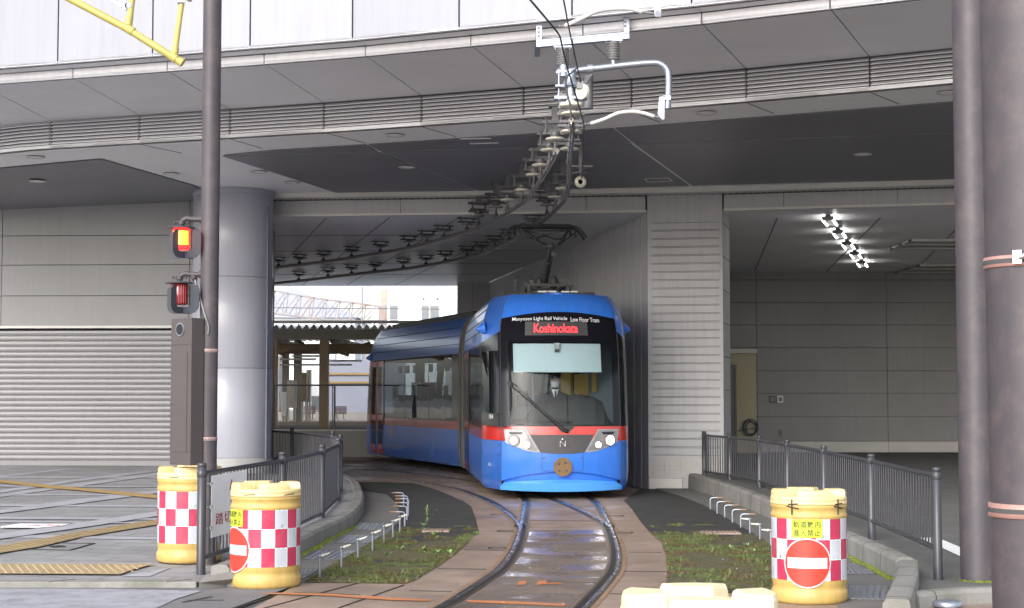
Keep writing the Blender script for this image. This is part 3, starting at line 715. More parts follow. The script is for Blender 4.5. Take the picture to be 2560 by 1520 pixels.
# wheel-polished brown bands beside the rails, lateral joints and steel covers in the slab
mb = MB(); ribbon(mb, [p for p in mc if 5 < p.y < 27], .45, -.45, .004); 
# wet centre strip
ctr = [p for p in mc if 10.5 < p.y < 19.6]; mb = MB(); ribbon(mb, ctr, .44, -.44, .0042); o = mb.build('puddle', M['wet']); o['kind'] = 'structure'
mb = MB()
def jline(x0, y0, x1, y1, wd=.014): mb.beam(G(x0, y0, .004), G(x1, y1, .004), wd, .004)
for l in ((1350, 1388, 1500, 1390), (735, 1482, 900, 1486), (1095, 1421, 1215, 1423), (1025, 1476, 1130, 1479), (1160, 1374, 1260, 1376), (1560, 1428, 1668, 1429), (1525, 1484, 1672, 1487), (1570, 1380, 1655, 1381),
          (1200, 1292, 1290, 1293), (1340, 1455, 1505, 1457), (1330, 1337, 1515, 1338), (660, 1520, 900, 1456), (845, 1520, 1010, 1462), (470, 1560, 690, 1487), (1325, 1301, 1500, 1303)): jline(*l)
for c in ((1246, 1326, 1283, 1329), (1224, 1368, 1265, 1372), (1545, 1330, 1582, 1333), (1230, 1285, 1272, 1288), (1524, 1288, 1560, 1290)):
    x0, y0, x1, y1 = c
    for a, b in (((x0, y0), (x1, y0)), ((x1, y0), (x1 - 2, y1)), ((x1 - 2, y1), (x0 - 3, y1)), ((x0 - 3, y1), (x0, y0))): mb.beam(G(*a, .005), G(*b, .005), .016, .004)
o = mb.build('slab_joint', M['groove']); o['kind'] = 'structure'
flat('orange_line', [(640, 1484), (700, 1481.5), (820, 1484), (930, 1490), (985, 1495), (1075, 1499), (1075, 1502), (985, 1500.5), (900, 1495), (820, 1489), (720, 1486)], .0075, M['paint_orange'])
flat('orange_line', [(1163, 1500), (1240, 1501.5), (1330, 1505), (1415, 1510), (1410, 1515), (1320, 1511), (1230, 1508), (1172, 1505)], .0085, M['paint_orange'])
flat('orange_mark', [(1300, 1452), (1320, 1452), (1312, 1462), (1290, 1462)], .0085, M['paint_orange'])
flat('orange_mark', [(1345, 1452), (1368, 1451), (1366, 1457), (1404, 1456), (1404, 1459), (1360, 1460), (1338, 1463)], .0085, M['paint_orange'])
flat('zebra_stripe', [(-500, 1470), (300, 1472), (505, 1477), (440, 1497), (370, 1530), (300, 1570), (-700, 1570)], .010, M['paint_white'])
mb = MB()
for l in ((455, 1505, 530, 1491), (470, 1500, 560, 1500)): mb.beam(G(l[0], l[1], .012), G(l[2], l[3], .012), .02, .003)
o = mb.build('slab_scratch', M['groove']); o['kind'] = 'structure'

# left pavement: grey slabs, pale bands, yellow tactile strips
M['pave'] = mat('grey_paving', (.27, .268, .277), .72, 0, .13, 2.5, bump=.2, bs=60, stain=(.10, .10, .10), stain_amt=.4, stain_scale=.7, world=True)
def brick_lines(m, sc, w_, h_, mortar=.008, dark_=.6, rot=0.0):
    n = m.node_tree.nodes; L = m.node_tree.links; b = n['Principled BSDF']
    ge = n.new('ShaderNodeNewGeometry'); mp = n.new('ShaderNodeMapping'); mp.inputs['Rotation'].default_value = (0, 0, rot); L.new(ge.outputs['Position'], mp.inputs[0])
    br = n.new('ShaderNodeTexBrick'); br.inputs['Scale'].default_value = sc; br.inputs['Brick Width'].default_value = w_; br.inputs['Row Height'].default_value = h_; br.inputs['Mortar Size'].default_value = mortar
    br.inputs['Color1'].default_value = (1, 1, 1, 1); br.inputs['Color2'].default_value = (.9, .9, .9, 1); br.inputs['Mortar'].default_value = (dark_, dark_, dark_, 1); L.new(mp.outputs[0], br.inputs[0])
    src = b.inputs['Base Color'].links[0].from_socket
    mx = n.new('ShaderNodeVectorMath'); mx.operation = 'MULTIPLY'; L.new(src, mx.inputs[0]); L.new(br.outputs[0], mx.inputs[1]); L.new(mx.outputs[0], b.inputs['Base Color'])
brick_lines(M['pave'], 1, .6, .3, .012, .6, rot=.25)
kerbL = [(575, 1462), (752, 1386), (815, 1352), (879, 1319), (905, 1290), (911, 1268), (907, 1248), (897, 1226), (868, 1208), (830, 1200), (760, 1192)]
kb = gs(kerbL, 0)
pin = [p + Vector((-.10, .06, 0)) for p in kb]
xl_ = lambda y: -.165 * y
mb = MB(); mb.sheet([Vector((-40, 13.72, zP(13.72))), Vector((xl_(13.72), 13.72, zP(13.72))), Vector((xl_(30.4), 30.4, zP(30.4))), Vector((-40, 31.8, zP(31.8)))])
st_ = [Vector((G(508, 1459, PL).x, 13.72, zP(13.72)))] + [Vector((p.x, p.y, lerp(.06, .155, min(1, max(0, (p.y - 14) / 3))))) for p in pin]
for p, q in zip(st_, st_[1:]):
    if q.y <= p.y: continue
    mb.add([Vector((xl_(p.y), p.y, zP(p.y))), p, q, Vector((xl_(q.y), q.y, zP(q.y)))], [(0, 1, 2, 3)])
e_ = st_[-1]; mb.add([e_, Vector((e_.x - 1.4, 32.6, .16)), Vector((xl_(32), 32.6, zP(30.4))), Vector((xl_(e_.y), e_.y, zP(e_.y)))], [(0, 1, 2, 3)])
struct(mb.build('pavement', M['pave']))
M['band'] = mat('pale_band_paving', (.345, .345, .38), .7, 0, .12, 5, bump=.15, bs=60, stain=(.18, .18, .18), stain_amt=.5, stain_scale=2, world=True)
zb = .004
def band(pxs, z=zb, m_='band', name='paving_band'): return flat(name, pxs, z, M[m_], left=True)
band([(-200, 1217), (0, 1188), (150, 1173), (175, 1174), (0, 1192.5), (-200, 1226)])
band([(-300, 1191), (400, 1191), (400, 1194.5), (-300, 1195.5)], zb + .0015)
band([(-200, 1252), (0, 1225), (180, 1199), (360, 1177), (395, 1178), (180, 1205), (0, 1232), (-200, 1262)], zb + .003)
band([(-200, 1262), (0, 1236), (200, 1208), (400, 1181), (560, 1162), (600, 1163), (400, 1188), (200, 1215), (0, 1242.5), (-200, 1272)], zb + .0045)
band([(-300, 1213), (560, 1215), (560, 1218), (-300, 1216)], zb + .006)
band([(-300, 1239), (150, 1234), (560, 1238), (560, 1240.5), (150, 1238), (-300, 1243)], zb + .0015)
band([(-300, 1316), (0, 1274), (200, 1247), (400, 1225), (560, 1206), (600, 1208), (400, 1232), (200, 1258), (0, 1283), (-300, 1330)], zb + .0075)
band([(-300, 1259), (560, 1264), (560, 1268.5), (-300, 1263.5)], zb + .003)
band([(-300, 1289), (560, 1297), (560, 1301), (-300, 1295)], zb + .0045)
band([(-300, 1298), (200, 1304), (560, 1309), (560, 1311), (200, 1307), (-300, 1304)], zb + .006)
band([(-300, 1380), (0, 1333), (200, 1306), (400, 1277), (560, 1256), (600, 1262), (400, 1289), (200, 1319), (0, 1347), (-300, 1400)], zb + .009)
band([(-300, 1337), (100, 1338), (400, 1343), (600, 1347), (600, 1352), (400, 1349), (100, 1345), (-300, 1343)], zb + .0015)
band([(-400, 1404), (0, 1405), (380, 1407), (378, 1409), (0, 1408.5), (-400, 1408)], zb + .003)
band([(395, 1425), (300, 1441), (372, 1441), (430, 1418)], zb + .0015)
M['tact'] = mat('yellow_tactile', (.34, .26, .155), .7, 0, .14, 8, bump=.2, bs=60, stain=(.22, .17, .10), stain_amt=.6, stain_scale=3, world=True)
M['tact_f'] = mat('yellow_tactile_far', (.36, .235, .09), .7, 0, .1, 4, world=True)
def tact(name, pxs, z, m_, ribs=None, lab=''):
    o = flat(name, pxs, z, M[m_], left=True); return o
zt = .016
tact('tactile_strip', [(-200, 1189), (0, 1199), (110, 1211), (200, 1219), (400, 1238), (560, 1253), (560, 1262), (400, 1247), (200, 1226), (110, 1219), (0, 1206), (-200, 1196)], zt, 'tact_f')
tact('tactile_strip', [(-300, 1425), (-100, 1385), (0, 1363), (100, 1347), (200, 1328), (300, 1313), (400, 1297), (560, 1276), (560, 1286), (400, 1310), (300, 1326), (200, 1343), (100, 1366), (0, 1382), (-100, 1404), (-300, 1450)], zt, 'tact')
tact('tactile_strip', [(-500, 1408.5), (0, 1408.5), (385, 1409.5), (330, 1424), (300, 1435.5), (0, 1433.5), (-500, 1432)], zt, 'tact')
# raised bars and domes on the tactile strips
mb = MB(); M['tact_hi'] = mat('tactile_relief', (.42, .31, .16), .65, 0, .15, 6, world=True)
up_ = [(-300, 1425), (-100, 1385), (0, 1363), (100, 1347), (200, 1328), (300, 1313), (400, 1297), (560, 1276)]
lo_ = [(-300, 1450), (-100, 1404), (0, 1382), (100, 1366), (200, 1343), (300, 1326), (400, 1310), (560, 1286)]
for t in (.16, .4, .63, .87):
    pp = [GL(x, lerp(interp(up_, x), interp(lo_, x), t), zt) for x in range(-300, 561, 20)]
    for a, b in zip(pp, pp[1:]): mb.beam(a + Vector((0, 0, .003)), b + Vector((0, 0, .003)), .022, .006)
a = GL(-300, 1411, zt); b = GL(370, 1411, zt); yf = GL(0, 1433, zt).y
ny = 7; stepx = .075
for r in range(ny):
    y_ = a.y - (a.y - yf) * (r + .5) / ny
    x_ = a.x
    while True:
        x_ += stepx
        lim = lerp(b.x, GL(305, 1434, zt).x, (r + .5) / ny)
        if x_ > lim: break
        xx = x_ + (.0375 if r % 2 else 0)
        mb.lathe([(.016, 0), (.012, .005)], (xx, y_, zP(y_) + zt), 6)
o = mb.build('tactile_relief', M['tact_hi']); o['kind'] = 'structure'
# manhole
mc_ = MB(); q = [(58, 1373), (88, 1357), (235, 1358.5), (175, 1375.5)]
ps = [GL(x, y, .004) for x, y in q]
for a, b in zip(ps, ps[1:] + ps[:1]): mc_.beam(a, b, .03, .008)
mc_.beam(GL(128, 1367, .004), GL(160, 1365, .004), .14, .008)
tag(mc_.build('manhole_frame', M['rubber'], off=GL(140, 1366, 0)), 'thin dark square manhole frame flush in the left paving', 'manhole')
# bicycle notice on the paving
ps = [(0, 1319), (2, 1316), (50, 1308.5), (176, 1308.8), (150, 1315), (95, 1319.5)]
mb = MB(); mb.sheet([GL(x, y, .019) for x, y in ps[::-1]]); 
e = GL(80, 1316, 0)
def ring(mb, cx_, cy_, r, z, t=.02, n=20):
    for i in range(n):
        a = 2 * PI * i / n; b = 2 * PI * (i + 1) / n
        mb.beam(Vector((cx_ + r * math.cos(a), cy_ + r * math.sin(a), z)), Vector((cx_ + r * math.cos(b), cy_ + r * math.sin(b), z)), t, .003)
c0 = GL(85, 1313, .022); c1 = GL(122, 1313, .022); nz = c0.z
sg = mb.build('ground_notice', M['line_white'], off=(e.x, e.y, e.z)); tag(sg, 'white no-bicycle notice with faint red rings stuck on the left paving', 'notice')
mb = MB(); mb_r = (c1.x - c0.x) * .42; 
ring(mb, c0.x, c0.y, mb_r * .9, nz); ring(mb, c1.x + .05, c1.y, mb_r * .9, nz); mb.beam(c0, c1, .02, .003); mb.beam(c0 + Vector((.05, .2, 0)), c1 + Vector((.02, .1, 0)), .02, .003)
o = mb.build('bicycle_mark', mat('faded_red_print', (.5, .28, .3), .6), sg, off=(e.x, e.y, e.z))

# kerbs
def kerb(name, path, wd, h, side, label, z0=-.02, hf=None):
    """rounded kerb following path (outer foot line); side=+1 puts the stones on the left of travel"""
    pts = smooth_path([(p.x, p.y, 0) for p in path], 6)
    prof = [(0, z0), (.006, h - .035), (.03, h - .004), (.05, h), (wd - .03, h), (wd - .008, h - .01), (wd, h - .04), (wd, z0)]
    mb = MB(); rows = [offset(pts, side * a, z) for a, z in prof]
    if hf:
        for r_, (a, z) in zip(rows, prof):
            if z > 0:
                for p in r_: p.z += hf(p.y)
    n_ = len(pts); vs = [p for r in rows for p in r]; fs = []
    for j in range(len(prof) - 1):
        for i in range(n_ - 1):
            q_ = (j * n_ + i, (j + 1) * n_ + i, (j + 1) * n_ + i + 1, j * n_ + i + 1); fs.append(q_ if side < 0 else q_[::-1])
    fs += [[j * n_ for j in range(len(prof))], [j * n_ + n_ - 1 for j in range(len(prof) - 1, -1, -1)]]
    mb.add(vs, fs)
    r = empty(name, (pts[0].x, pts[0].y, 0), label, 'kerb'); mb.build('kerb_stone', M['concrete'], r)
    jb = MB(); acc = 0
    for i in range(1, n_ - 1):
        acc += (pts[i] - pts[i - 1]).length
        if acc > .6:
            acc = 0
            a = [rows[j][i] for j in (0, 1, 2, 3, 4, 5, 6)]
            for p_, q_ in zip(a, a[1:]): jb.beam(p_, q_, .007, .004)
    jb.build('kerb_joint', M['groove'], r); return r
kerb('kerb', kb, .17, .17, 1, 'curved mossy concrete kerb edging the left pavement beside the planted bed')
kr_px = [(1688, 1214), (1705, 1217), (1770, 1236), (1850, 1264), (1930, 1299), (2030, 1344), (2118, 1388), (2190, 1424), (2238, 1450)]
kr = gs(kr_px, 0)
kerb('kerb', kr[::-1], .17, .20, -1, 'tall concrete kerb running along the right fence', hf=lambda y: max(0, y - 17) * .006)
kerb('kerb', gs([(2240, 1448), (2237, 1475), (2228, 1506), (2205, 1560)], 0), .20, .18, 1, 'short rounded pale kerb end behind the right drum')
kerb('kerb', gs([(2700, 1500), (2420, 1511), (2300, 1522)], 0), .15, .12, -1, 'low kerb crossing to the right pole at the bottom edge')
mb = MB(); p = [(-40, 13.72), (G(508, 1460, 0).x, 13.72)]
mb.box(((p[0][0] + p[1][0]) / 2, 13.80, .013), (p[1][0] - p[0][0], .18, .082)); 
k = empty('kerb', (-4, 13.8, 0), 'flush front kerb between the left paving and the road', 'kerb'); mb.build('kerb_stone', M['concrete'], k, bevel=.008)
mb = MB()
for x_ in range(0, 20): mb.beam(Vector((p[1][0] - .25 - x_ * 1.0 - .0, 13.705, .055)), Vector((p[1][0] - .08 - x_ * 1.0, 13.89, .0555)), .008, .003)
mb.build('kerb_joint', M['groove'], k)
# sloping concrete nose at the island tip
mb = MB(); a = G(508, 1459, .06); ps = [G(497, 1457, .062), G(566, 1464, .012), G(590, 1446, .08), G(628, 1420, .16), G(580, 1400, .10), G(520, 1430, .066)]
n6 = len(ps); mb.add(ps + [Vector((q_.x, q_.y, -.03)) for q_ in ps], [(0, 1, 2), (0, 2, 3), (0, 3, 4), (0, 4, 5)] + [(i, n6 + i, n6 + (i + 1) % n6, (i + 1) % n6) for i in range(n6)]); 
tag(mb.build('kerb_ramp', M['concrete'], off=(ps[0].x, ps[0].y, 0)), 'sloping concrete kerb nose left of the near drum', 'kerb')

# right pavement (dark asphalt) with a pale old patch and a white line
kin = [Vector((p_.x + .12, p_.y + .02, PR)) for p_ in kr]
mb = MB(); mb.sheet([q_ for q_ in kin[::-1]] + [Vector((4.3, 35.3, PR)), Vector((40, 35.3, PR)), Vector((40, 12.6, .04)), Vector((G(2300, 1512, .04).x, 12.75, .04)), G(2245, 1500, .04)][0:5] )
mb = MB(); A_ = [G(x, y, PR) for x, y in ((1705, 1195), (1830, 1222), (1960, 1268), (2118, 1345))]
zR = lambda y: PR + max(0, y - 17) * .0135
row_in = [Vector((p_.x + .13, p_.y + .05, zR(p_.y))) for p_ in kr]; row_in[-1].z = .05
ys_ = [p_.y for p_ in row_in]
row_out = [Vector((30, p_.y, p_.z)) for p_ in row_in]
vs = row_in + row_out; n_ = len(row_in); mb.add(vs, [(i, n_ + i, n_ + i + 1, i + 1)[::-1] for i in range(n_ - 1)])
e1 = row_in[0]; mb.add([e1, Vector((30, e1.y, e1.z)), Vector((30, 42.2, .14)), Vector((4.2, 42.2, .14))], [(0, 1, 2, 3)])
l1 = row_in[-1]; mb.add([l1, Vector((30, l1.y, .05)), Vector((30, 12.75, .03)), Vector((G(2262, 1500, .03).x, 12.75, .03))], [(3, 2, 1, 0)])
M['pave_r'] = mat('right_asphalt', (.12, .118, .115), .78, 0, .2, 1.5, bump=.4, bs=90, stain=(.14, .14, .14), stain_amt=.4, stain_scale=.8, world=True)
o = mb.build('pavement', M['pave_r']); struct(o)
flat('asphalt_patch', [(2115, 1260), (2600, 1262), (2600, 1347), (2117, 1333)], PR + .004, mat('pale_old_asphalt', (.175, .175, .18), .75, 0, .1, 2, bump=.3, bs=90, world=True))
flat('white_line', [(2160, 1270), (2220, 1291), (2330, 1338), (2600, 1452), (2600, 1482), (2330, 1358), (2200, 1300), (2150, 1276)], PR + .008, M['line_white'])

# gutter strips of concrete slabs along both kerbs
M['gutter'] = mat('gutter_slab', (.15, .145, .14), .75, 0, .15, 3, bump=.25, bs=60, stain=(.07, .07, .06), stain_amt=.5, stain_scale=1.5, world=True)
flat('gutter', [(640, 1470), (752, 1386), (815, 1352), (879, 1319), (905, 1290), (911, 1268), (907, 1248), (900, 1226), (967, 1236), (993, 1260), (1000, 1283), (995, 1305), (971, 1331), (939, 1352), (913, 1365), (900, 1372), (850, 1402), (765, 1450), (758, 1456)], .004, M['gutter'])
flat('gutter', [(1632, 1206), (1705, 1217), (1770, 1236), (1850, 1264), (1930, 1299), (2118, 1388), (2238, 1450), (2226, 1520), (2100, 1520), (2080, 1500), (1960, 1390), (1905, 1345), (1860, 1320), (1815, 1293), (1760, 1263), (1700, 1239), (1640, 1222)], .004, M['gutter'])
M['grate'] = mat('drain_grate_steel', (.34, .36, .43), .42, .6, .15, 10)
def grate(q, nb_, label, along=True):
    ps = gs(q, .010); c = sum(ps, Vector()) / 4
    r = empty('drain_grate', (c.x, c.y, .005), label, 'drain grate', 'steel drain covers in the gutter strips')
    mb = MB(); mb.sheet([p_ + Vector((0, 0, .0)) for p_ in ps][::-1] if False else ps); bs = mb.build('plate', M['grate'], r)
    # make sure the plate faces up
    if bs.data.polygons[0].normal.z < 0: bs.data.flip_normals()
    mb = MB()
    for i in range(nb_ + 1):
        t = i / nb_; mb.beam(ps[0].lerp(ps[1], t) + Vector((0, 0, .003)), ps[3].lerp(ps[2], t) + Vector((0, 0, .003)), .014, .004)
    mb.build('bars', M['chrome'], r)
    mb = MB()
    for a, b in zip(ps, ps[1:] + ps[:1]): mb.beam(a + Vector((0, 0, .001)), b + Vector((0, 0, .001)), .02, .006)
    mb.build('frame', M['galv_dark'], r)
grate([(835.6, 1356.5), (922.7, 1357.7), (950.8, 1339.8), (866, 1338.5)], 6, 'grate in the left gutter, third from the near left drum')
grate([(753.6, 1397.5), (851, 1398.7), (892, 1377), (794.6, 1375.7)], 6, 'grate in the left gutter, second from the near left drum')
grate([(745, 1446), (758.7, 1446), (796, 1423), (748, 1423)], 4, 'grate touching the right side of the near left drum')
grate([(886.8, 1323), (958.5, 1324.5), (975, 1309), (902, 1307.8)], 6, 'grate in the left gutter, farthest of its row, beside the kerb bend')
grate([(2095, 1435), (2192, 1435), (2144, 1410), (2095, 1409)], 6, 'grate in the right gutter just behind the drum')
grate([(2100, 1497), (2214, 1498.5), (2220, 1466), (2105, 1462)], 7, 'big steel grate right of the right drum, nearest the camera')

# planted beds: dark mat with moss, bounded by the slab
def bed_mat():
    m = mat('mossy_bed', (.026, .026, .026), .9, 0, .55, 9, bump=1.0, bs=45, world=True, stretch=(.5, 1.6, 1), stain=(.085, .08, .072), stain_amt=.5, stain_scale=3)
    n = m.node_tree.nodes; L = m.node_tree.links; b = n['Principled BSDF']
    src = b.inputs['Base Color'].links[0].from_socket
    ge = n.new('ShaderNodeNewGeometry'); sep = n.new('ShaderNodeSeparateXYZ'); L.new(ge.outputs['Position'], sep.inputs[0])
    def noise(sc, d=8, r_=.65):
        t = n.new('ShaderNodeTexNoise'); t.inputs['Scale'].default_value = sc; t.inputs['Detail'].default_value = d; t.inputs['Roughness'].default_value = r_; L.new(ge.outputs['Position'], t.inputs['Vector']); return t.outputs[0]
    # moss thins out away from the open sky (where rain reaches)
    mr = n.new('ShaderNodeMapRange'); mr.inputs[1].default_value = 18.0; mr.inputs[2].default_value = 21.0; mr.inputs[3].default_value = .10; mr.inputs[4].default_value = -.30; L.new(sep.outputs['Y'], mr.inputs[0])
    ad = n.new('ShaderNodeMath'); ad.operation = 'ADD'; L.new(noise(1.6), ad.inputs[0]); L.new(mr.outputs[0], ad.inputs[1])
    mk = n.new('ShaderNodeMapRange'); mk.inputs[1].default_value = .47; mk.inputs[2].default_value = .58; L.new(ad.outputs[0], mk.inputs[0])
    cr = n.new('ShaderNodeValToRGB'); e = cr.color_ramp.elements; e[0].position = .3; e[0].color = (.040, .040, .018, 1); e[1].position = .75; e[1].color = (.15, .16, .055, 1)
    e2 = cr.color_ramp.elements.new(.5); e2.color = (.085, .072, .034, 1); L.new(noise(14, 10, .75), cr.inputs[0])
    mx = n.new('ShaderNodeMix'); mx.data_type = 'RGBA'; L.new(mk.outputs[0], mx.inputs[0]); L.new(src, mx.inputs[6]); L.new(cr.outputs[0], mx.inputs[7]); L.new(mx.outputs[2], b.inputs['Base Color'])
    return m
M['bed'] = bed_mat()
bedL = [(765, 1450), (850, 1402), (900, 1372), (913, 1365), (939, 1352), (971, 1331), (995, 1305), (1000, 1283), (993, 1260), (967, 1236), (902, 1226), (880, 1207), (1025, 1207), (1051, 1212), (1094, 1225), (1159, 1253), (1178, 1266), (1189, 1296), (1198, 1332), (1182, 1339.6), (1165, 1361), (1135, 1387), (1092, 1417), (1038, 1449.5), (1014, 1458), (760, 1455)]
bedR = [(1558.7, 1251), (1576, 1268), (1603, 1306), (1624, 1330), (1655, 1354), (1665, 1388), (1670, 1423), (1664, 1464), (1670, 1478), (2085, 1482), (2080, 1500), (1960, 1390), (1905, 1345), (1860, 1320), (1815, 1293), (1760, 1263), (1700, 1239), (1640, 1222), (1600, 1222)]
bedR = [(1558.7, 1251), (1576, 1268), (1603, 1306), (1624, 1330), (1655, 1354), (1665, 1388), (1670, 1423), (1664, 1464), (1670, 1478), (2060, 1483), (1960, 1390), (1905, 1345), (1860, 1320), (1815, 1293), (1760, 1263), (1700, 1239), (1640, 1222), (1600, 1222)]
struct(flat('planting_bed', bedL, .006, M['bed'])); struct(flat('planting_bed', bedR, .006, M['bed']))
def inpoly(x, y, poly):
    c = False; j = len(poly) - 1
    for i in range(len(poly)):
        xi, yi = poly[i]; xj_, yj = poly[j]
        if (yi > y) != (yj > y) and x < (xj_ - xi) * (y - yi) / (yj - yi) + xi: c = not c
        j = i
    return c
M['grass1'] = mat('grass_green', (.11, .135, .045), .7, 0, .3, 20, world=True)
M['grass2'] = mat('moss_olive', (.085, .088, .022), .85, 0, .4, 20, world=True)
M['grass3'] = mat('dry_brown_growth', (.13, .085, .045), .85, 0, .3, 20, world=True)
M['litter'] = mat('pale_litter', (.55, .52, .48), .7, 0, .2)
from mathutils import noise as mno
def grow(poly_px, name, count, ymax):
    poly = [(p_.x, p_.y) for p_ in gs(poly_px, .006)]
    xs_ = [p_[0] for p_ in poly]; ys2 = [p_[1] for p_ in poly]; mb = MB(); k = 0; tries = 0
    while k < count and tries < count * 12:
        tries += 1
        x = random.uniform(min(xs_), max(xs_)); y = random.uniform(min(ys2), min(max(ys2), ymax))
        if not inpoly(x, y, poly): continue
        d = mno.noise(Vector((x * 1.3, y * 1.1, 3))) + .8 * mno.noise(Vector((x * 5, y * 5, 7))) + .12 - max(0, (y - 17.5)) * .22
        if d < 0: continue
        k += 1
        tall = random.random() < .012
        h_ = random.uniform(.003, .013) if not tall else random.uniform(.03, .055)
        nn = mno.noise(Vector((x * 2.6, y * 2.6, 11))) + random.uniform(-.15, .15); mi = 0 if nn > .10 else (1 if nn > -.22 else 2)
        if tall: mi = 0
        for q_ in range(3 if not tall else 6):
            a_ = random.uniform(0, 2 * PI); r_ = random.uniform(.004, .02); w_ = random.uniform(.0025, .006)
            bx, by = x + random.uniform(-.015, .015), y + random.uniform(-.015, .015)
            dx, dy = math.cos(a_) * r_, math.sin(a_) * r_
            mb.add([(bx - dy * w_ / r_, by + dx * w_ / r_, .004), (bx + dy * w_ / r_, by - dx * w_ / r_, .004), (bx + dx, by + dy, .006 + h_)], [(0, 1, 2)], mi)
    o = mb.build(name, [M['grass1'], M['grass2'], M['grass3']]); o['kind'] = 'stuff'; return o
tag(grow(bedL, 'moss_and_grass', 15000, 21), 'low moss and grass growing over the left bed', 'grass')
tag(grow(bedR, 'moss_and_grass', 17000, 20.5), 'low moss and grass growing over the right bed', 'grass')
# moss along kerb feet
mb = MB()
for path, side in ((kb[:4], 1), (kr[5:], -1)):
    pp = smooth_path([(p_.x, p_.y, 0) for p_ in path], 30)
    for i, p_ in enumerate(pp):
        for q_ in range(7):
            t = (pp[min(i + 1, len(pp) - 1)] - pp[max(i - 1, 0)]).normalized(); n__ = Vector((t.y, -t.x, 0)) if side > 0 else Vector((-t.y * -1, t.x * -1, 0))
            c = p_ + n__ * random.uniform(.0, .07) * (1 + mno.noise(p_ * 3)) + t * random.uniform(-.03, .03); a_ = random.uniform(0, 6.28); r_ = random.uniform(.008, .02)
            mb.add([c + Vector((math.cos(a_ + k * 2.1) * r_, math.sin(a_ + k * 2.1) * r_, .006)) for k in range(3)] + [c + Vector((0, 0, random.uniform(.012, .03)))], [(0, 1, 3), (1, 2, 3), (2, 0, 3)])
o = mb.build('kerb_moss', mat('bright_moss', (.13, .17, .02), .9, 0, .3, 20, world=True)); o['kind'] = 'stuff'; tag(o, 'bright moss along the feet of both kerbs', 'moss')
# small weed clumps, the tall one by the branch slab
def weed(px, py, h_, n_, label, wide=1.0):
    b_ = G(px, py, .006); mb = MB()
    for k in range(n_):
        a_ = random.uniform(0, 2 * PI); l_ = random.uniform(.03, .07) * wide; z_ = random.uniform(.0, h_) if h_ > .1 else 0
        o_ = b_ + Vector((0, 0, z_)); t = o_ + Vector((math.cos(a_) * l_, math.sin(a_) * l_, .02 + random.uniform(0, .03))); s_ = Vector((-math.sin(a_), math.cos(a_), 0)) * .009
        m_ = o_.lerp(t, .55); mb.add([o_, m_ + s_, t, m_ - s_], [(0, 1, 2, 3)])
    if h_ > .1: mb.cyl(b_, b_ + Vector((.01, 0, h_)), .004, .002, n=5)
    tag(mb.build('weed', M['weed'], off=b_), label, 'weed', 'small weeds in the planting beds')
M['weed'] = mat('weed_leaf', (.20, .30, .11), .6, 0, .2, 20)
weed(1067, 1306, .20, 26, 'tall thin weed standing in the dark part of the left bed', .5)
for x, y, t in ((1058, 1315, 'weed clump at the foot of the tall weed'), (1085, 1338, 'weed clump below the rusty grate in the left bed'), (1017, 1363, 'weed clump at mid left bed, left of the grate'), (1000, 1374, 'weed clump nearest the standpipes in the left bed'),
                (970, 1388, 'pale weed clump low in the left bed'), (1058, 1377, 'weed clump in the middle of the left bed'), (1095, 1385, 'weed clump by the slab edge in the left bed'), (1125, 1384, 'weed clump beside the slab corner in the left bed'),
                (1192, 1337, 'weed clump at the tip where the bed meets the slab')): weed(x, y, 0, 14, t)
for x, y, t in ((1868, 1366, 'weed clump near the last tap of the right row'), (1887, 1380, 'weed clump beside the right drum'), (1700, 1440, 'weed clump at the left edge of the right bed'), (1825, 1372, 'weed clump in the middle of the right bed')): weed(x, y, 0, 14, t)
for (x0, y0, x1, y1), t in (((1055, 1326, 1124, 1322), 'small rusty grate set in the left bed'), ((1762, 1326, 1838, 1333), 'small rusty cover plate in the right bed')):
    a = G(x0, y1 + 4, .02); b = G(x1, y0 - 2, .02); mb = MB(); cxx, cyy = (a.x + b.x) / 2, (a.y + b.y) / 2
    mb.box((cxx, cyy, .012), (abs(b.x - a.x), .30, .018))
    for k in range(9): mb.box((cxx + (k - 4) * abs(b.x - a.x) / 9.5, cyy, .024), (.018, .26, .008))
    tag(mb.build('bed_grate', mat('rusty_pink_plate', (.32, .24, .20), .6, .2, .15, 9), off=(cxx, cyy, 0)), t, 'grate')
# fallen scraps
mb = MB()
for i in range(46):
    x, y = random.choice([(random.uniform(780, 1120), random.uniform(1215, 1480)), (random.uniform(1680, 1920), random.uniform(1290, 1480)), (random.uniform(900, 1500), random.uniform(1400, 1510))])
    c = G(x, y, .012); a_ = random.uniform(0, 6); r_ = random.uniform(.008, .022)
    mb.add([c + Vector((math.cos(a_ + k * 1.57) * r_ * (1, .5)[k % 2], math.sin(a_ + k * 1.57) * r_ * (1, .5)[k % 2], .003 * (k % 3))) for k in range(4)], [(0, 1, 2, 3)])
o = mb.build('leaf_litter', M['litter']); o['kind'] = 'stuff'; tag(o, 'scraps and fallen leaves scattered on the ground', 'litter')

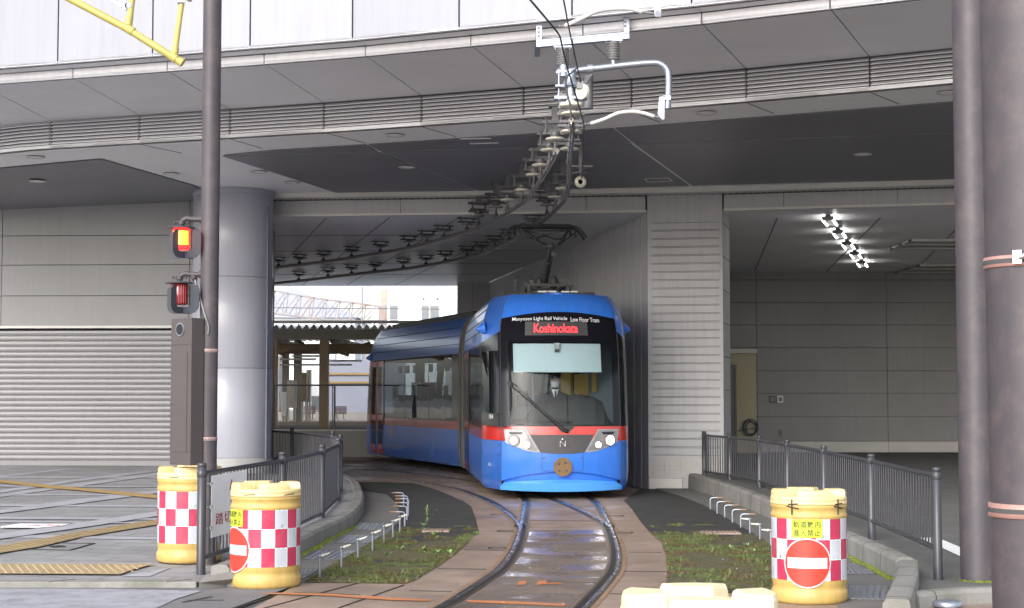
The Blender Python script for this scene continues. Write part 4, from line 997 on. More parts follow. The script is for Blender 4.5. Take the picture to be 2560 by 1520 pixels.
# irrigation standpipes
def tap(px, py, h_, dirx, elbow, label, group):
    b_ = G(px, py, .005); r = empty('irrigation_tap', b_, label, 'irrigation tap', group)
    dv = Vector((dirx[0], dirx[1], dirx[2] if len(dirx) > 2 else 0)).normalized(); mb = MB()
    if elbow:
        mb.tube([b_, b_ + Vector((0, 0, h_ - .03)), b_ + Vector((0, 0, h_ - .008)) + dv * .012, b_ + Vector((0, 0, h_)) + dv * .035, b_ + Vector((0, 0, h_)) + dv * .10], .012, 8)
    else:
        mb.cyl(b_, b_ + Vector((0, 0, h_)), .011, n=8); mb.ball(b_ + Vector((0, 0, h_ + .004)), .021, 8, sc=(1, 1, .8))
    mb.build('standpipe', M['galv'], r)
    mb = MB(); s_ = b_ + Vector((0, 0, h_)) + dv * (.10 if elbow else .015); mb.cyl(s_, s_ + dv * .03, .014, n=8); mb.cyl(s_ + dv * .03, s_ + dv * .085, .008, n=7); mb.cyl(s_ + dv * .045, s_ + dv * .06, .012, n=7)
    mb.build('nozzle', M['porcelain'] if not elbow else M['rust'], r)
gl = 'short irrigation pipes along the left bed'; near = ['nearest', 'second', 'third', 'fourth', 'fifth', 'sixth', 'seventh', 'eighth', 'ninth', 'tenth', 'eleventh', 'twelfth']
lt = [(799, 1442, 0), (853.5, 1418, 0), (894.5, 1396, 0), (931, 1377, 0), (960, 1358, 0), (982, 1343, 0), (999.6, 1331, 0), (1011.7, 1316, 1), (1017, 1300, 1), (1020, 1290, 1), (1021, 1279, 1), (1019, 1271, 1), (1009, 1262, 1)]
for i, (x, y, e_) in enumerate(lt):
    t = ['nearest', 'second', 'third', 'fourth', 'fifth', 'sixth', 'seventh', 'eighth', 'ninth', 'tenth', 'eleventh', 'twelfth', 'farthest'][i]
    tap(x, y, .18, (-.95, -.1) if e_ else (.82, .5, .28), e_, '%s short grey irrigation pipe in the left row, %s' % (t, 'bent over to the left' if e_ else 'nozzle pointing right'), gl)
rt = [(1776, 1273, 1), (1793, 1284, 1), (1812, 1293.6, 1), (1831, 1306, 1), (1852, 1318.6, 1), (1875, 1333.5, 0), (1900, 1348, 0), (1927, 1364.5, 0)]
for i, (x, y, e_) in enumerate(rt):
    t = ['farthest', 'second farthest', 'third farthest', 'fourth farthest', 'fifth farthest', 'third nearest', 'second nearest', 'nearest'][i]
    tap(x, y, .165, (.98, -.1) if e_ else (-.95, .3, .08), e_, '%s short grey irrigation pipe in the right row, %s' % (t, 'bent over to the right' if e_ else 'nozzle pointing left'), 'short irrigation pipes along the right bed')
# small round metal ground lamp
p_ = G(2368, 1512, .02); mb = MB(); mb.lathe([(.11, -.01), (.115, .02), (.09, .035), (.0, .04)], p_, 32); tag(mb.build('ground_stud', M['galv'], off=p_), 'flat round metal ground stud between the near kerb and the right pole', 'ground stud')

# ================================================================== FENCES
def fence(name, posts, label, zr0, zr1, ztop, r_post=.04, pick=.115, zg=None, ncut=None):
    """posts: list of (x, y, ground z); tubular posts, two rails and thin balusters per span"""
    f = empty(name, (posts[0][0], posts[0][1], posts[0][2]), label, 'fence')
    for x, y, z in posts:
        mb = MB(); mb.lathe([(r_post, z - .02), (r_post, ztop - .045), (r_post * .9, ztop - .043), (r_post * .9, ztop - .038), (r_post, ztop - .036), (r_post, ztop - .012), (r_post * .85, ztop), (0, ztop + .001)], (x, y, 0), 20)
        po = mb.build('post', M['fence'], f)
        mb = MB()
        mb.lathe([(r_post + .003, zr1 - .03), (r_post + .004, zr1 - .028), (r_post + .004, zr1 + .02), (r_post + .003, zr1 + .022)], (x, y, 0), 20)
        mb.build('collar', M['fence'], po)
    for (x0, y0, _), (x1, y1, _) in zip(posts, posts[1:]):
        a = Vector((x0, y0, 0)); b = Vector((x1, y1, 0)); d = (b - a); L_ = d.length; d.normalize(); a2 = a + d * r_post * .8; b2 = b - d * r_post * .8
        z = Vector((0, 0, 1))
        mb = MB(); mb.cyl(a2 + z * zr1, b2 + z * zr1, .021, n=12); mb.build('top_rail', M['fence'], f)
        mb = MB(); mb.cyl(a2 + z * zr0, b2 + z * zr0, .021, n=12); mb.build('bottom_rail', M['fence'], f)
        n_ = max(3, int(round((L_ - .1) / pick))); mb = MB()
        for i in range(n_):
            c = a + d * (.05 + (L_ - .1) * (i + .5) / n_); mb.cyl(c + z * zr0, c + z * zr1, .0085, n=8, caps=False)
        mb.build('balusters', M['fence'], f)
    return f
def fp(px, top, z):  # post whose top (at 1.0 m) shows at row 'top'
    q = G(px, top, z); return q
lp_ = []
for px, base, zg in ((502, 1436, .06), (705, 1350, .11), (804, 1295.5, .145), (844, 1255, .15)):
    q = G(px, base, zg); lp_.append((q.x, q.y, zg))
for px, top in ((851, 1086), (832, 1078), (730, 1068.5), (648, 1063)):
    q = G(px, top, 1.04); lp_.append((q.x, q.y, .15))
fence('guard_fence', lp_, 'grey tubular fence curving round the left pavement from the near drums to behind the column', .20, .945, 1.04, pick=.115)
rp_ = []
for px, top, Y_ in ((2341, 1167, 13.94), (2177, 1137, 17.1), (2059, 1115, 20.0), (1968, 1099, 22.7), (1898, 1086, 25.0), (1824, 1079, 26.8), (1760, 1072.6, 28.15)):
    q = AT(px, top, Y_); rp_.append((q.x, q.y, .02 if Y_ < 15 else zR(Y_)))
fence('guard_fence', rp_, 'grey tubular fence running beside the right kerb up to the ribbed pillar', .31, .94, 1.015, pick=.125)

# ================================================================== CRASH-CUSHION DRUMS
def cylmap(c, r, ang0):
    """x along the circumference, y up; ang0 = direction faced"""
    def fn(x, y):
        a = ang0 + x / r; return Vector((c[0] + r * math.cos(a), c[1] + r * math.sin(a), c[2] + y))
    return fn
def patch(mb, fn, outline, mi=0, nx=16):
    """flat outline (list of x,y convex) wrapped on a cylinder: cut into vertical strips"""
    xs = [p[0] for p in outline]; x0, x1 = min(xs), max(xs)
    def yr(x):
        ys = []
        for (ax, ay), (bx, by) in zip(outline, outline[1:] + outline[:1]):
            if (ax - x) * (bx - x) <= 0 and abs(ax - bx) > 1e-9: ys.append(ay + (by - ay) * (x - ax) / (bx - ax))
            elif abs(ax - bx) <= 1e-9 and abs(ax - x) < 1e-6: ys += [ay, by]
        return (min(ys), max(ys)) if ys else None
    pr = []
    for i in range(nx + 1):
        x = x0 + (x1 - x0) * min(max(i / nx, 1e-4), 1 - 1e-4); r_ = yr(x)
        if r_: pr.append((x, r_[0], r_[1]))
    vs = []
    for x, a, b in pr: vs += [fn(x, a), fn(x, b)]
    mb.add(vs, [(2 * i, 2 * i + 2, 2 * i + 3, 2 * i + 1) for i in range(len(pr) - 1)], mi, True)
R_D = .3
def make_drum():
    r = bpy.data.objects.new('crash_drum', None); C.objects.link(r)
    mb = MB()
    prof = [(.27, 0), (.29, .005), (.302, .03), (.302, .085), (.294, .10), (.289, .108), (.289, .135), (.293, .145), (.296, .18), (.296, .665), (.299, .672), (.302, .68), (.302, .695), (.296, .702), (.293, .715), (.293, .735), (.299, .745), (.302, .755), (.302, .765), (.296, .772), (.2, .772)]
    mb.lathe(prof, n=64); mb.build('body', M['barrel'], r)
    mb = MB(); mb.lathe([(.2, .772), (.300, .773), (.303, .778), (.303, .792), (.300, .80), (.299, .803), (.303, .806), (.300, .828), (.292, .836), (.10, .832), (0, .831)], n=64)
    for k in range(4):
        a0 = k * PI / 2 + PI / 4 - .50; a1 = a0 + 1.0; N = 14; hh = .888
        def P(a, rr, z): return Vector((rr * math.cos(a), rr * math.sin(a), z))
        rows = [(.297, .82, 0.0), (.296, .865, .03), (.289, hh - .004, .05), (.278, hh, .07), (.165, hh, .07), (.150, hh - .008, .05), (.142, .83, .0)]
        vs = []
        for rr, z, tin in rows:
            for i in range(N + 1): vs.append(P(lerp(a0 + tin, a1 - tin, i / N), rr, z))
        m_ = N + 1; nr = len(rows)
        mb.add(vs, [(j * m_ + i, j * m_ + i + 1, (j + 1) * m_ + i + 1, (j + 1) * m_ + i) for j in range(nr - 1) for i in range(N)], 0, False)
        mb.add(vs, [[j * m_ for j in range(nr)], [j * m_ + N for j in range(nr - 1, -1, -1)]], 0)
    mb.build('lid', M['barrel_top'], r)
    # chequered reflective sheet, three rows
    mb = MB(); cells = 16; z0_, z1_ = .185, .665
    hz = (z1_ - z0_) / 3
    for row in range(3):
        for k in range(cells):
            a0 = 2 * PI * k / cells; a1 = 2 * PI * (k + 1) / cells; N = 3; red = (row + k) % 2
            g = 0
            za, zb_ = z0_ + row * hz, z0_ + (row + 1) * hz
            vs = []
            for i in range(N + 1):
                a = lerp(a0, a1, i / N); vs += [Vector((.2985 * math.cos(a), .2985 * math.sin(a), za)), Vector((.2985 * math.cos(a), .2985 * math.sin(a), zb_))]
            mb.add(vs, [(2 * i, 2 * i + 2, 2 * i + 3, 2 * i + 1) for i in range(N)], 0 if red else 1, True)
            if not red:   # pale translucent rim round each white cell
                for (u0, u1, v0, v1) in ((0, .07, 0, 1), (.93, 1, 0, 1), (.07, .93, 0, .045), (.07, .93, .955, 1)):
                    vs = []; 
                    for i in range(3):
                        a = lerp(a0, a1, lerp(u0, u1, i / 2)); vs += [Vector((.2991 * math.cos(a), .2991 * math.sin(a), lerp(za, zb_, v0))), Vector((.2991 * math.cos(a), .2991 * math.sin(a), lerp(za, zb_, v1)))]
                    mb.add(vs, [(0, 2, 3, 1), (2, 4, 5, 3)], 2, True)
            # hairline cracks
            if random.random() < .55:
                a = lerp(a0, a1, random.uniform(.15, .85)); z = random.uniform(za, zb_); pts = []
                for s_ in range(7):
                    pts.append(Vector((.2998 * math.cos(a), .2998 * math.sin(a), z))); a += random.uniform(-.035, .035); z += random.uniform(-.035, .03); z = min(max(z, z0_), z1_)
                for p_, q_ in zip(pts, pts[1:]):
                    if (p_ - q_).length > .002: mb.beam(p_, q_, .0016, .0016, 3)
    mb.build('chequered_sheet', [M['r_red'], M['r_white'], M['r_edge'], M['galv_dark']], r)
    return r
drum = make_drum(); GRP = 'yellow crash drums with red and white chequers beside the track'
def place_drum(px, base, zg, rz, label, first=None):
    q = G(px, base, zg); o = first or copy_tree(drum)
    k = q.y + R_D * .96                       # base row is the front edge of the foot ring
    o.location = (q.x * k / q.y, k, zg); o.rotation_euler = (0, 0, rz); return tag(o, label, 'crash drum', GRP)
dA = place_drum(663, 1474, 0, PI / 4 + .42, 'yellow drum with a half-hidden no-entry disc, standing in front of the left fence', drum)
dB = place_drum(2024, 1513, 0, PI / 4, 'yellow drum on the right facing the camera with a full no-entry disc and yellow notice')
dC = place_drum(472.5, 1410, .08, .95, 'yellow drum without any notice, farthest left, behind the fence end post')
pD = G(1744, 1478, .888); dD = copy_tree(drum); dD.location = (pD.x, pD.y + .12, 0); dD.rotation_euler = (0, 0, PI / 4 - .03); tag(dD, 'pale yellow drum cut off by the bottom edge, only its notched lid showing', 'crash drum', GRP)
dD.location = (Vector(((1744 - CX) / F * 6.15, 6.15, 0)))
for o in kids(dD):
    if o.name.startswith('lid'):
        o.data = o.data.copy(); o.data.materials.clear(); o.data.materials.append(mat('sun_bleached_lid', (.80, .70, .45), .4, 0, .05, 4))
def drum_notice(d, face):
    """no-entry disc and two-line notice wrapped on the drum; face = angle in the drum's frame"""
    f1 = cylmap((0, 0, 0), .3025, face); f2 = cylmap((0, 0, 0), .3035, face); f3 = cylmap((0, 0, 0), .3045, face); f4 = cylmap((0, 0, 0), .3072, face)
    zc = .325; rr = .195; n_ = 48
    mb = MB(); patch(mb, f1, [(rr * math.cos(2 * PI * i / n_), zc + rr * math.sin(2 * PI * i / n_)) for i in range(n_)], 1, 40)
    patch(mb, f2, [((rr - .011) * math.cos(2 * PI * i / n_), zc + (rr - .011) * math.sin(2 * PI * i / n_)) for i in range(n_)], 0, 40)
    patch(mb, f3, [(-.162, zc - .042), (.162, zc - .042), (.162, zc + .042), (-.162, zc + .042)], 1, 16)
    mb.build('no_entry_disc', [M['noentry'], M['r_white']], d)
    mb = MB(); cx_ = .0
    patch(mb, f3, [(-.122, .523), (.122, .523), (.122, .665), (-.122, .665)], 0, 10)
    add_text(mb, '軌道敷内', .215, .052, lambda x, y: f4(x, y + .626), 1, 1.1, .008)
    add_text(mb, '進入禁止', .215, .052, lambda x, y: f4(x, y + .560), 1, 1.1, .008)
    mb.build('notice_plate', [M['sign_yellow'], M['ink']], d)
# facing angles: towards the camera is -90 deg in the world; undo each drum's own turn
drum_notice(dB, -PI / 2 - .235 - dB.rotation_euler.z)
drum_notice(dA, -PI / 2 - .93 - dA.rotation_euler.z)
# black ties holding the lid of the right drum
for s_ in (-.62, .66):
    mb = MB(); f = cylmap((0, 0, 0), .306, -PI / 2 + s_ - dB.rotation_euler.z)
    for a, b in (((0, .70), (0, .82)), ((-.045, .765), (.055, .748)), ((-.03, .78), (.05, .785))): mb.tube([f(*a), f(lerp(a[0], b[0], .5), lerp(a[1], b[1], .5)), f(*b)], .0055, 6)
    mb.build('lid_tie', M['rubber'], dB)
for d, s__ in ((dA, (-.35, .85)), (dC, (-.35,))):
    for s_ in s__:
        mb = MB(); f = cylmap((0, 0, 0), .305, -PI / 2 + s_ - d.rotation_euler.z); mb.tube([f(-.05, .79), f(0, .795), f(.06, .797)], .004, 6)
        mb.build('lid_tie', M['rubber'], d)

# ================================================================== POLES
PY = 14.95; ptop = AT(531.5, 0, PY); pl = Vector((ptop.x, PY, PL))
pole = empty('signal_pole', (pl.x, pl.y, PL), 'slim brown steel pole on the left carrying the two red warning lamps', 'pole')
mb = MB(); dirp = (ptop - Vector((pl.x, pl.y, 0)))
pb = Vector((pl.x, pl.y, PL)); pt = Vector((ptop.x, ptop.y, ptop.z + .6))
# vertical pole (the slight lean in the picture is perspective)
mb.cyl(pb, pt, .0845, .086, n=32); mb.build('shaft', M['brown_pole'], pole)
mb = MB(); mb.lathe([(.105, PL), (.105, PL + .02), (.088, PL + .035)], (pb.x, pb.y, 0), 28); mb.build('base_collar', M['brown_pole'], pole)
PX, PY = pb.x, pb.y
# cabinet on the pole
cabz0, cabz1 = AT(470, 1161, PY).z, AT(470, 797, PY).z
ca = AT(427, 980, PY).x; cb = AT(479, 980, PY - .2).x; cc2 = AT(514, 980, PY).x
cab = empty('control_cabinet', ((ca + cc2) / 2, PY - .1, cabz0), 'tall narrow brown cabinet with a round speaker, strapped to the left pole', 'cabinet')
A_ = Vector((ca, PY - .02, 0)); B_ = Vector((cb, PY - .235, 0)); C_ = Vector((cc2, PY - .09, 0)); D2 = A_ + (C_ - B_)
mb = MB(); mb.prism([(p.x, p.y) for p in (A_, B_, C_, D2)], cabz0, cabz1); mb.build('case', M['cabinet'], cab, bevel=.006)
fu = (B_ - A_).normalized(); fn_ = Vector((fu.y, -fu.x, 0))
def face(u, z, o=0.0): return A_ + fu * u + fn_ * o + Vector((0, 0, z))
fw = (B_ - A_).length
mb = MB(); zt_ = AT(450, 862, PY).z
for a, b in (((.012, zt_), (fw - .012, zt_)), ((fw - .012, zt_), (fw - .012, cabz0 + .02))): mb.beam(face(a[0], a[1], .001), face(b[0], b[1], .001), .006, .005)
mb.build('door_gap', M['dark_gap'], cab)
mb = MB(); mb.slab(face(.06, cabz0 + .12, .0), face(fw * .82, cabz0 + .12, .0), face(fw * .82, zt_ - .07, .0), face(.06, zt_ - .07, .0), fn_, .006); mb.build('door_panel', M['cabinet'], cab, bevel=.002)
mb = MB(); sp_ = face(fw * .47, AT(450, 825, PY).z, 0)
mb.cyl(sp_, sp_ + fn_ * .012, .062, n=28, mi=0); mb.cyl(sp_ + fn_ * .013, sp_ + fn_ * .016, .05, n=28, mi=1); mb.build('speaker', [M['galv'], M['black']], cab)
mb = MB(); k_ = face(.018, AT(430, 1008, PY).z, 0); mb.cyl(k_, k_ + fn_ * .015, .014, n=12); mb.build('lock', M['chrome'], cab)
for yy in (877, 1097):
    z_ = AT(500, yy, PY).z; mb = MB(); mb.lathe([(.086, z_ - .017), (.089, z_ - .015), (.089, z_ + .015), (.086, z_ + .017)], (PX, PY, 0), 28)
    mb.box((PX - .07, PY - .04, z_), (.09, .05, .06), rz=.3)
    for k in range(5): mb.box((PX - .045 + k * .022, PY - .088 + abs(k - 2) * .003, z_), (.007, .006, .012), 1)
    mb.build('strap', [mat('pinkish_strap', (.33, .24, .22), .5, .2, .1), M['dark_gap']], cab)
# warning lamps
M['lens_off'] = mat('red_lens_unlit', (.20, .010, .015), .12, 0, .1, 20, coat=.6)
M['lens_rim'] = mat('red_lens_glow', (.5, .02, .02), .3, 0, 0, emit=(1, .03, .03), es=.9)
M['lens_on'] = mat('lit_amber_core', (.9, .4, .05), .3, 0, 0, emit=(1, .20, .01), es=1.9)
M['lens_on2'] = mat('lit_amber_dot', (.9, .6, .1), .3, 0, 0, emit=(1, .36, .01), es=1.35)
def lamp(px, py_arm, ytop, lit, label):
    zc1 = AT(px, ytop, PY).z; X = (px - CX) / F * PY; Y = PY - .0; za = AT(px, py_arm, PY).z
    r = empty('warning_lamp', (X, Y, zc1 - .27), label, 'signal lamp', 'red warning lamps on the left pole')
    mb = MB(); pts = [Vector((PX - .07, PY, za)), Vector((X + .11, Y, za + .0)), Vector((X + .05, Y, za + .006)), Vector((X + .012, Y, za - .015)), Vector((X, Y, za - .055)), Vector((X, Y, zc1 + .05))]
    mb.tube(smooth_path(pts, 5), .025, 14); mb.cyl((PX - .095, PY, za), (PX - .07, PY, za), .038, n=18); mb.cyl((X, Y, zc1 + .035), (X, Y, zc1 + .065), .034, n=16)
    mb.cyl((X - .06, Y, zc1 + .055), (X + .06, Y, zc1 + .055), .009, n=8); mb.ball((X - .062, Y, zc1 + .055), .014, 8); mb.ball((X + .062, Y, zc1 + .055), .014, 8); mb.build('bracket', M['brown_pole'], r)
    mb = MB(); mb.lathe([(.03, zc1 + .02), (.12, zc1 + .008), (.135, zc1), (.134, zc1 - .004), (.03, zc1 + .0)], (X, Y, 0), 32); mb.cyl((X, Y, zc1), (X, Y, zc1 + .045), .022, n=14); mb.build('cap', M['hood'], r)
    mb = MB(); mb.lathe([(.07, zc1 - .001), (.082, zc1 - .015), (.080, zc1 - .19), (.07, zc1 - .205), (.0, zc1 - .206)], (X, Y, 0), 36); ln = mb.build('lens', M['lens_rim'] if lit else M['lens_off'], r)
    if lit:
        mb = MB()
        for j in range(20):
            for i in range(-15, 16):
                a = -PI / 2 + .08 + i * .068; zz_ = zc1 - .035 - j * .0066
                c = Vector((X + .0825 * math.cos(a), Y + .0825 * math.sin(a), zz_)); t = Vector((-math.sin(a), math.cos(a), 0)) * .0026
                mb.add([c - t - Vector((0, 0, .0030)), c + t - Vector((0, 0, .0030)), c + t + Vector((0, 0, .0030)), c - t + Vector((0, 0, .0030))], [(0, 1, 2, 3)], 0 if (i > 5 and random.random() < .6) or random.random() < .15 else 1)
        mb.build('lit_grid', [M['lens_on'], M['lens_on2']], ln)
    else:
        mb = MB()
        for i in range(12):
            a = -PI + i * PI / 11; mb.cyl((X + .078 * math.cos(a), Y + .078 * math.sin(a), zc1 - .02), (X + .077 * math.cos(a), Y + .077 * math.sin(a), zc1 - .19), .006, n=6)
        mb.build('lens_rib', M['lens_off'], ln)
    # two crossing U-shaped baffle plates
    for ang, w_ in ((-.55, .20), (1.05, .17)):
        u = Vector((math.cos(ang), math.sin(ang), 0)); mb = MB(); n__ = Vector((-u.y, u.x, 0)) * .0025
        ro, ri = w_, .092; zt__, zb_ = zc1 - .02, zc1 - .285; zi = zc1 - .225
        out = [(-ro * .88, zt__)]
        rc = .085
        out = [(-ro + .04, zt__), (-ro, zt__ - .04), (-ro, zb_ + rc)] + [(-ro + rc - rc * math.cos(t), zb_ + rc - rc * math.sin(t)) for t in (.4, .8, 1.2, PI / 2)] + [(ro - rc + rc * math.sin(t), zb_ + rc - rc * math.cos(t)) for t in (0, .4, .8, 1.2)] + [(ro, zb_ + rc), (ro, zt__ - .04), (ro - .04, zt__)]
        inn = [(-ri, zt__), (-ri, zt__ - .04), (-ri, zi + .02)] + [(-ri + .005, zi + .012), (-ri + .01, zi + .006), (-ri + .015, zi + .002), (-ri + .02, zi)] + [(ri - .02, zi), (ri - .015, zi + .002), (ri - .01, zi + .006), (ri - .005, zi + .012)] + [(ri, zi + .02), (ri, zt__ - .04), (ri, zt__)]
        ctr_ = Vector((X + .035, Y, 0)); m_ = len(out)
        vs = [ctr_ + u * a + Vector((0, 0, z)) + n__ for a, z in out] + [ctr_ + u * a + Vector((0, 0, z)) + n__ for a, z in inn] + [ctr_ + u * a + Vector((0, 0, z)) - n__ for a, z in out] + [ctr_ + u * a + Vector((0, 0, z)) - n__ for a, z in inn]
        fs = []
        for i in range(m_ - 1):
            fs += [(i, i + 1, m_ + i + 1, m_ + i), (2 * m_ + i, 3 * m_ + i, 3 * m_ + i + 1, 2 * m_ + i + 1), (i, 2 * m_ + i, 2 * m_ + i + 1, i + 1), (m_ + i, m_ + i + 1, 3 * m_ + i + 1, 3 * m_ + i)]
        mb.add(vs, fs); mb.build('baffle_plate', M['hood'], r)
    return r
M['hood'] = mat('lamp_hood_paint', (.045, .05, .065), .4, .1, .08, 8)
l1_ = lamp(450, 548, 570, True, 'upper red warning lamp, lit glowing orange, on the left pole')
l2_ = lamp(447, 686, 708, False, 'lower red warning lamp, unlit dark red, above the cabinet')
mb = MB(); a = Vector(((480 - CX) / F * PY, PY, AT(480, 692, PY).z)); b = Vector(((487 - CX) / F * PY, PY - .03, AT(487, 700, PY).z)); mb.cyl(a, b, .025, n=12)
mb.tube(smooth_path([b, AT(500, 745, PY - .06), AT(513, 790, PY - .09), AT(521, 815, PY - .09), AT(520, 836, PY - .09)], 6), .011, 8, 1); mb.build('conduit', [M['brown_pole'], M['galv_dark']], l2_)

# white crossing board on the left fence
fa = Vector(lp_[0]); fb = Vector(lp_[1]); fd = (fb - fa); fd.z = 0; fd.normalize(); fnn = Vector((fd.y, -fd.x, 0))
def onf(px, py, off):    # point on the fence plane shown at a pixel
    d = ray(px, py); o_ = Vector((0, 0, H)); P0 = Vector((fa.x, fa.y, 0)) + fnn * off
    t = (P0 - o_).dot(fnn) / d.dot(fnn); return o_ + d * t
bt = [onf(531.5, 1189, .045), onf(615.7, 1175, .045), onf(616, 1318, .045), onf(528, 1346, .045)]
s0 = min((p - fa).dot(fd) for p in bt); s1 = max((p - fa).dot(fd) for p in bt); zt_ = sum(p.z for p in bt[:2]) / 2; zb_ = sum(p.z for p in bt[2:]) / 2
def bp_(s, z, o=.0): return Vector((fa.x, fa.y, 0)) + fd * s + fnn * (.045 + o) + Vector((0, 0, z))
board = empty('crossing_board', bp_((s0 + s1) / 2, zb_), 'white board with a red arrow and red lettering wired to the left fence', 'sign')
mb = MB(); mb.slab(bp_(s0, zb_), bp_(s1, zb_), bp_(s1, zt_), bp_(s0, zt_), -fnn, .004); mb.build('panel', M['sign_white'], board)
mb = MB(); sc_ = (s0 + s1) / 2; hh = zt_ - zb_; wd = s1 - s0
fnt = lambda x, y: bp_(sc_ + x, (zb_ + zt_) / 2 + y, .003)
def sgn(pts): mb.add([fnt(*p) for p in pts], [list(range(len(pts)))])
xa = .04 * wd
sgn([(xa - .012, -.02 * hh), (xa + .012, -.02 * hh), (xa + .012, .27 * hh), (xa - .012, .27 * hh)])
sgn([(xa - .07, .20 * hh), (xa - .05, .20 * hh), (xa, .33 * hh), (xa, .40 * hh)]); sgn([(xa, .40 * hh), (xa, .33 * hh), (xa + .05, .20 * hh), (xa + .07, .20 * hh)])
add_text(mb, '踏切内', wd * .66, hh * .20, lambda x, y: fnt(x - wd * .06, y - hh * .22), 0, 1.15)
mb.build('lettering', M['ink_red'], board)
mb = MB()
for z_ in (zt_ - .07, (zt_ + zb_) / 2, zb_ + .09): mb.box(bp_(s0 - .02, z_, -.01), (.03, .03, .03)); mb.cyl(bp_(s0 - .05, z_, -.02), bp_(s0 + .02, z_, .004), .006, n=8)
mb.build('clips', M['chrome'], board)

# right-hand poles
r1 = empty('steel_pole', G(2443, 1452, .05), '', 'pole'); tag(r1, 'dark brown round pole standing just behind the right fence end post', 'pole')
YR = 13.9; xr = (2437 - CX) / F * YR; r1.location = (xr, YR, .04)
mb = MB(); mb.lathe([(.155, .03), (.155, .05), (.152, .06), (.148, 6.0)], (xr, YR, 0), 48); mb.build('shaft', M['brown_pole'], r1)
mb = MB(); mb.tube([(xr + .125, YR - .115, 2.95), (xr + .125, YR - .115, .95)], .014, 8); mb.tube([(xr + .13, YR - .13, 2.96), (xr + .11, YR - .10, 2.97)], .012, 8); mb.build('conduit', M['brown_pole'], r1)
mb = MB()
for k in range(160):
    a = random.uniform(PI, 2 * PI); c = Vector((xr + math.cos(a) * .16, YR + math.sin(a) * .16, .04)); mb.add([c + Vector((random.uniform(-.02, .02), random.uniform(-.02, .02), 0)) for _ in range(3)] + [c + Vector((0, 0, random.uniform(.01, .025)))], [(0, 1, 3), (1, 2, 3), (2, 0, 3)])
o = mb.build('base_moss', bpy.data.materials['bright_moss'], r1); o['kind'] = 'stuff'
YR2 = 9.2; xr2 = (2580 - CX) / F * YR2
r2 = empty('steel_pole', (xr2, YR2, 0), 'thick brown pole with two perforated clamp bands, cut off by the right frame edge', 'pole')
mb = MB(); mb.lathe([(.245, -.02), (.243, .3), (.262, 5.0)], (xr2, YR2, 0), 56); mb.build('shaft', M['brown_pole'], r2)
for yy, hh in ((650, .032), (1281, .04)):
    z_ = AT(2500, yy, YR2 - .22).z; mb = MB(); rr = .245 + (z_ * .0036) + .004
    mb.lathe([(rr, z_ - hh), (rr + .005, z_ - hh + .003), (rr + .005, z_ + hh - .003), (rr, z_ + hh)], (xr2, YR2, 0), 56)
    for k in range(40):
        a = PI * .95 + k * .058; mb.box((xr2 + (rr + .0055) * math.cos(a), YR2 + (rr + .0055) * math.sin(a), z_), (.003, .018, .026), 1, rz=a)
    mb.build('clamp_band', [mat('rusty_pink_band', (.42, .24, .21), .5, .3, .2, 9), M['dark_gap']], r2)
z_ = AT(2500, 643, YR2 - .22).z; mb = MB(); an = math.radians(238); cpt = Vector((xr2 + .275 * math.cos(an), YR2 + .275 * math.sin(an), z_))
mb.box(cpt, (.03, .05, .075), rz=an); mb.tube([cpt + Vector((.0, -.02, 0)), cpt + Vector((.10, -.06, .004)), cpt + Vector((.3, -.06, .01))], .017, 10); mb.ball(cpt + Vector((.035, -.03, .005)), .026, 10); mb.build('clamp_bolt', M['chrome'], r2)

# yellow overhead pipe frame at the upper left
YP = 11.0
yp = empty('height_bar', AT(330, 60, YP), 'yellow painted steel pipe frame hanging in at the top left corner', 'pipe frame')
mb = MB(); mb.tube([AT(60, -62, YP), AT(185, 2, YP), AT(320, 73, YP), AT(453, 156, YP)], .0262, 16); mb.cyl(AT(311, 66, YP), AT(333, 80, YP), .031, n=18); mb.cyl(AT(427, 139, YP), AT(441, 148, YP), .031, n=18); mb.cyl(AT(446, 151, YP), AT(457, 158, YP), .030, n=18)
mb.build('main_pipe', M['yellow'], yp)
mb = MB(); mb.tube([AT(322, 68, YP), AT(330, 0, YP), AT(337, -60, YP)], .022, 14); mb.cyl(AT(321, 62, YP), AT(324, 42, YP), .027, n=16); mb.build('hanger_pipe', M['yellow'], yp)
mb = MB(); mb.tube([AT(436, 138, YP), AT(455, 0, YP), AT(463, -60, YP)], .020, 14); mb.cyl(AT(436, 136, YP), AT(439, 118, YP), .025, n=16); mb.build('hanger_pipe', M['yellow'], yp)
mb = MB(); mb.cyl(AT(324, 20, YP), AT(325, 10, YP), .029, n=18); mb.box(AT(308, 8, YP - .01), (.03, .05, .06)); mb.beam(AT(270, -6, YP), AT(315, 24, YP), .03, .012); mb.build('clamp', M['chrome'], yp)
mb = MB(); mb.cyl(AT(446, 4, YP), AT(462, 5, YP), .027, n=14); mb.ball(AT(474, -2, YP), .02, 10); mb.build('clamp', M['chrome'], yp)

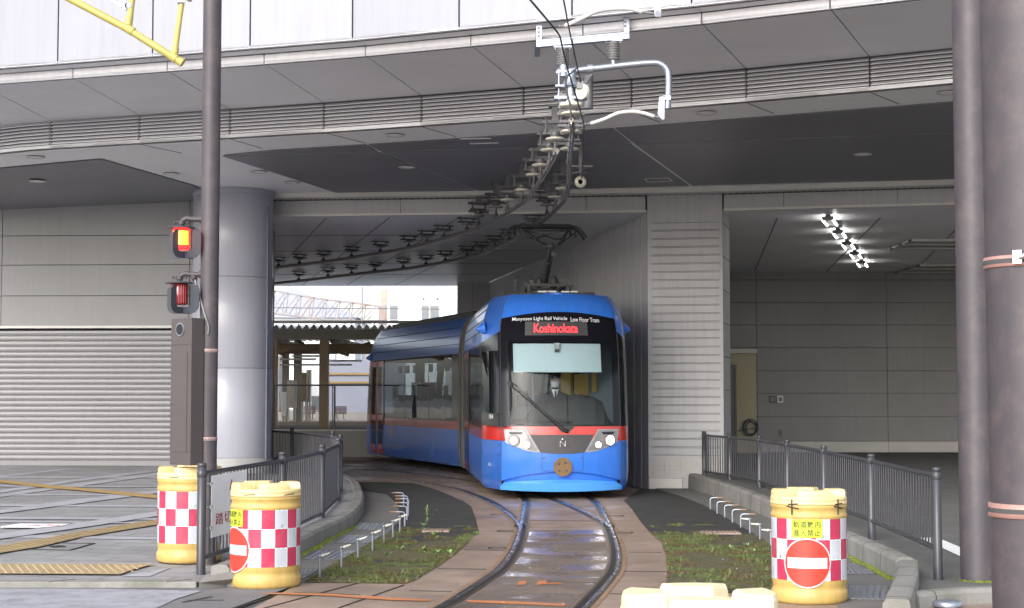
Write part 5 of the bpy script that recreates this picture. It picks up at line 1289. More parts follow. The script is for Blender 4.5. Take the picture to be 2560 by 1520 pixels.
# ================================================================== THE TRAM
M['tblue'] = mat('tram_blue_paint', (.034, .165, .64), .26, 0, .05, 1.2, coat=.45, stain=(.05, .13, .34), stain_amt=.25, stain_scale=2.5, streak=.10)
M['tblue_side'] = mat('tram_dark_blue_paint', (.03, .13, .50), .28, 0, .06, 1.2, coat=.25, stain=(.05, .08, .14), stain_amt=.3, stain_scale=1.5)  # same blue with shade mixed in, for the sides and rear section
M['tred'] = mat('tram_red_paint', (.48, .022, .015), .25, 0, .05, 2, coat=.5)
M['tred_side'] = mat('tram_dark_red_paint', (.30, .025, .03), .22, 0, .05, 2, coat=.6)  # same red with shade mixed in, for the sides and rear section
M['door_red'] = mat('tram_door_red', (.38, .028, .065), .25, 0, .05, 2, coat=.6)
M['apron'] = mat('tram_apron_light_blue', (.08, .34, .86), .22, 0, .05, 2, coat=.6)
M['gloss_black'] = mat('gloss_black_mask', (.008, .008, .012), .14, 0, 0, spec=.25)
M['grille'] = mat('tram_grille_grey', (.055, .052, .056), .45, 0, .12, 6)
M['tgrey'] = mat('tram_underframe', (.03, .028, .026), .7, 0, .2, 3)
M['bellows'] = mat('bellows_rubber', (.085, .082, .07), .6, 0, .15, 5)
M['roofgear'] = mat('roof_equipment', (.05, .05, .052), .6, 0, .2, 4)
M['lampframe'] = mat('headlamp_frame', (.27, .28, .30), .35, .1, .05, 5)
M['lamphouse'] = mat('headlamp_housing', (.22, .22, .23), .2, .3, .1, 8)
M['lamp_on'] = mat('headlight_lit', (1, 1, 1), .3, 0, 0, emit=(1, .93, .80), es=22)
M['lamp_ring'] = mat('headlight_glow', (1, .8, .6), .3, 0, 0, emit=(1, .72, .48), es=3)
M['lamp_dim'] = mat('headlight_dim', (1, .9, .7), .3, 0, 0, emit=(1, .82, .55), es=1.6)
M['led'] = mat('led_red', (.8, .02, .03), .4, 0, 0, emit=(1, .035, .045), es=1.35)
M['led_panel'] = mat('led_panel', (.05, .05, .052), .4, 0, .05, 20)
M['text_white'] = mat('white_lettering', (.8, .8, .82), .5, 0, 0)
M['blind'] = mat('pale_sun_blind', (.46, .55, .60), .7, 0, .03, 2)
M['bronze'] = mat('bronze_badge', (.20, .125, .06), .35, .5, .12, 20)
M['interior'] = mat('tram_interior', (.16, .20, .23), .6, 0, .1, 2)
M['seat_col'] = mat('tram_blue_seat', (.04, .14, .30), .8, 0, .1, 6)
M['yel'] = mat('interior_ochre', (.45, .30, .07), .6, 0, .08, 3)
def glass(name, tint, tr, rough=.02, gl=.6):
    m = bpy.data.materials.new(name); m.use_nodes = True; n = m.node_tree.nodes; L = m.node_tree.links; n.clear()
    o = n.new('ShaderNodeOutputMaterial'); a = n.new('ShaderNodeBsdfTransparent'); a.inputs[0].default_value = (*tint, 1)
    g = n.new('ShaderNodeBsdfGlossy'); g.inputs['Roughness'].default_value = rough; g.inputs[0].default_value = (1, 1, 1, 1)
    fr = n.new('ShaderNodeFresnel'); fr.inputs[0].default_value = 1.5
    tcx = n.new('ShaderNodeTexCoord'); nz_ = n.new('ShaderNodeTexNoise'); nz_.inputs['Scale'].default_value = 1.6; nz_.inputs['Detail'].default_value = 1; L.new(tcx.outputs['Object'], nz_.inputs['Vector'])
    bp = n.new('ShaderNodeBump'); bp.inputs['Strength'].default_value = .06; bp.inputs['Distance'].default_value = .05; L.new(nz_.outputs[0], bp.inputs['Height']); L.new(bp.outputs[0], g.inputs['Normal'])
    mx = n.new('ShaderNodeMath'); mx.operation = 'MULTIPLY_ADD'; mx.inputs[1].default_value = gl; mx.inputs[2].default_value = tr; L.new(fr.outputs[0], mx.inputs[0])
    ms = n.new('ShaderNodeMixShader'); L.new(mx.outputs[0], ms.inputs[0]); L.new(a.outputs[0], ms.inputs[1]); L.new(g.outputs[0], ms.inputs[2]); L.new(ms.outputs[0], o.inputs[0]); return m
M['windscreen'] = glass('windscreen_glass', (.80, .86, .86), 0, gl=.4)
M['side_glass'] = glass('tinted_side_glass', (.34, .38, .39), .035)

CB = [(0, 0), (.3, .018), (.6, .07), (.85, .165), (.95, .225), (1.03, .32), (1.10, .48), (1.16, .76), (1.2, 1.15)]
CBs = smooth_path([(-.3, .018, 0)] + [(x, y, 0) for x, y in CB] + [(1.2, 1.6, 0)], 6)[6:-6]
arc = [0.0]
for a, b in zip(CBs, CBs[1:]): arc.append(arc[-1] + (b - a).length)
ARC = arc[-1]
def cont(u):
    s = -1 if u < 0 else 1; u = abs(u)
    if u >= ARC: return s * 1.2, 1.15 + (u - ARC)
    for i in range(len(arc) - 1):
        if u <= arc[i + 1]:
            t = (u - arc[i]) / (arc[i + 1] - arc[i]); p = CBs[i].lerp(CBs[i + 1], t); return s * p.x, p.y
    return s * 1.2, 1.15
def xu(x):
    s = -1 if x < 0 else 1; x = abs(x)
    for i in range(len(CBs) - 1):
        if x <= CBs[i + 1].x: return s * (arc[i] + (arc[i + 1] - arc[i]) * (x - CBs[i].x) / (CBs[i + 1].x - CBs[i].x))
    return s * ARC
def yu(y): return ARC + (y - 1.15) if y >= 1.15 else next(arc[i] for i in range(len(CBs)) if CBs[i].y >= y)
HW = [(.13, 1.15), (.22, 1.185), (.35, 1.2), (2.45, 1.2), (2.7, 1.19), (2.9, 1.16), (3.1, 1.10), (3.2, 1.045), (3.29, .985), (3.4, .91)]
RK = [(.13, .10), (.3, .03), (.6, 0), (1.0, 0), (1.15, .02), (1.6, .08), (2.0, .16), (2.5, .31), (2.95, .46), (3.12, .55), (3.22, .64), (3.29, .74), (3.4, .9)]
def smz(tab, z):
    return (interp(tab, z - .03) + interp(tab, z) + interp(tab, z + .03)) / 3
def Sf(u, z):
    x, y = cont(u); fade = max(0.0, 1 - max(0, y - .3) / 2.2); fade = fade * fade * (3 - 2 * fade)
    return Vector((x * smz(HW, z) / 1.2, y + smz(RK, z) * fade, z))
def Sn(u, z, e=.01):
    du = Sf(u + e, z) - Sf(u - e, z); dz = Sf(u, min(z + e, 3.289)) - Sf(u, z - e); n = du.cross(dz); n.normalize(); return n
def So(u, z, off=0.0): return Sf(u, z) + Sn(u, z) * off
class Frame:
    def __init__(s, o, b): s.o = Vector((o[0], o[1], 0)); s.b = Vector((b[0], b[1], 0)).normalized(); s.x = Vector((s.b.y, -s.b.x, 0))
    def __call__(s, p): return s.o + s.x * p[0] + s.b * p[1] + Vector((0, 0, p[2]))
def urange(u0, u1, step=.06):
    out = [u0]; u = u0
    while u < u1 - 1e-6:
        st = step if abs(u) < ARC + .1 else 1.2
        if u < -ARC - .1: st = min(1.2, -ARC - .1 - u) if (-ARC - .1 - u) > 1e-3 else step
        u = min(u + st, u1); out.append(u)
    return out
def skin(mb, fr, u0, u1, z0, z1, off=0.0, mi=0, nz=8, step=.06, thick=0):
    us = urange(u0, u1, step); f0 = z0 if callable(z0) else (lambda u: z0); f1 = z1 if callable(z1) else (lambda u: z1)
    vs = [fr(So(u, lerp(f0(u), f1(u), j / nz), off)) for u in us for j in range(nz + 1)]; m_ = nz + 1
    mb.add(vs, [(i * m_ + j, (i + 1) * m_ + j, (i + 1) * m_ + j + 1, i * m_ + j + 1) for i in range(len(us) - 1) for j in range(nz)], mi, True)
def line(mb, fr, pts, r=.006, off=.004, n=5, mi=0):
    mb.tube([fr(So(u, z, off)) for u, z in pts], r, n, mi)

P0 = (.80, 25.3); fr1 = Frame(P0, (-.079, .997)); L1 = 7.6
d2 = Vector((-.3175, .948, 0)).normalized(); C2 = Vector((.118, 33.68, 0)); L2 = 9.35
N2 = C2 + d2 * 9.5; fr2 = Frame(N2, -d2)
tram = empty('tram', (P0[0], P0[1] + .3, 0), 'blue two-section low floor tram with red band rounding the curve under the canopy', 'tram')

def ztop(u):
    x = cont(u)[0]; return 2.985 - .10 * (x / .95) ** 2
def zcorner(u):
    x = abs(cont(u)[0]); return interp([(.95, 2.68), (1.03, 2.62), (1.12, 2.56), (1.2, 2.52)], x)
def section(fr, L, front):
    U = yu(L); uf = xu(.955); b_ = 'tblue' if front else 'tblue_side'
    un = yu(1.3)
    def zbot(u):
        x = cont(u)[0]; return .44 - .15 * (x / .95) ** 2
    P = {}
    mb = MB()
    # lower body: front face (with arched recess), corners, sides
    skin(mb, fr, -uf, uf, zbot, .92)
    skin(mb, fr, -uf, uf, lambda u: .20, lambda u: zbot(u), -.05)
    vs = []
    for sgn_ in (-1, 1):
        a, b = (uf, un) if sgn_ > 0 else (-un, -uf); skin(mb, fr, a, b, .135, .92, nz=10)
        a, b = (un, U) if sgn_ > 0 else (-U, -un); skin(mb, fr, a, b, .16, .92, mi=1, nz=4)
    # lips of the recess
    us = urange(-uf, uf); rows = [[fr(So(u, zbot(u), o_)) for u in us] for o_ in (0, -.05)]; n_ = len(us)
    mb.add(rows[0] + rows[1], [(i, n_ + i, n_ + i + 1, i + 1) for i in range(n_ - 1)])
    # upper body
    def zc(u): return ztop(u) if abs(u) <= uf else zcorner(u)
    skin(mb, fr, -uf, uf, zc, 3.285, nz=10)
    for sgn_ in (-1, 1):
        a, b = (uf, un) if sgn_ > 0 else (-un, -uf); skin(mb, fr, a, b, zcorner, 3.285, nz=10)
        a, b = (un, U) if sgn_ > 0 else (-U, -un); skin(mb, fr, a, b, 2.52, 3.285, mi=1, nz=10)
    # roof
    us = urange(-U, U); ring_ = [fr(Sf(u, 3.285)) for u in us]; n_ = len(us); mid = [fr((0, Sf(u, 3.285).y, 3.315)) for u in us]
    half = n_ // 2
    for i in range(n_ - 1): mb.add([ring_[i], ring_[i + 1], mid[i + 1], mid[i]], [(0, 1, 2, 3)], 1 if abs(us[i]) > un else 0)
    # front pillar strips either side of the side glass
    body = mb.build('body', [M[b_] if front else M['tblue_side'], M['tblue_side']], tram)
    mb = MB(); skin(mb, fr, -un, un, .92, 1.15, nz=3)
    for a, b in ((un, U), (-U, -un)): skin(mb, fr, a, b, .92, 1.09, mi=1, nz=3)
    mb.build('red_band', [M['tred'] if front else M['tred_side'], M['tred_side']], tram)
    return body, U, uf, un
body1, U1, uf, un = section(fr1, L1, True)
body2, U2, _, _ = section(fr2, L2, False)
tag(body2, 'darker rear section of the tram in shadow')

# windscreen, black mask, corner windows -----------------------------------------------------------
def nose_glass(fr, front):
    ux = xu(.83)
    mb = MB(); skin(mb, fr, -ux, ux, 1.175, 2.50, off=-.004, nz=14, step=.08); ws = mb.build('windscreen' if front else 'rear_windscreen', M['windscreen'] if front else M['side_glass'], tram)
    mb = MB(); skin(mb, fr, -uf, uf, 1.15, 1.178, nz=1); skin(mb, fr, -uf, -ux, 1.175, 2.50, nz=14); skin(mb, fr, ux, uf, 1.175, 2.50, nz=14); skin(mb, fr, -uf, uf, 2.50, ztop, nz=6)
    # narrow posts and lower strip round the corner windows
    uA, uB = xu(.985), yu(1.30)
    for s_ in (-1, 1):
        def sk(a, b, z0, z1, **k):
            if s_ > 0: skin(mb, fr, a, b, z0, z1, **k)
            else: skin(mb, fr, -b, -a, z0, z1, **k)
        sk(uf, uA, 1.15, zcorner, nz=12); sk(uA, uB, 1.15, 1.36, nz=2); sk(uA, uB, lambda u: 2.36, zcorner, nz=3); sk(uB - .05, uB, 1.36, 2.36, nz=8)
    mb.build('black_mask', M['gloss_black'], tram)
    for s_ in (-1, 1):
        mb = MB(); a, b = (uA, uB - .05) if s_ > 0 else (-uB + .05, -uA); skin(mb, fr, a, b, 1.36, 2.36, nz=8)
        mb.build('corner_window', M['side_glass'], tram)
    return ws
ws1 = nose_glass(fr1, True); nose_glass(fr2, False)
# seams on the nose
mb = MB()
for s_ in (-1, 1):
    line(mb, fr1, [(s_ * uf, .14 + i * .1) for i in range(32)], .005, .001)
    for z in (.3, .5, .7, .86): mb.ball(fr1(So(s_ * xu(1.0), z, .001)), .012, 8)
cz = [(-.33, .735), (-.33, .50), (-.315, .465), (-.28, .45), (.28, .45), (.315, .465), (.33, .50), (.33, .735)]
pp = []
for (x0, z0), (x1, z1) in zip(cz, cz[1:]):
    for k in range(6): pp.append((xu(lerp(x0, x1, k / 6)), lerp(z0, z1, k / 6)))
pp.append((xu(.33), .735)); line(mb, fr1, pp, .004, .001)
for x in (-.30, .30): mb.ball(fr1(So(xu(x), .655, .001)), .013, 8)
mb.build('panel_seam', M['dark_gap'], tram)
# apron
mb = MB()
def zap(u): x = cont(u)[0]; return .285 - .055 * (x / .95) ** 2
def zab(u): x = cont(u)[0]; return .150 + .03 * (x / .95) ** 2
uf2 = xu(.945)
skin(mb, fr1, -uf2, uf2, zab, zap, off=.07, nz=4); us = urange(-uf2, uf2); n_ = len(us)
r_ = [fr1(So(u, zap(u), .07)) for u in us] + [fr1(So(u, zap(u) + .01, -.05)) for u in us]; mb.add(r_, [(i, i + 1, n_ + i + 1, n_ + i) for i in range(n_ - 1)], 0, True)
for s_ in (-1, 1):
    q = [fr1(So(s_ * uf2, z, o_)) for z, o_ in ((zab(uf2), .07), (zap(uf2), .07), (zap(uf2) + .01, -.05), (zab(uf2), -.05))]; mb.add(q, [(0, 1, 2, 3)])
mb.build('front_apron', M['apron'], tram)
# patches drawn on the nose in (x, z)
def onnose(off, fr=fr1): return lambda x, z: fr(So(xu(x), z, off))
mb = MB(); patch(mb, onnose(.006), [(-.525, 1.02), (.495, 1.02), (.352, .742), (.18, .722), (0, .716), (-.18, .722), (-.358, .742)], 0, 40); gr = mb.build('front_grille', M['grille'], tram)
mb = MB(); f_ = onnose(.012)
for a, b in (((-.04, .835), (-.04, .925)), ((.04, .835), (.04, .925)), ((-.036, .92), (.036, .84)), ((-.014, .94), (.0, .96)), ((.0, .96), (.014, .94))): mb.tube([f_(*a), f_(*b)], .010, 6)
mb.build('emblem', M['chrome'], gr)
for s_ in (-1, 1):
    pts = [(-.915, 1.105), (-.565, 1.105), (-.352, .742), (-.45, .748), (-.565, .766), (-.75, .835), (-.908, .90)]
    inn = [(-.885, 1.082), (-.585, 1.082), (-.40, .768), (-.47, .772), (-.575, .79), (-.74, .855), (-.885, .915)]
    if s_ > 0: pts = [(-x, z) for x, z in pts]; inn = [(-x, z) for x, z in inn]
    mb = MB(); patch(mb, onnose(.007), pts, 0, 24); hl = mb.build('headlight', M['lampframe'], tram)
    mb = MB(); patch(mb, onnose(.011), inn, 0, 24); mb.build('housing', M['lamphouse'], hl)
    mb = MB(); f_ = onnose(.015)
    patch(mb, f_, [(x * s_ * -1, z) for x, z in ((-.84, 1.06), (-.62, 1.06), (-.63, 1.025), (-.83, 1.025))], 0, 8); mb.build('eyebrow', M['gloss_black'], hl)
    for (x, z, r, lit) in ((.755, .93, .072, 1), (.56, .86, .045, 1)):
        x *= s_; c = fr1(So(xu(x), z, .012)); n_ = (fr1(So(xu(x), z, .1)) - c).normalized(); big = r > .06
        mb = MB(); mb.cyl(c, c + n_ * .02, r * 1.28, n=28); mb.build('reflector_ring', M['chrome'] if not big else M['lamphouse'], hl)
        dim = (s_ < 0)
        mb = MB(); mb.cyl(c + n_ * .021, c + n_ * .03, r * (.80 if dim else 1.0), n=28); mb.build('glow_lens', M['lamp_dim'] if dim else M['lamp_ring'], hl)
        mb = MB(); mb.cyl(c + n_ * .031, c + n_ * .036, r * (.38 if dim else .85), n=28); mb.build('lamp_lens', M['lamp_on'], hl)
    mb = MB()
    for (x, z) in ((-.9, 1.094), (-.8, 1.094), (-.7, 1.094), (-.6, 1.094), (-.5, .94), (-.42, .80), (-.52, .757), (-.66, .80), (-.895, .95)): mb.ball(fr1(So(xu(-s_ * x), z, .009)), .008, 6)
    mb.build('screws', M['rust'], hl)
# bronze badge
c = fr1(So(0, .515, .004)); n_ = -fr1.b; mb = MB(); mb.cyl(c, c + n_ * .02, .148, n=40); bd = mb.build('badge', M['bronze'], tram)
mb = MB(); fb_ = lambda x, z: c + n_ * .0225 + fr1.x * x + Vector((0, 0, z))
for a0, r0, r1, w_ in ((.9, .05, .10, .35), (2.35, .05, .10, .35), (3.9, .06, .10, .3), (5.4, .06, .10, .3)):
    mb.add([fb_(math.cos(a0 - w_) * r1, math.sin(a0 - w_) * r1), fb_(math.cos(a0 + w_) * r1, math.sin(a0 + w_) * r1), fb_(math.cos(a0 + w_ * 1.2) * r0, math.sin(a0 + w_ * 1.2) * r0)], [(0, 1, 2)])
txt = 'DORAEMON TRAM'
for i, chh in enumerate(txt):
    if chh == ' ': continue
    a = math.radians(158 - i * 11.4); vs, fs, tw, th = text_geo(chh)
    sc_ = .024; mb.add([fb_(math.cos(a) * .125 + (v[0] * math.sin(a) + v[1] * math.cos(a)) * sc_, math.sin(a) * .125 + (-v[0] * math.cos(a) + v[1] * math.sin(a)) * sc_) for v in vs], fs)
mb.build('badge_lettering', M['dark_gap'], bd)
# lettering and destination display on the black mask
mb = MB()
def add_arc_text(txt, x0, x1, z, h_):
    add_text(mb, txt, x1 - x0, h_, lambda x, y: fr1(So(xu((x0 + x1) / 2 + x), z - .012 * ((((x0 + x1) / 2 + x) + .06) / .75) ** 2 + y, .006)), 0, 1.0, .005)
add_arc_text('Manyosen Light Rail Vehicle', -.775, .125, 2.868, .074); add_arc_text('Low Floor Tram', .185, .665, 2.862, .070)
mb.build('lettering', M['text_white'], tram)
mb = MB(); patch(mb, onnose(.004), [(-.565, 2.60), (.455, 2.60), (.455, 2.825), (-.565, 2.825)], 0, 12); dp = mb.build('destination_display', M['grille'], tram)
mb = MB(); patch(mb, onnose(.006), [(-.475, 2.615), (.33, 2.615), (.33, 2.815), (-.475, 2.815)], 0, 12); mb.build('led_panel', M['led_panel'], dp)
mb = MB(); add_text(mb, 'Koshinokata', .71, .145, lambda x, y: fr1(So(xu(-.065 + x), 2.715 + y, .010)), 0, .95)
mb.build('led_text', M['led'], dp)
for v in bpy.data.objects['led_text'].data.vertices: pass
# blind, camera box and wiper
mb = MB(); ya = .10; patch(mb, lambda x, z: fr1(So(xu(x), z, -.07)), [(-.775, 2.035), (.685, 2.035), (.685, 2.49), (-.775, 2.49)], 0, 16); mb.tube([fr1(So(xu(x), 2.035, -.07)) for x in (-.775, -.4, 0, .4, .685)], .010, 8); mb.build('sun_blind', M['blind'], tram)
mb = MB(); q = fr1(So(xu(-.055), 2.44, -.04)); mb.box(q, (.085, .05, .10)); mb.box(q + Vector((0, -.005, -.075)), (.075, .05, .05), 1); mb.build('camera_box', [M['lampframe'], M['black']], tram)
wp = MB(); A_ = (.03, 1.075); 
patch(wp, onnose(.02), [(-.10, 1.16), (.20, 1.16), (.09, 1.055), (-.02, 1.055)], 0, 8)
wp.ball(fr1(So(xu(.06), 1.075, .03)), .035, 10, sc=(1, .6, 1))
def nz_(x, z, o_): return fr1(So(xu(x), z, o_))
wp.tube([nz_(lerp(.05, -.81, t), lerp(1.07, 1.80, t), .05) for t in [i / 8 for i in range(9)]], [.022] * 4 + [.015] * 5, 8)
wp.tube([nz_(lerp(.0, -.79, t), lerp(1.09, 1.86, t), .06) for t in [i / 8 for i in range(9)]], .009, 6)
wr = wp.build('wiper', M['black'], tram)
wp = MB(); wp.tube([nz_(-.80 - .02 * t, lerp(1.30, 2.15, t), .035) for t in [i / 8 for i in range(9)]], [.006, .010, .013, .016, .018, .016, .013, .01, .006], 6); wp.box(nz_(-.81, 1.82, .05), (.06, .03, .07)); wp.build('wiper_blade', M['rubber'], wr)
# small ear mirrors / fairings at the shoulders
for s_ in (-1, 1):
    mb = MB(); c = fr1(So(s_ * yu(1.02), 2.76, -.03)); t_ = fr1.x * s_; mb.cyl(c, c + t_ * .10 - Vector((0, 0, .015)), .125, .045, n=16); mb.ball(c + t_ * .10 - Vector((0, 0, .015)), .045, 10); mb.build('shoulder_fairing', M['tblue'], tram)
    mb = MB(); c = fr2(So(s_ * yu(.95), 2.62, -.03)); t_ = fr2.x * s_ - fr2.b * .5; mb.cyl(c, c + t_ * .11 - Vector((0, 0, .015)), .13, .04, n=16); mb.ball(c + t_ * .11 - Vector((0, 0, .015)), .04, 10); mb.build('shoulder_fairing', M['tblue_side'], tram)

# side glazing and doors -----------------------------------------------------------------------------
def side(fr, s_, segs, U, name=''):
    """segs: (y0, y1, kind) in tram coordinates on side s_"""
    for y0, y1, kind in segs:
        a, b = (yu(y0), yu(y1)) if s_ > 0 else (-yu(y1), -yu(y0))
        if kind == 'win':
            mb = MB(); skin(mb, fr, a + .03, b - .03, 1.13, 2.48, off=-.003, nz=4); mb.build('side_window', M['side_glass'], tram)
            mb = MB(); skin(mb, fr, a, a + .03, 1.09, 2.52, nz=2); skin(mb, fr, b - .03, b, 1.09, 2.52, nz=2); skin(mb, fr, a, b, 1.09, 1.13, nz=1); skin(mb, fr, a, b, 2.48, 2.52, nz=1); mb.build('window_frame', M['gloss_black'], tram)
        elif kind == 'blue': mb = MB(); skin(mb, fr, a, b, 1.09, 2.52, nz=4); mb.build('side_panel', M['tblue_side'], tram)
        elif kind == 'black': mb = MB(); skin(mb, fr, a, b, 1.09, 2.52, nz=4); mb.build('side_panel', M['gloss_black'], tram)
        elif kind == 'door':
            mb = MB(); skin(mb, fr, a, b, 1.09, 2.52, off=-.02, nz=2)
            m2 = (a + b) / 2; dr = None
            mb = MB()
            for p_, q_ in ((a, m2 - .006), (m2 + .006, b)):
                w_ = q_ - p_
                for (u0, u1, z0, z1) in ((p_, p_ + .10, .20, 2.50), (q_ - .10, q_, .20, 2.50), (p_ + .10, q_ - .10, .20, .42), (p_ + .10, q_ - .10, 1.02, 1.16), (p_ + .10, q_ - .10, 2.36, 2.50)): skin(mb, fr, u0, u1, z0, z1, off=.012, nz=2)
            dr = mb.build('door', M['door_red'], tram)
            mb = MB()
            for p_, q_ in ((a, m2 - .006), (m2 + .006, b)):
                skin(mb, fr, p_ + .10, q_ - .10, 1.16, 2.36, off=.008, nz=2); skin(mb, fr, p_ + .10, q_ - .10, .42, 1.02, off=.008, nz=2)
            mb.build('door_glass', M['gloss_black'] if False else M['side_glass'], dr)
            mb = MB()
            for u in (a - .01, m2, b + .01): line(mb, fr, [(u, .2), (u, 1.3), (u, 2.5)], .008, .012)
            for u0, u1 in ((a, m2), (m2, b)): line(mb, fr, [(u0 + .2, .24), (u1 - .2, .24)], .008, .016)
            mb.build('door_seal', M['black'], dr)
side(fr1, -1, [(1.30, 1.9, 'black'), (1.9, 3.6, 'win'), (3.6, 5.2, 'win'), (5.2, 5.35, 'black'), (5.35, 6.95, 'door'), (6.95, L1, 'black')], U1)
side(fr1, 1, [(1.30, 1.9, 'black'), (1.9, 3.6, 'win'), (3.6, 5.2, 'win'), (5.2, 5.35, 'black'), (5.35, 6.95, 'door'), (6.95, L1, 'black')], U1)
seg2 = [(1.30, 2.72, 'door'), (2.72, 4.75, 'win'), (4.75, 6.85, 'win'), (6.85, 8.70, 'win'), (8.70, L2, 'black')]
side(fr2, 1, seg2, U2); side(fr2, -1, seg2, U2)
# long drip lines and panel slots on the rear section, both sides of the roof shoulder
mb = MB()
for fr, U, s_ in ((fr2, U2, 1), (fr1, U1, -1)):
    for z in (2.72, 2.90, 3.08):
        a, b = yu(1.3), U - .02; line(mb, fr, [(s_ * lerp(a, b, k / 10), z) for k in range(11)], .007, .003)
    for z0_, a0, a1 in ((.19, 2.0, 3.2), (.19, 3.9, 5.6), (.19, 6.4, 8.4)): 
        if yu(a1) < U: line(mb, fr, [(s_ * yu(a0), z0_), (s_ * yu(a1), z0_)], .006, .003)
mb.build('body_seam', M['dark_gap'], tram)
mb = MB()
for y0_ in (4.25, 7.0):
    u0 = yu(y0_); line(mb, fr2, [(u0, .33), (u0, .62), (u0 + .24, .62), (u0 + .24, .33), (u0, .33)], .006, .003)
mb.build('hatch_outline', M['apron'], tram)
# yellow emblem and lettering on the rear section's side
def onside(fr, off, yc, zc_): return lambda x, y: fr(So(yu(yc - x), zc_ + y, off))
mb = MB(); f_ = onside(fr2, .004, 3.55, .78); patch(mb, f_, [(.10 * math.cos(2 * PI * i / 24), .17 * math.sin(2 * PI * i / 24)) for i in range(24)], 0, 16); patch(mb, f_, [(.05 * math.cos(2 * PI * i / 16), .19 + .06 * math.sin(2 * PI * i / 16)) for i in range(16)], 0, 10); em = mb.build('side_emblem', M['yel'], tram)
mb = MB(); f_ = onside(fr2, .006, 3.55, .78); patch(mb, f_, [(.025 * math.cos(2 * PI * i / 16), -.05 + .03 * math.sin(2 * PI * i / 16)) for i in range(16)], 0, 8); patch(mb, f_, [(-.095, .02), (.095, .02), (.095, .035), (-.095, .035)], 0, 6); mb.build('emblem_detail', M['dark_gap'], em)
mb = MB(); add_text(mb, 'DORAEMON TRAM', 1.75, .12, onside(fr2, .005, 3.75, .42), 0); mb.build('side_lettering', M['lampframe'], tram)
mb = MB(); add_text(mb, '1054', .18, .07, lambda x, y: fr1(So(-xu(1.10) + x, 1.30 + y, .005)), 0); mb.build('fleet_number', M['text_white'], tram)
mb = MB(); add_text(mb, 'MANYOSEN', 1.3, .14, lambda x, y: fr1(So(-yu(3.6) + x, 2.66 + y, .005)), 0); mb.build('side_lettering', M['seat_col'], tram)

# underframe, bellows, roof gear
mb = MB()
for fr, L in ((fr1, L1), (fr2, L2)):
    for x0_, x1_, y0_, y1_, z0_, z1_ in ((-1.0, 1.0, .7, L, .26, .5), (-.75, .75, 1.6, 3.4, .06, .4), (-1.05, 1.05, 3.6, L - .2, .17, .4)):
        ps = [fr((x, y, 0)) for x, y in ((x0_, y0_), (x1_, y0_), (x1_, y1_), (x0_, y1_))]; mb.prism([(p.x, p.y) for p in ps], z0_, z1_)
mb.build('underframe', M['tgrey'], tram)
mb = MB()
for y in (1.9, 3.1):
    for s_ in (-1, 1): mb.cyl(fr1((s_ * .50, y, .30)), fr1((s_ * .60, y, .30)), .30, n=28)
mb.build('wheel', M['tgrey'], tram)
bl_ = MB(); NB = 15
prof = [(z, smz(HW, z)) for z in (.2, .5, 1, 1.6, 2.2, 2.5, 2.7, 2.85, 3.0, 3.1, 3.2, 3.28)]
rows = []
for i in range(NB * 2 + 1):
    t = i / (NB * 2); c0 = fr1((0, L1, 0)); c1 = fr2((0, L2, 0)); c = c0.lerp(c1, t); xa = fr1.x.lerp(-fr2.x, t).normalized(); k_ = .985 if i % 2 == 0 else .95
    rows.append([c + xa * (-w_ * k_) + Vector((0, 0, z)) for z, w_ in prof] + [c + xa * (w_ * k_) + Vector((0, 0, z)) for z, w_ in reversed(prof)])
vs = [p for r in rows for p in r]; m_ = len(rows[0]); bl_.add(vs, [(i * m_ + j, i * m_ + (j + 1) % m_, (i + 1) * m_ + (j + 1) % m_, (i + 1) * m_ + j) for i in range(len(rows) - 1) for j in range(m_)])
bl_.build('bellows', M['bellows'], tram)
mb = MB()
for fr, L in ((fr1, L1), (fr2, L2)):      # end frames
    for k_ in (0,):
        pr_ = [(z, smz(HW, z) + .012) for z in (.17, .5, 1, 1.6, 2.2, 2.5, 2.7, 2.85, 3.0, 3.1, 3.2, 3.27)]
        pts = [fr((-w_, L - .03, z)) for z, w_ in pr_] + [fr((-.6, L - .03, 3.32)), fr((.6, L - .03, 3.32))] + [fr((w_, L - .03, z)) for z, w_ in reversed(pr_)]
        mb.tube(pts, .035, 8)
mb.build('end_frame', M['bellows'], tram)
mb = MB()
for fr, x_, y0_, y1_, z1_ in ((fr2, .80, 1.9, 8.9, 3.44), (fr1, .72, 3.9, 7.3, 3.42), (fr1, .70, 1.35, 3.8, 3.36)):
    ps = [fr((x, y, 0)) for x, y in ((-x_, y0_), (x_, y0_), (x_, y1_), (-x_, y1_))]; mb.prism([(p.x, p.y) for p in ps], 3.29, z1_)
mb.build('roof_equipment', M['roofgear'], tram, bevel=.03)
mb = MB()
for x0_, x1_ in ((-.24, -.09), (-.07, .07), (.16, .29), (.31, .43)): mb.prism([(fr1((x, y, 0)).x, fr1((x, y, 0)).y) for x, y in ((x0_, 1.55), (x1_, 1.55), (x1_, 1.75), (x0_, 1.75))], 3.35, 3.395)
mb.build('roof_strip', M['fixture'], tram)
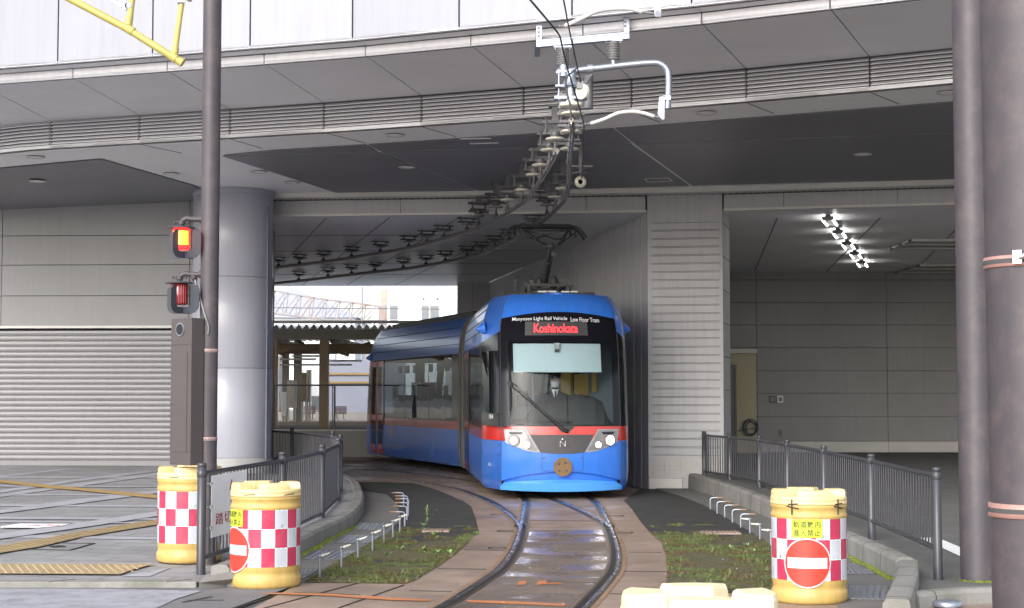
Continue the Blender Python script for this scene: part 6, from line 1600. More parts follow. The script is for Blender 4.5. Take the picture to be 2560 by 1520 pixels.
# pantograph
pan = MB(); yb = 2.7
for x in (-.34, .34):
    for y in (2.1, 3.2): pan.cyl(fr1((x, y, 3.34)), fr1((x, y, 3.52)), .045, n=12)
pan.beam(fr1((-.42, 2.1, 3.53)), fr1((.42, 2.1, 3.53)), .06, .05); pan.beam(fr1((-.42, 3.2, 3.53)), fr1((.42, 3.2, 3.53)), .06, .05); pan.beam(fr1((-.3, 2.1, 3.53)), fr1((-.3, 3.2, 3.53)), .05, .05); pan.beam(fr1((.3, 2.1, 3.53)), fr1((.3, 3.2, 3.53)), .05, .05)
for x, r_, y in ((-.16, .10, 2.2), (.10, .12, 2.25)): pan.ball(fr1((x, y, 3.58)), r_, 12, sc=(.7, 1, 1))
pan.box(fr1((.27, 2.1, 3.59)), (.12, .1, .1)); pan.box(fr1((-.30, 2.1, 3.56)), (.06, .06, .1)); pan.cyl(fr1((-.58, 2.0, 3.34)), fr1((-.58, 2.0, 3.60)), .012, n=8); pan.box(fr1((-.58, 2.0, 3.60)), (.05, .05, .03))
pg = pan.build('pantograph_base', M['roofgear'], tram)
pan = MB(); J = fr1((.06, 2.35, 4.22)); pan.tube([fr1((-.02, 3.0, 3.60)), J], [.062, .040], 12); pan.tube([fr1((.06, 3.05, 3.60)), fr1((.10, 2.40, 4.10))], .014, 8)
pan.ball(J, .07, 12); pan.box(J + Vector((.04, -.02, -.14)), (.07, .06, .08)); pan.cyl(J + fr1.x * -.16, J + fr1.x * .16, .032, n=10); pan.beam(J + Vector((-.12, 0, -.30)), J + Vector((-.02, 0, -.30)), .015, .015)
pan.build('pantograph_arm', M['roofgear'], pg)
pan = MB(); HZ, HY = 4.63, 2.95
EL, ER = fr1((-.36, HY, HZ - .06)), fr1((.44, HY, HZ - .06))
pan.tube([J + fr1.x * -.10, EL], [.032, .022], 10); pan.tube([J + fr1.x * .12, ER], [.032, .022], 10); pan.tube([J + fr1.x * .10, ER + Vector((.1, 0, -.06))], .012, 8)
pan.tube(smooth_path([fr1((-.30, HY, HZ - .20)), fr1((-.18, HY, HZ - .21)), fr1((.02, HY, HZ - .17)), fr1((.2, HY, HZ - .22)), fr1((.34, HY, HZ - .21))], 5), .018, 8)
pan.beam(fr1((-.45, HY, HZ - .07)), fr1((.45, HY, HZ - .07)), .03, .03); pan.tube([fr1((-.4, HY, HZ - .08)), fr1((0, HY, HZ - .14)), fr1((.4, HY, HZ - .08))], .005, 5)
for s_ in (-1, 1): pan.box(fr1((.47 * s_, HY, HZ - .10)), (.05, .08, .12)); pan.box(fr1((.56 * s_, HY, HZ - .12)), (.03, .05, .14))
pan.build('pantograph_frame', M['roofgear'], pg)
pan = MB()
for dy in (-.16, .16):
    pts = [fr1((-.74, HY + dy, HZ - .21)), fr1((-.70, HY + dy, HZ - .14)), fr1((-.60, HY + dy, HZ - .04)), fr1((-.48, HY + dy, HZ - .005)), fr1((-.2, HY + dy, HZ + .01)), fr1((.2, HY + dy, HZ + .01)), fr1((.48, HY + dy, HZ - .005)), fr1((.60, HY + dy, HZ - .05)), fr1((.70, HY + dy, HZ - .15)), fr1((.74, HY + dy, HZ - .22))]
    pan.tube(smooth_path(pts, 4), .022, 8)
    pan.beam(fr1((-.45, HY + dy, HZ + .0)), fr1((.45, HY + dy, HZ + .0)), .045, .055)
pan.build('collector_head', M['roofgear'], pg)

# interior
def bxf(mb, fr, x0, x1, y0, y1, z0, z1, mi=0):
    ps = [fr((x, y, 0)) for x, y in ((x0, y0), (x1, y0), (x1, y1), (x0, y1))]; mb.prism([(p.x, p.y) for p in ps], z0, z1, mi)
mb = MB()
bxf(mb, fr1, -1.12, 1.12, .8, L1, .50, .55); bxf(mb, fr2, -1.12, 1.12, .8, L2, .50, .55); bxf(mb, fr1, -1.05, 1.05, 1.3, L1, 2.62, 2.66); bxf(mb, fr2, -1.05, 1.05, 1.3, L2, 2.62, 2.66)
mb.build('floor_and_ceiling', M['interior'], tram)
mb = MB()
bxf(mb, fr1, -1.12, -.62, 2.05, 2.09, .55, 2.6); bxf(mb, fr1, .55, 1.12, 2.05, 2.09, .55, 2.6); bxf(mb, fr1, -.62, .55, 2.05, 2.09, .55, 1.45); bxf(mb, fr1, -.62, .55, 2.05, 2.09, 2.35, 2.6)
for x in (-.62, -.28, .15, .55): bxf(mb, fr1, x - .02, x + .02, 2.04, 2.10, .55, 2.6)
mb.build('cab_bulkhead', M['interior'], tram)
mb = MB()
for x0_, x1_, z0_, z1_ in ((.20, .36, 1.55, 2.05), (.42, .66, 1.5, 2.0), (.72, .8, 1.7, 2.05)): bxf(mb, fr1, x0_, x1_, 2.00, 2.03, z0_, z1_)
mb.build('cab_poster', M['yel'], tram)
mb = MB()
for fr, L, s0_ in ((fr1, L1, 2.6), (fr2, L2, 2.9)):
    y = s0_
    while y < L - .6:
        for s_ in (-1, 1):
            bxf(mb, fr, min(s_ * .55, s_ * 1.08), max(s_ * .55, s_ * 1.08), y, y + .45, .9, 1.0); bxf(mb, fr, min(s_ * .55, s_ * 1.08), max(s_ * .55, s_ * 1.08), y + .4, y + .5, 1.0, 1.65)
        y += .85
mb.build('seats', M['seat_col'], tram)
mb = MB()
for y in (3.0, 4.8, 6.2): 
    for s_ in (-.5, .5): mb.cyl(fr1((s_, y, .55)), fr1((s_, y, 2.6)), .018, n=8); mb.cyl(fr2((s_, y + .5, .55)), fr2((s_, y + .5, 2.6)), .018, n=8)
mb.build('grab_poles', M['yel'], tram)
mb = MB()
for i in range(9): 
    y = 2.6 + i * .7; p_ = fr2((.75, y, 2.28)); 
    if y < L2 - .5: mb.box(p_, (.03, .30, .18), rz=.3)
for y, z in ((3.2, 1.7), (5.4, 1.75), (7.6, 1.7)): mb.box(fr2((1.02, y, z)), (.02, .35, .32), rz=.33)
mb.build('interior_notice', M['blind'], tram)
mb = MB(); bxf(mb, fr2, .62, 1.0, 4.6, 5.4, .9, 1.95); mb.build('red_partition', M['door_red'], tram)
# dashboard
mb = MB(); pts = [(-.95, 1.16), (-.85, 1.22), (-.52, 1.28), (-.40, 1.46), (-.18, 1.57), (.1, 1.64), (.35, 1.66), (.6, 1.62), (.75, 1.53), (.82, 1.3), (.92, 1.16)]
for (x0_, z0_), (x1_, z1_) in zip(pts, pts[1:]):
    q = [fr1((x0_, .62, .9)), fr1((x1_, .62, .9)), fr1((x1_, .62, z1_ - .10)), fr1((x0_, .62, z0_ - .10))]; q2 = [fr1((x0_, .84, z0_)), fr1((x1_, .84, z1_))]
    mb.add(q + q2, [(0, 1, 2, 3), (3, 2, 5, 4)], 0, True)
bxf(mb, fr1, -.85, .85, .40, .62, .7, 1.12); mb.build('dashboard', M['rubber'], tram)

# driver ----------------------------------------------------------------------------------------------
M['skin'] = mat('skin', (.42, .25, .17), .55, 0, .05, 8); M['navy'] = mat('navy_uniform', (.012, .014, .022), .8, 0, .1, 10)
M['mask'] = mat('white_face_mask', (.75, .76, .78), .8, 0, .03, 10); M['shirt'] = mat('white_shirt', (.7, .72, .75), .8, 0, .03)
hx_, hy_ = .0, 1.16
hc = fr1((hx_, hy_, 1.885)); dvr = empty('person', fr1((hx_, hy_ + .05, .55)), 'tram driver in dark uniform, cap and white face mask, seated behind the windscreen', 'person')
def skel(name, joints, edges, m_, root, sub=2):
    me = bpy.data.meshes.new(name); off = Vector(dvr.location); me.from_pydata([tuple(Vector(p) - off) for p, r in joints], edges, []); o = bpy.data.objects.new(name, me); C.objects.link(o); o.parent = dvr
    sk_ = o.modifiers.new('skin', 'SKIN'); sk_.use_smooth_shade = True; ss = o.modifiers.new('sub', 'SUBSURF'); ss.levels = sub; ss.render_levels = sub
    lay = me.skin_vertices[0].data
    for i, (p, r) in enumerate(joints): lay[i].radius = r if isinstance(r, tuple) else (r, r)
    for v in lay: v.use_root = False
    lay[root].use_root = True
    me.materials.append(m_); return o
def J_(x, y, z): return fr1((hx_ + x, hy_ + y, z))
# one continuous uniformed figure: pelvis 0, spine, neck; arms to the console; legs forward
jt = [(J_(0, .06, .98), (.16, .12)), (J_(0, .06, 1.20), (.15, .11)), (J_(0, .05, 1.45), (.17, .12)), (J_(0, .045, 1.62), (.145, .095)), (J_(0, .035, 1.71), (.06, .06)), (J_(0, .02, 1.80), (.052, .055)),
      (J_(-.18, .05, 1.61), .07), (J_(-.25, .0, 1.38), .052), (J_(-.20, -.26, 1.30), .038), (J_(-.19, -.31, 1.30), .034),
      (J_(.18, .05, 1.61), .07), (J_(.25, .0, 1.38), .052), (J_(.20, -.26, 1.30), .038), (J_(.19, -.31, 1.30), .034),
      (J_(-.10, -.05, .97), .095), (J_(-.13, -.42, .96), .07), (J_(-.13, -.40, .62), .05), (J_(-.13, -.52, .59), .04),
      (J_(.10, -.05, .97), .095), (J_(.13, -.42, .96), .07), (J_(.13, -.40, .62), .05), (J_(.13, -.52, .59), .04)]
ed = [(0, 1), (1, 2), (2, 3), (3, 4), (4, 5), (3, 6), (6, 7), (7, 8), (8, 9), (3, 10), (10, 11), (11, 12), (12, 13), (0, 14), (14, 15), (15, 16), (16, 17), (0, 18), (18, 19), (19, 20), (20, 21)]
skel('body', jt, ed, M['navy'], 0, 1)
# head with nose, ears, brow (lofted)
mb = MB()
rings = [(-.118, .030, .035, .0), (-.105, .050, .052, -.010), (-.085, .060, .064, -.012), (-.06, .066, .076, -.008), (-.03, .071, .086, 0), (0, .074, .092, .004), (.03, .076, .095, .008), (.06, .074, .092, .010), (.085, .062, .078, .012), (.105, .040, .052, .012), (.115, .012, .016, .012)]
n_ = 20; vs = []
for dz, rx, ry, dy in rings:
    for i in range(n_):
        a = 2 * PI * i / n_; x = rx * math.cos(a); y = ry * math.sin(a) + dy
        if math.sin(a) < -.9 and -.02 < dz < .04: y += .008 if dz > .01 else 0
        vs.append(hc + fr1.x * x + fr1.b * y + Vector((0, 0, dz)))
mb.add(vs, [(j * n_ + i, j * n_ + (i + 1) % n_, (j + 1) * n_ + (i + 1) % n_, (j + 1) * n_ + i) for j in range(len(rings) - 1) for i in range(n_)], 0, True)
for s_ in (-1, 1): mb.ball(hc + fr1.x * s_ * .076 + fr1.b * .012 + Vector((0, 0, -.005)), .022, 8, sc=(.45, .7, 1.2))
mb.ball(hc - fr1.b * .094 + Vector((0, 0, -.018)), .016, 8, sc=(.8, 1, 1.4))
mb.build('head', M['skin'], dvr)
mb = MB()
for s_ in (-1, 1): mb.ball(hc + fr1.x * s_ * .028 - fr1.b * .080 + Vector((0, 0, .012)), .010, 8, 0, sc=(1.3, .6, .7)); mb.ball(hc + fr1.x * s_ * .028 - fr1.b * .086 + Vector((0, 0, .012)), .005, 6, 1)
mb.build('eyes', [M['shirt'], M['rubber']], dvr)
mb = MB()
for dz, r_ in ((0, 0),): pass
rw_ = [(-.108, .052, .056), (-.08, .066, .078), (-.045, .075, .098), (-.012, .072, .100), (.0, .070, .094)]; N_ = 12; vs = []
for dz, rx, ry in rw_:
    for i in range(N_ + 1):
        a = -PI / 2 + (i / N_ - .5) * 2.4; vs.append(hc + fr1.x * (rx + .003) * math.cos(a) + fr1.b * ((ry + .006) * math.sin(a) - .004) + Vector((0, 0, dz)))
mb.add(vs, [(j * (N_ + 1) + i, j * (N_ + 1) + i + 1, (j + 1) * (N_ + 1) + i + 1, (j + 1) * (N_ + 1) + i) for j in range(len(rw_) - 1) for i in range(N_)], 0, True); mb.build('mask', M['mask'], dvr)
mb = MB(); mb.lathe([(.080, 0), (.084, .03), (.105, .055), (.108, .068), (.085, .078), (0, .084)], hc + Vector((0, 0, .045)) + fr1.b * .008, 24, sy=1.12)
for i in range(8):
    a0 = -PI / 2 + (i / 8 - .5) * 2.0; a1 = -PI / 2 + ((i + 1) / 8 - .5) * 2.0; q = [hc + fr1.x * r_ * math.cos(a) + fr1.b * (r_ * 1.1 * math.sin(a)) + Vector((0, 0, z)) for a, r_, z in ((a0, .08, .05), (a1, .08, .05), (a1, .115, .03), (a0, .115, .03))]; mb.add(q, [(0, 1, 2, 3)])
mb.build('cap', M['navy'], dvr)
mb = MB(); f__ = lambda x, z, y=-.088: J_(x, y, z)
mb.add([f__(-.055, 1.735, -.03), f__(-.004, 1.60, -.085), f__(-.0, 1.735, -.055)], [(0, 1, 2)]); mb.add([f__(.055, 1.735, -.03), f__(.0, 1.735, -.055), f__(.004, 1.60, -.085)], [(0, 1, 2)])
mb.add([f__(-.06, 1.74, -.02), f__(.06, 1.74, -.02), f__(.0, 1.55, -.100)], [(0, 2, 1)])
mb.build('shirt_collar', M['shirt'], dvr)
mb = MB(); mb.add([f__(-.012, 1.715, -.075), f__(.012, 1.715, -.075), f__(.02, 1.60, -.104), f__(0, 1.56, -.108), f__(-.02, 1.60, -.104)], [(0, 4, 3, 2, 1)]); mb.build('tie', M['navy'], dvr)
# gloved hands on the console, five separate fingers each
for s_ in (-1, 1):
    w_ = J_(.19 * s_, -.31, 1.30); fj = [(w_, .026), (w_ - fr1.b * .05 + Vector((0, 0, -.003)), .028)]; fe = [(0, 1)]
    for k in range(4):
        b_ = len(fj); x = (k - 1.5) * .019 * -s_; l_ = (.036, .042, .039, .030)[k]
        p_ = w_ - fr1.b * .07 + fr1.x * x; fj += [(p_, .010), (p_ - fr1.b * l_ + Vector((0, 0, -.008)), .009), (p_ - fr1.b * l_ * 1.5 + Vector((0, 0, -.034)), .008)]; fe += [(1, b_), (b_, b_ + 1), (b_ + 1, b_ + 2)]
    b_ = len(fj); p_ = w_ - fr1.b * .03 - fr1.x * .030 * s_; fj += [(p_, .011), (p_ - fr1.b * .03 - fr1.x * .012 * s_ + Vector((0, 0, -.012)), .009)]; fe += [(0, b_), (b_, b_ + 1)]
    skel('hand', fj, fe, M['shirt'], 0, 1)
# driver's seat
mb = MB(); bxf(mb, fr1, hx_ - .24, hx_ + .24, hy_ - .1, hy_ + .32, .78, .90); bxf(mb, fr1, hx_ - .24, hx_ + .24, hy_ + .2, hy_ + .3, .9, 1.60); bxf(mb, fr1, hx_ - .08, hx_ + .08, hy_ + .0, hy_ + .2, .55, .78); mb.build('driver_seat', M['seat_col'], tram)
mb = MB(); bxf(mb, fr1, -.35, .2, hy_ - .62, hy_ - .34, 1.22, 1.27); mb.build('console', M['rubber'], tram)

# ================================================================== OVERHEAD LINE
ZW = 4.66
def wpt(px, py, z=ZW): return G(px, py, z)
Apx = [(560, 694), (680, 670), (760, 660), (850, 648), (936, 634), (1022, 619), (1108, 595), (1194, 569), (1246, 545), (1314, 502), (1335, 473), (1359, 440), (1387, 392), (1393, 376)]
Bpx = [(560, 720), (680, 708), (760, 700), (850, 689), (936, 679), (1022, 670), (1108, 655), (1194, 636), (1246, 615), (1297, 591), (1349, 558), (1400, 514), (1414, 492), (1421, 464), (1423, 413), (1430, 337), (1428, 300)]
def rail3(pxs): return smooth_path([wpt(*p) for p in pxs], 6)
pa, pb_ = rail3(Apx), rail3(Bpx)
def bar(path, name, label):
    e = empty(name, path[-1], label, 'conductor bar', 'rigid overhead conductor bars'); n_ = len(path)
    mb = MB(); mb.tube(path, .030, 8)
    wm = MB(); wm.tube([p - Vector((0, 0, .036)) for p in path], .008, 6); wm.build('contact_wire', M['chrome'], e)
    acc = 0
    for a, b in zip(path, path[1:]):
        acc += (b - a).length
        if acc > .30: acc = 0; mb.beam(a, a.lerp(b, min(1, .07 / max(.01, (b - a).length))), .068, .05, 1)
    mb.build('bar', [M['copper'], M['galv_dark']], e); return e
bar(pa, 'conductor_bar', 'curved dark overhead bar on the left, sweeping over the branch track')
bar(pb_, 'conductor_bar', 'curved dark overhead bar on the right, ending over the tram pantograph')
M['hang_dark'] = mat('hanger_steel', (.10, .10, .105), .5, .5, .15, 8)
def hanger(p, zc_, ang, label, big):
    e = empty('wire_hanger', p, label, 'wire hanger', 'insulated hangers holding the overhead bars')
    t = Vector((math.cos(ang), math.sin(ang), 0)); s_ = Vector((-t.y, t.x, 0)); hz = zc_ - p.z; k_ = min(1.0, hz / .44)
    Z = lambda z: Vector((0, 0, z * k_))
    st = M['galv_dark'] if big else M['hang_dark']; w_ = 1 if big else 1.15
    mb = MB(); mb.cyl(p + Z(.0), p + Z(.10), .05, .018, n=10); mb.cyl(p + Z(.09), p + Z(.17), .016, n=8); mb.box(p, (.07, .07, .05), rz=ang); mb.build('clamp', st, e)
    mb = MB(); mb.lathe([(r, z * k_) for r, z in ((.03, .165), (.105, .168), (.125, .18), (.12, .195), (.06, .205), (.045, .235))], p, 24); mb.build('insulator_disc', M['porcelain'] if big else M['ins_grey'], e)
    mb = MB(); mb.lathe([(r, z * k_) for r, z in ((.05, .205), (.07, .22), (.06, .27))], p, 14); mb.beam(p + Z(.255) - s_ * .16 * w_, p + Z(.255) + s_ * .16 * w_, .06, .03 * k_); mb.beam(p + Z(.30) - t * .05 - s_ * .14, p + Z(.30) - t * .05 + s_ * .14, .03, .03 * k_)
    for k in (-1, 1):
        mb.cyl(p + Z(.24) + s_ * .12 * k, p + Z(.44) + s_ * .12 * k, .010, n=6); mb.cyl(p + Z(.25) + s_ * .12 * k, p + Z(.28) + s_ * .12 * k, .03, .015, n=8)
        mb.cyl(p + Z(.24) + s_ * .12 * k + t * .06, p + Z(.42) + s_ * .12 * k + t * .06, .008, n=6)
    mb.beam(p + Z(.40) - s_ * .17 * w_, p + Z(.40) + s_ * .17 * w_, .07, .04 * k_); mb.build('yoke', st, e)
    if hz > .46:
        mb = MB(); mb.box(p + Vector((0, 0, (.40 + hz) / 2)), (.085, .085, hz - .40), rz=ang); mb.box(p + Vector((0, 0, hz - .01)), (.16, .16, .02), rz=ang)
        mb.build('stem', M['galv_dark'], e)
def near_on(path, px):
    best = min(range(len(path) - 1), key=lambda i: abs((CX + F * path[i].x / path[i].y) - px)); return best
word = ['first', 'second', 'third', 'fourth', 'fifth', 'sixth', 'seventh', 'eighth', 'ninth', 'tenth', 'eleventh', 'twelfth', 'thirteenth', 'fourteenth', 'fifteenth', 'sixteenth', 'seventeenth', 'eighteenth']
for nm, path, pxs in (('left', pa, [687, 747, 807, 871, 950, 1017, 1067, 1108, 1163, 1196, 1240, 1268, 1303, 1334, 1352, 1372, 1389]), ('right', pb_, [740, 811, 872, 936, 1003, 1061, 1113, 1164, 1203, 1237, 1273, 1332, 1366, 1389, 1408])):
    for i, x in enumerate(pxs):
        k = near_on(path, x); a, b = path[k], path[k + 1]; pxa, pxb = CX + F * a.x / a.y, CX + F * b.x / b.y; t = (x - pxa) / (pxb - pxa) if abs(pxb - pxa) > 1e-6 else 0; p = a.lerp(b, min(max(t, 0), 1))
        d = (b - a).normalized(); zc_ = ZC if p.y < 28.7 else ZH
        hanger(p + Vector((0, 0, .03)), zc_, math.atan2(d.y, d.x), '%s hanger from the round column on the %s overhead bar' % (word[i], nm), p.y < 27)
for i, y in enumerate((413, 372, 330)):
    p = wpt(interp([(300, 1428), (337, 1430), (413, 1423), (464, 1421)], y), y); hanger(p + Vector((0, 0, .03)), ZC, PI / 2, '%s pale hanger over the straight end of the right overhead bar' % ('third', 'second', 'first')[i], True)
p = AT(1424, 278, 18.2)
# end hanger of the right bar, its tall bracket rising to the fascia
YE = 17.35
eb = empty('end_bracket', AT(1426, 285, YE), 'tall galvanised bracket with a large cream insulator where the right bar ends', 'bracket')
q = AT(1427, 262, YE); mb = MB(); mb.lathe([(.03, -.03), (.115, -.025), (.13, -.005), (.125, .012), (.06, .022), (.05, .05)], q, 28); mb.build('insulator_disc', M['porcelain'], eb)
mb = MB(); zt_ = AT(1427, 176, YE).z - q.z; mb.cyl(q + Vector((0, 0, .05)), q + Vector((0, 0, .30)), .05, n=12); mb.box(q + Vector((0, 0, .20)), (.34, .14, .02)); mb.box(q + Vector((0, 0, .075)), (.36, .1, .03))
for k in (-1, 1): mb.cyl(q + Vector((.13 * k, 0, .04)), q + Vector((.13 * k, 0, .26 if k > 0 else .36)), .011, n=8); mb.cyl(q + Vector((.13 * k, 0, .05)), q + Vector((.13 * k, 0, .11)), .045, .02, n=10)
mb.lathe([(.11, .2), (.055, .30), (.055, zt_)], q, 14); mb.beam(q + Vector((-.16, 0, zt_ - .02)), q + Vector((.16, 0, zt_ + .02)), .02, .02); mb.build('stand', M['galv'], eb)
# counterweight-like grey tube and pulley beside it
mb = MB(); a = AT(1470, 190, YE + .5); b = AT(1470, 272, YE + .5); mb.cyl(a, b, .058, n=18); mb.build('tube', M['galv_dark'], eb)
mb = MB(); c = AT(1456, 229, YE - .1); mb.cyl(c - Vector((.012, 0, 0)) - Vector((0, .012, 0)), c + Vector((.012, .012, 0)), .085, n=28); mb.build('pulley', M['porcelain'], eb)
mb = MB(); mb.beam(AT(1478, 186, YE), AT(1460, 212, YE - .1), .06, .02); mb.box(AT(1450, 214, YE - .1), (.07, .06, .07)); mb.build('link', M['galv_dark'], eb)
pg_ = empty('guide_pulley', AT(1451, 455, 22.8), 'round cream guide pulley hanging beside the right overhead bar', 'pulley')
mb = MB(); c = AT(1451, 455, 22.8); mb.lathe([(.035, -.015), (.08, -.02), (.085, 0), (.08, .02), (.035, .015), (.035, -.015)], (0, 0, 0), 28)
mb.v = [c + Vector((v.x, v.z, v.y)) for v in mb.v]; mb.build('wheel', M['porcelain'], pg_)
mb = MB(); cc_ = AT(1452, 433, 22.8); mb.lathe([(.03, -.02), (.12, -.015), (.13, 0), (.12, .012), (.05, .02)], cc_, 24); mb.beam(cc_ + Vector((0, 0, .02)), Vector((cc_.x, cc_.y, ZC)), .06, .06); mb.beam(cc_ - Vector((0, 0, .02)), c, .02, .03); mb.beam(cc_ + Vector((-.17, 0, .1)), cc_ + Vector((.17, 0, .1)), .04, .03)
mb.build('bracket', M['galv_dark'], pg_)
# fascia bracket: U frame, two ribbed insulators, bent arm
YF = 17.6
ub = empty('overhead_bracket', AT(1457, 108, YF), 'galvanised U-shaped bracket on the fascia with two ribbed insulators and a bent arm', 'bracket')
mb = MB()
for x0_, y0_, x1_, y1_ in ((1347.5, 66, 1347.5, 118), (1566, 42, 1566, 97)): mb.beam(AT(x0_, y0_, YF), AT(x1_, y1_, YF), .06, .065, up=(0, 1, 0))
mb.beam(AT(1344, 111, YF), AT(1572, 90, YF), .10, .075); mb.beam(AT(1344, 103, YF - .05), AT(1572, 82, YF - .05), .02, .012)
for x0_, y0_ in ((1347.5, 66), (1566, 42)):
    a = AT(x0_, y0_ + 4, YF); mb.beam(a, a + Vector((0, 1.4, 0)), .06, .05)
mb.build('frame', M['galv'], ub)
mb = MB()
for x, y in ((1347, 70), (1347, 80), (1347, 90), (1563, 55), (1563, 65)): mb.box(AT(x, y, YF - .037), (.018, .01, .018))
mb.build('bolt_holes', M['dark_gap'], ub)
for x, y0_, y1_ in ((1406.5, 118, 166), (1533.5, 102, 152)):
    a = AT(x, y0_, YF); b = AT(x, y1_, YF); h_ = a.z - b.z; pr = [(.03, 0)]
    for k in range(7): z_ = h_ * (.06 + .88 * k / 7); pr += [(.035, z_), (.072, z_ + .006), (.075, z_ + .012), (.035, z_ + .018)]
    pr += [(.035, h_)]
    mb = MB(); mb.lathe(pr, b, 24); ins = mb.build('ribbed_insulator', M['ins_grey'], ub)
    mb = MB(); mb.box(a + Vector((0, 0, .0)), (.20, .08, .02)); 
    for k in (-1, 1): mb.cyl(a + Vector((.08 * k, 0, -.025)), a + Vector((.08 * k, 0, .03)), .014, n=8)
    mb.cyl(b - Vector((0, 0, .07)), b, .03, n=12); mb.build('cap', M['galv'], ins)
mb = MB(); pts = [AT(1398, 180, YF), AT(1480, 172, YF), AT(1560, 163, YF), AT(1630, 157, YF), AT(1652, 160, YF), AT(1666, 172, YF), AT(1671, 190, YF), AT(1671, 230, YF), AT(1668, 272, YF)]
mb.tube(smooth_path(pts, 5), .038, 14); mb.ball(AT(1400, 181, YF), .055, 12); mb.lathe([(.055, -.07), (.05, .07)], AT(1409, 176, YF), 14); mb.cyl(AT(1468, 173, YF), AT(1482, 172, YF), .055, n=16); mb.build('bent_arm', M['galv'], ub)
mb = MB(); mb.add([AT(x, y, YF - .05) for x, y in ((1648, 242), (1662, 240), (1661, 298), (1655, 299), (1644, 286), (1646, 262))] + [AT(x, y, YF - .03) for x, y in ((1648, 242), (1662, 240), (1661, 298), (1655, 299), (1644, 286), (1646, 262))], [(5, 4, 3, 2, 1, 0), (6, 7, 8, 9, 10, 11), (0, 1, 7, 6), (1, 2, 8, 7), (2, 3, 9, 8), (3, 4, 10, 9), (4, 5, 11, 10), (5, 0, 6, 11)])
mb.box(AT(1666, 246, YF), (.09, .10, .05)); mb.build('pull_plate', M['galv'], ub)
# white steady arms and the two contact wires
def steady(pts, Y, label, endp):
    e = empty('steady_arm', AT(*pts[0], Y), label, 'steady arm', 'white sleeved steady arms'); P_ = [AT(x, y, Y) for x, y in pts]
    mb = MB(); mb.tube(smooth_path(P_, 6), .021, 12); mb.build('sleeve', M['white_rod'], e)
    mb = MB(); mb.cyl(P_[0], AT(pts[0][0] - 14, pts[0][1] + 2, Y), .013, n=8); mb.ball(AT(pts[0][0] - 12, pts[0][1] + 1, Y), .02, 8); mb.cyl(P_[-1], AT(*endp, Y), .014, n=8); mb.build('end_fitting', M['galv_dark'], e)
steady([(1476, 309), (1510, 298), (1545, 283), (1580, 279), (1610, 283), (1635, 291)], YF - .25, 'lower white curved arm reaching from the bent arm to the wire', (1650, 294))
steady([(1412, 65), (1450, 48), (1490, 29), (1530, 22), (1575, 22), (1605, 30)], 15.5, 'upper white curved arm near the top edge of the picture', (1635, 34))
mb = MB(); Yk = 15.5; pl_ = [(1636, -30), (1650, -30), (1653, 8), (1652, 42), (1638, 41), (1634, 20)]
mb.add([AT(x, y, Yk) for x, y in pl_] + [AT(x, y, Yk + .03) for x, y in pl_], [(0, 5, 4, 3, 2, 1)[::-1], (6, 7, 8, 9, 10, 11)[::-1]] + [(i, (i + 1) % 6, 6 + (i + 1) % 6, 6 + i) for i in range(6)]); mb.cyl(AT(1645, 33, Yk - .01), AT(1645, 33, Yk + .04), .03, n=14); mb.box(AT(1643, -60, Yk), (.06, .06, .3))
tag(mb.build('pull_plate', M['galv'], off=AT(1645, 42, Yk)), 'pale galvanised plate with one hole at the top edge', 'plate')
def zl(Y): return ZW
w1 = [wpt(1453, 452, ZW + .1), wpt(1457, 400), wpt(1459, 345), wpt(1460, 313), wpt(1455, 292), wpt(1440, 240), wpt(1417, 165), wpt(1400, 92), wpt(1396, 84), wpt(1386, 71), wpt(1326, 0), wpt(1250, -90)]
mb = MB(); mb.tube(w1, .0085, 6); tag(mb.build('contact_wire', M['wire'], off=w1[5]), 'dark contact wire running from the guide pulley up to the top edge', 'wire')
ZZ = 4.95
w2 = [wpt(1452, 206, ZZ), wpt(1442, 162, ZZ), wpt(1424, 79, ZZ), wpt(1409, 0, ZZ), wpt(1396, -70, ZZ)]
mb = MB(); mb.tube(w2, .0075, 6); tag(mb.build('feeder_wire', M['wire'], off=w2[1]), 'thin dark wire dropping steeply to the clamp beside the pulley', 'wire')
w3 = [AT(x, y, YE - .15) for x, y in ((1427, 300), (1427, 285), (1425, 262), (1418, 235), (1414, 210), (1418, 192), (1430, 180), (1442, 170))]
mb = MB(); mb.tube(smooth_path(w3, 5), .011, 7); mb.tube([AT(x, y, YE - .12) for x, y in ((1432, 96), (1434, 160))], .006, 5); tag(mb.build('jumper_cable', M['wire'], off=w3[0]), 'black jumper cable looping up from the bar end to the bracket arm', 'cable')
mb = MB(); mb.tube(smooth_path([wpt(1358, 452, ZW + .12), wpt(1380, 462, ZW + .05), wpt(1405, 458, ZW + .05), wpt(1422, 452, ZW + .12)], 5), .010, 6); tag(mb.build('jumper_cable', M['wire'], off=wpt(1380, 462, ZW)), 'black sagging cable linking the two overhead bars', 'cable')

# ================================================================== BEYOND THE TUNNEL
M['white_far'] = mat('white_render', (.78, .80, .82), .7, 0, .04, .3)
M['ochre'] = mat('ochre_steel', (.30, .23, .14), .55, 0, .15, 2, stain=(.25, .10, .04), stain_amt=.4, stain_scale=3)
M['beam_grey'] = mat('canopy_beam_paint', (.26, .245, .215), .55, 0, .12, 2)
M['bluewall'] = mat('blue_grey_cladding', (.30, .32, .40), .6, 0, .05, .5)
M['rusty_white'] = mat('rust_streaked_white', (.30, .30, .32), .6, 0, .1, 3, stain=(.45, .20, .08), stain_amt=.75, stain_scale=1.3)
M['glass_far'] = mat('far_window_glass', (.16, .18, .20), .12, 0, .05)
YW = 43.2
xl, xr_ = (600 - CX) / F * YW, (1190 - CX) / F * YW
zt_ = AT(800, 1078, YW).z
rw = empty('retaining_wall', ((xl + xr_) / 2, YW, -.03), 'low pale concrete retaining wall under the chain-link fence', 'wall')
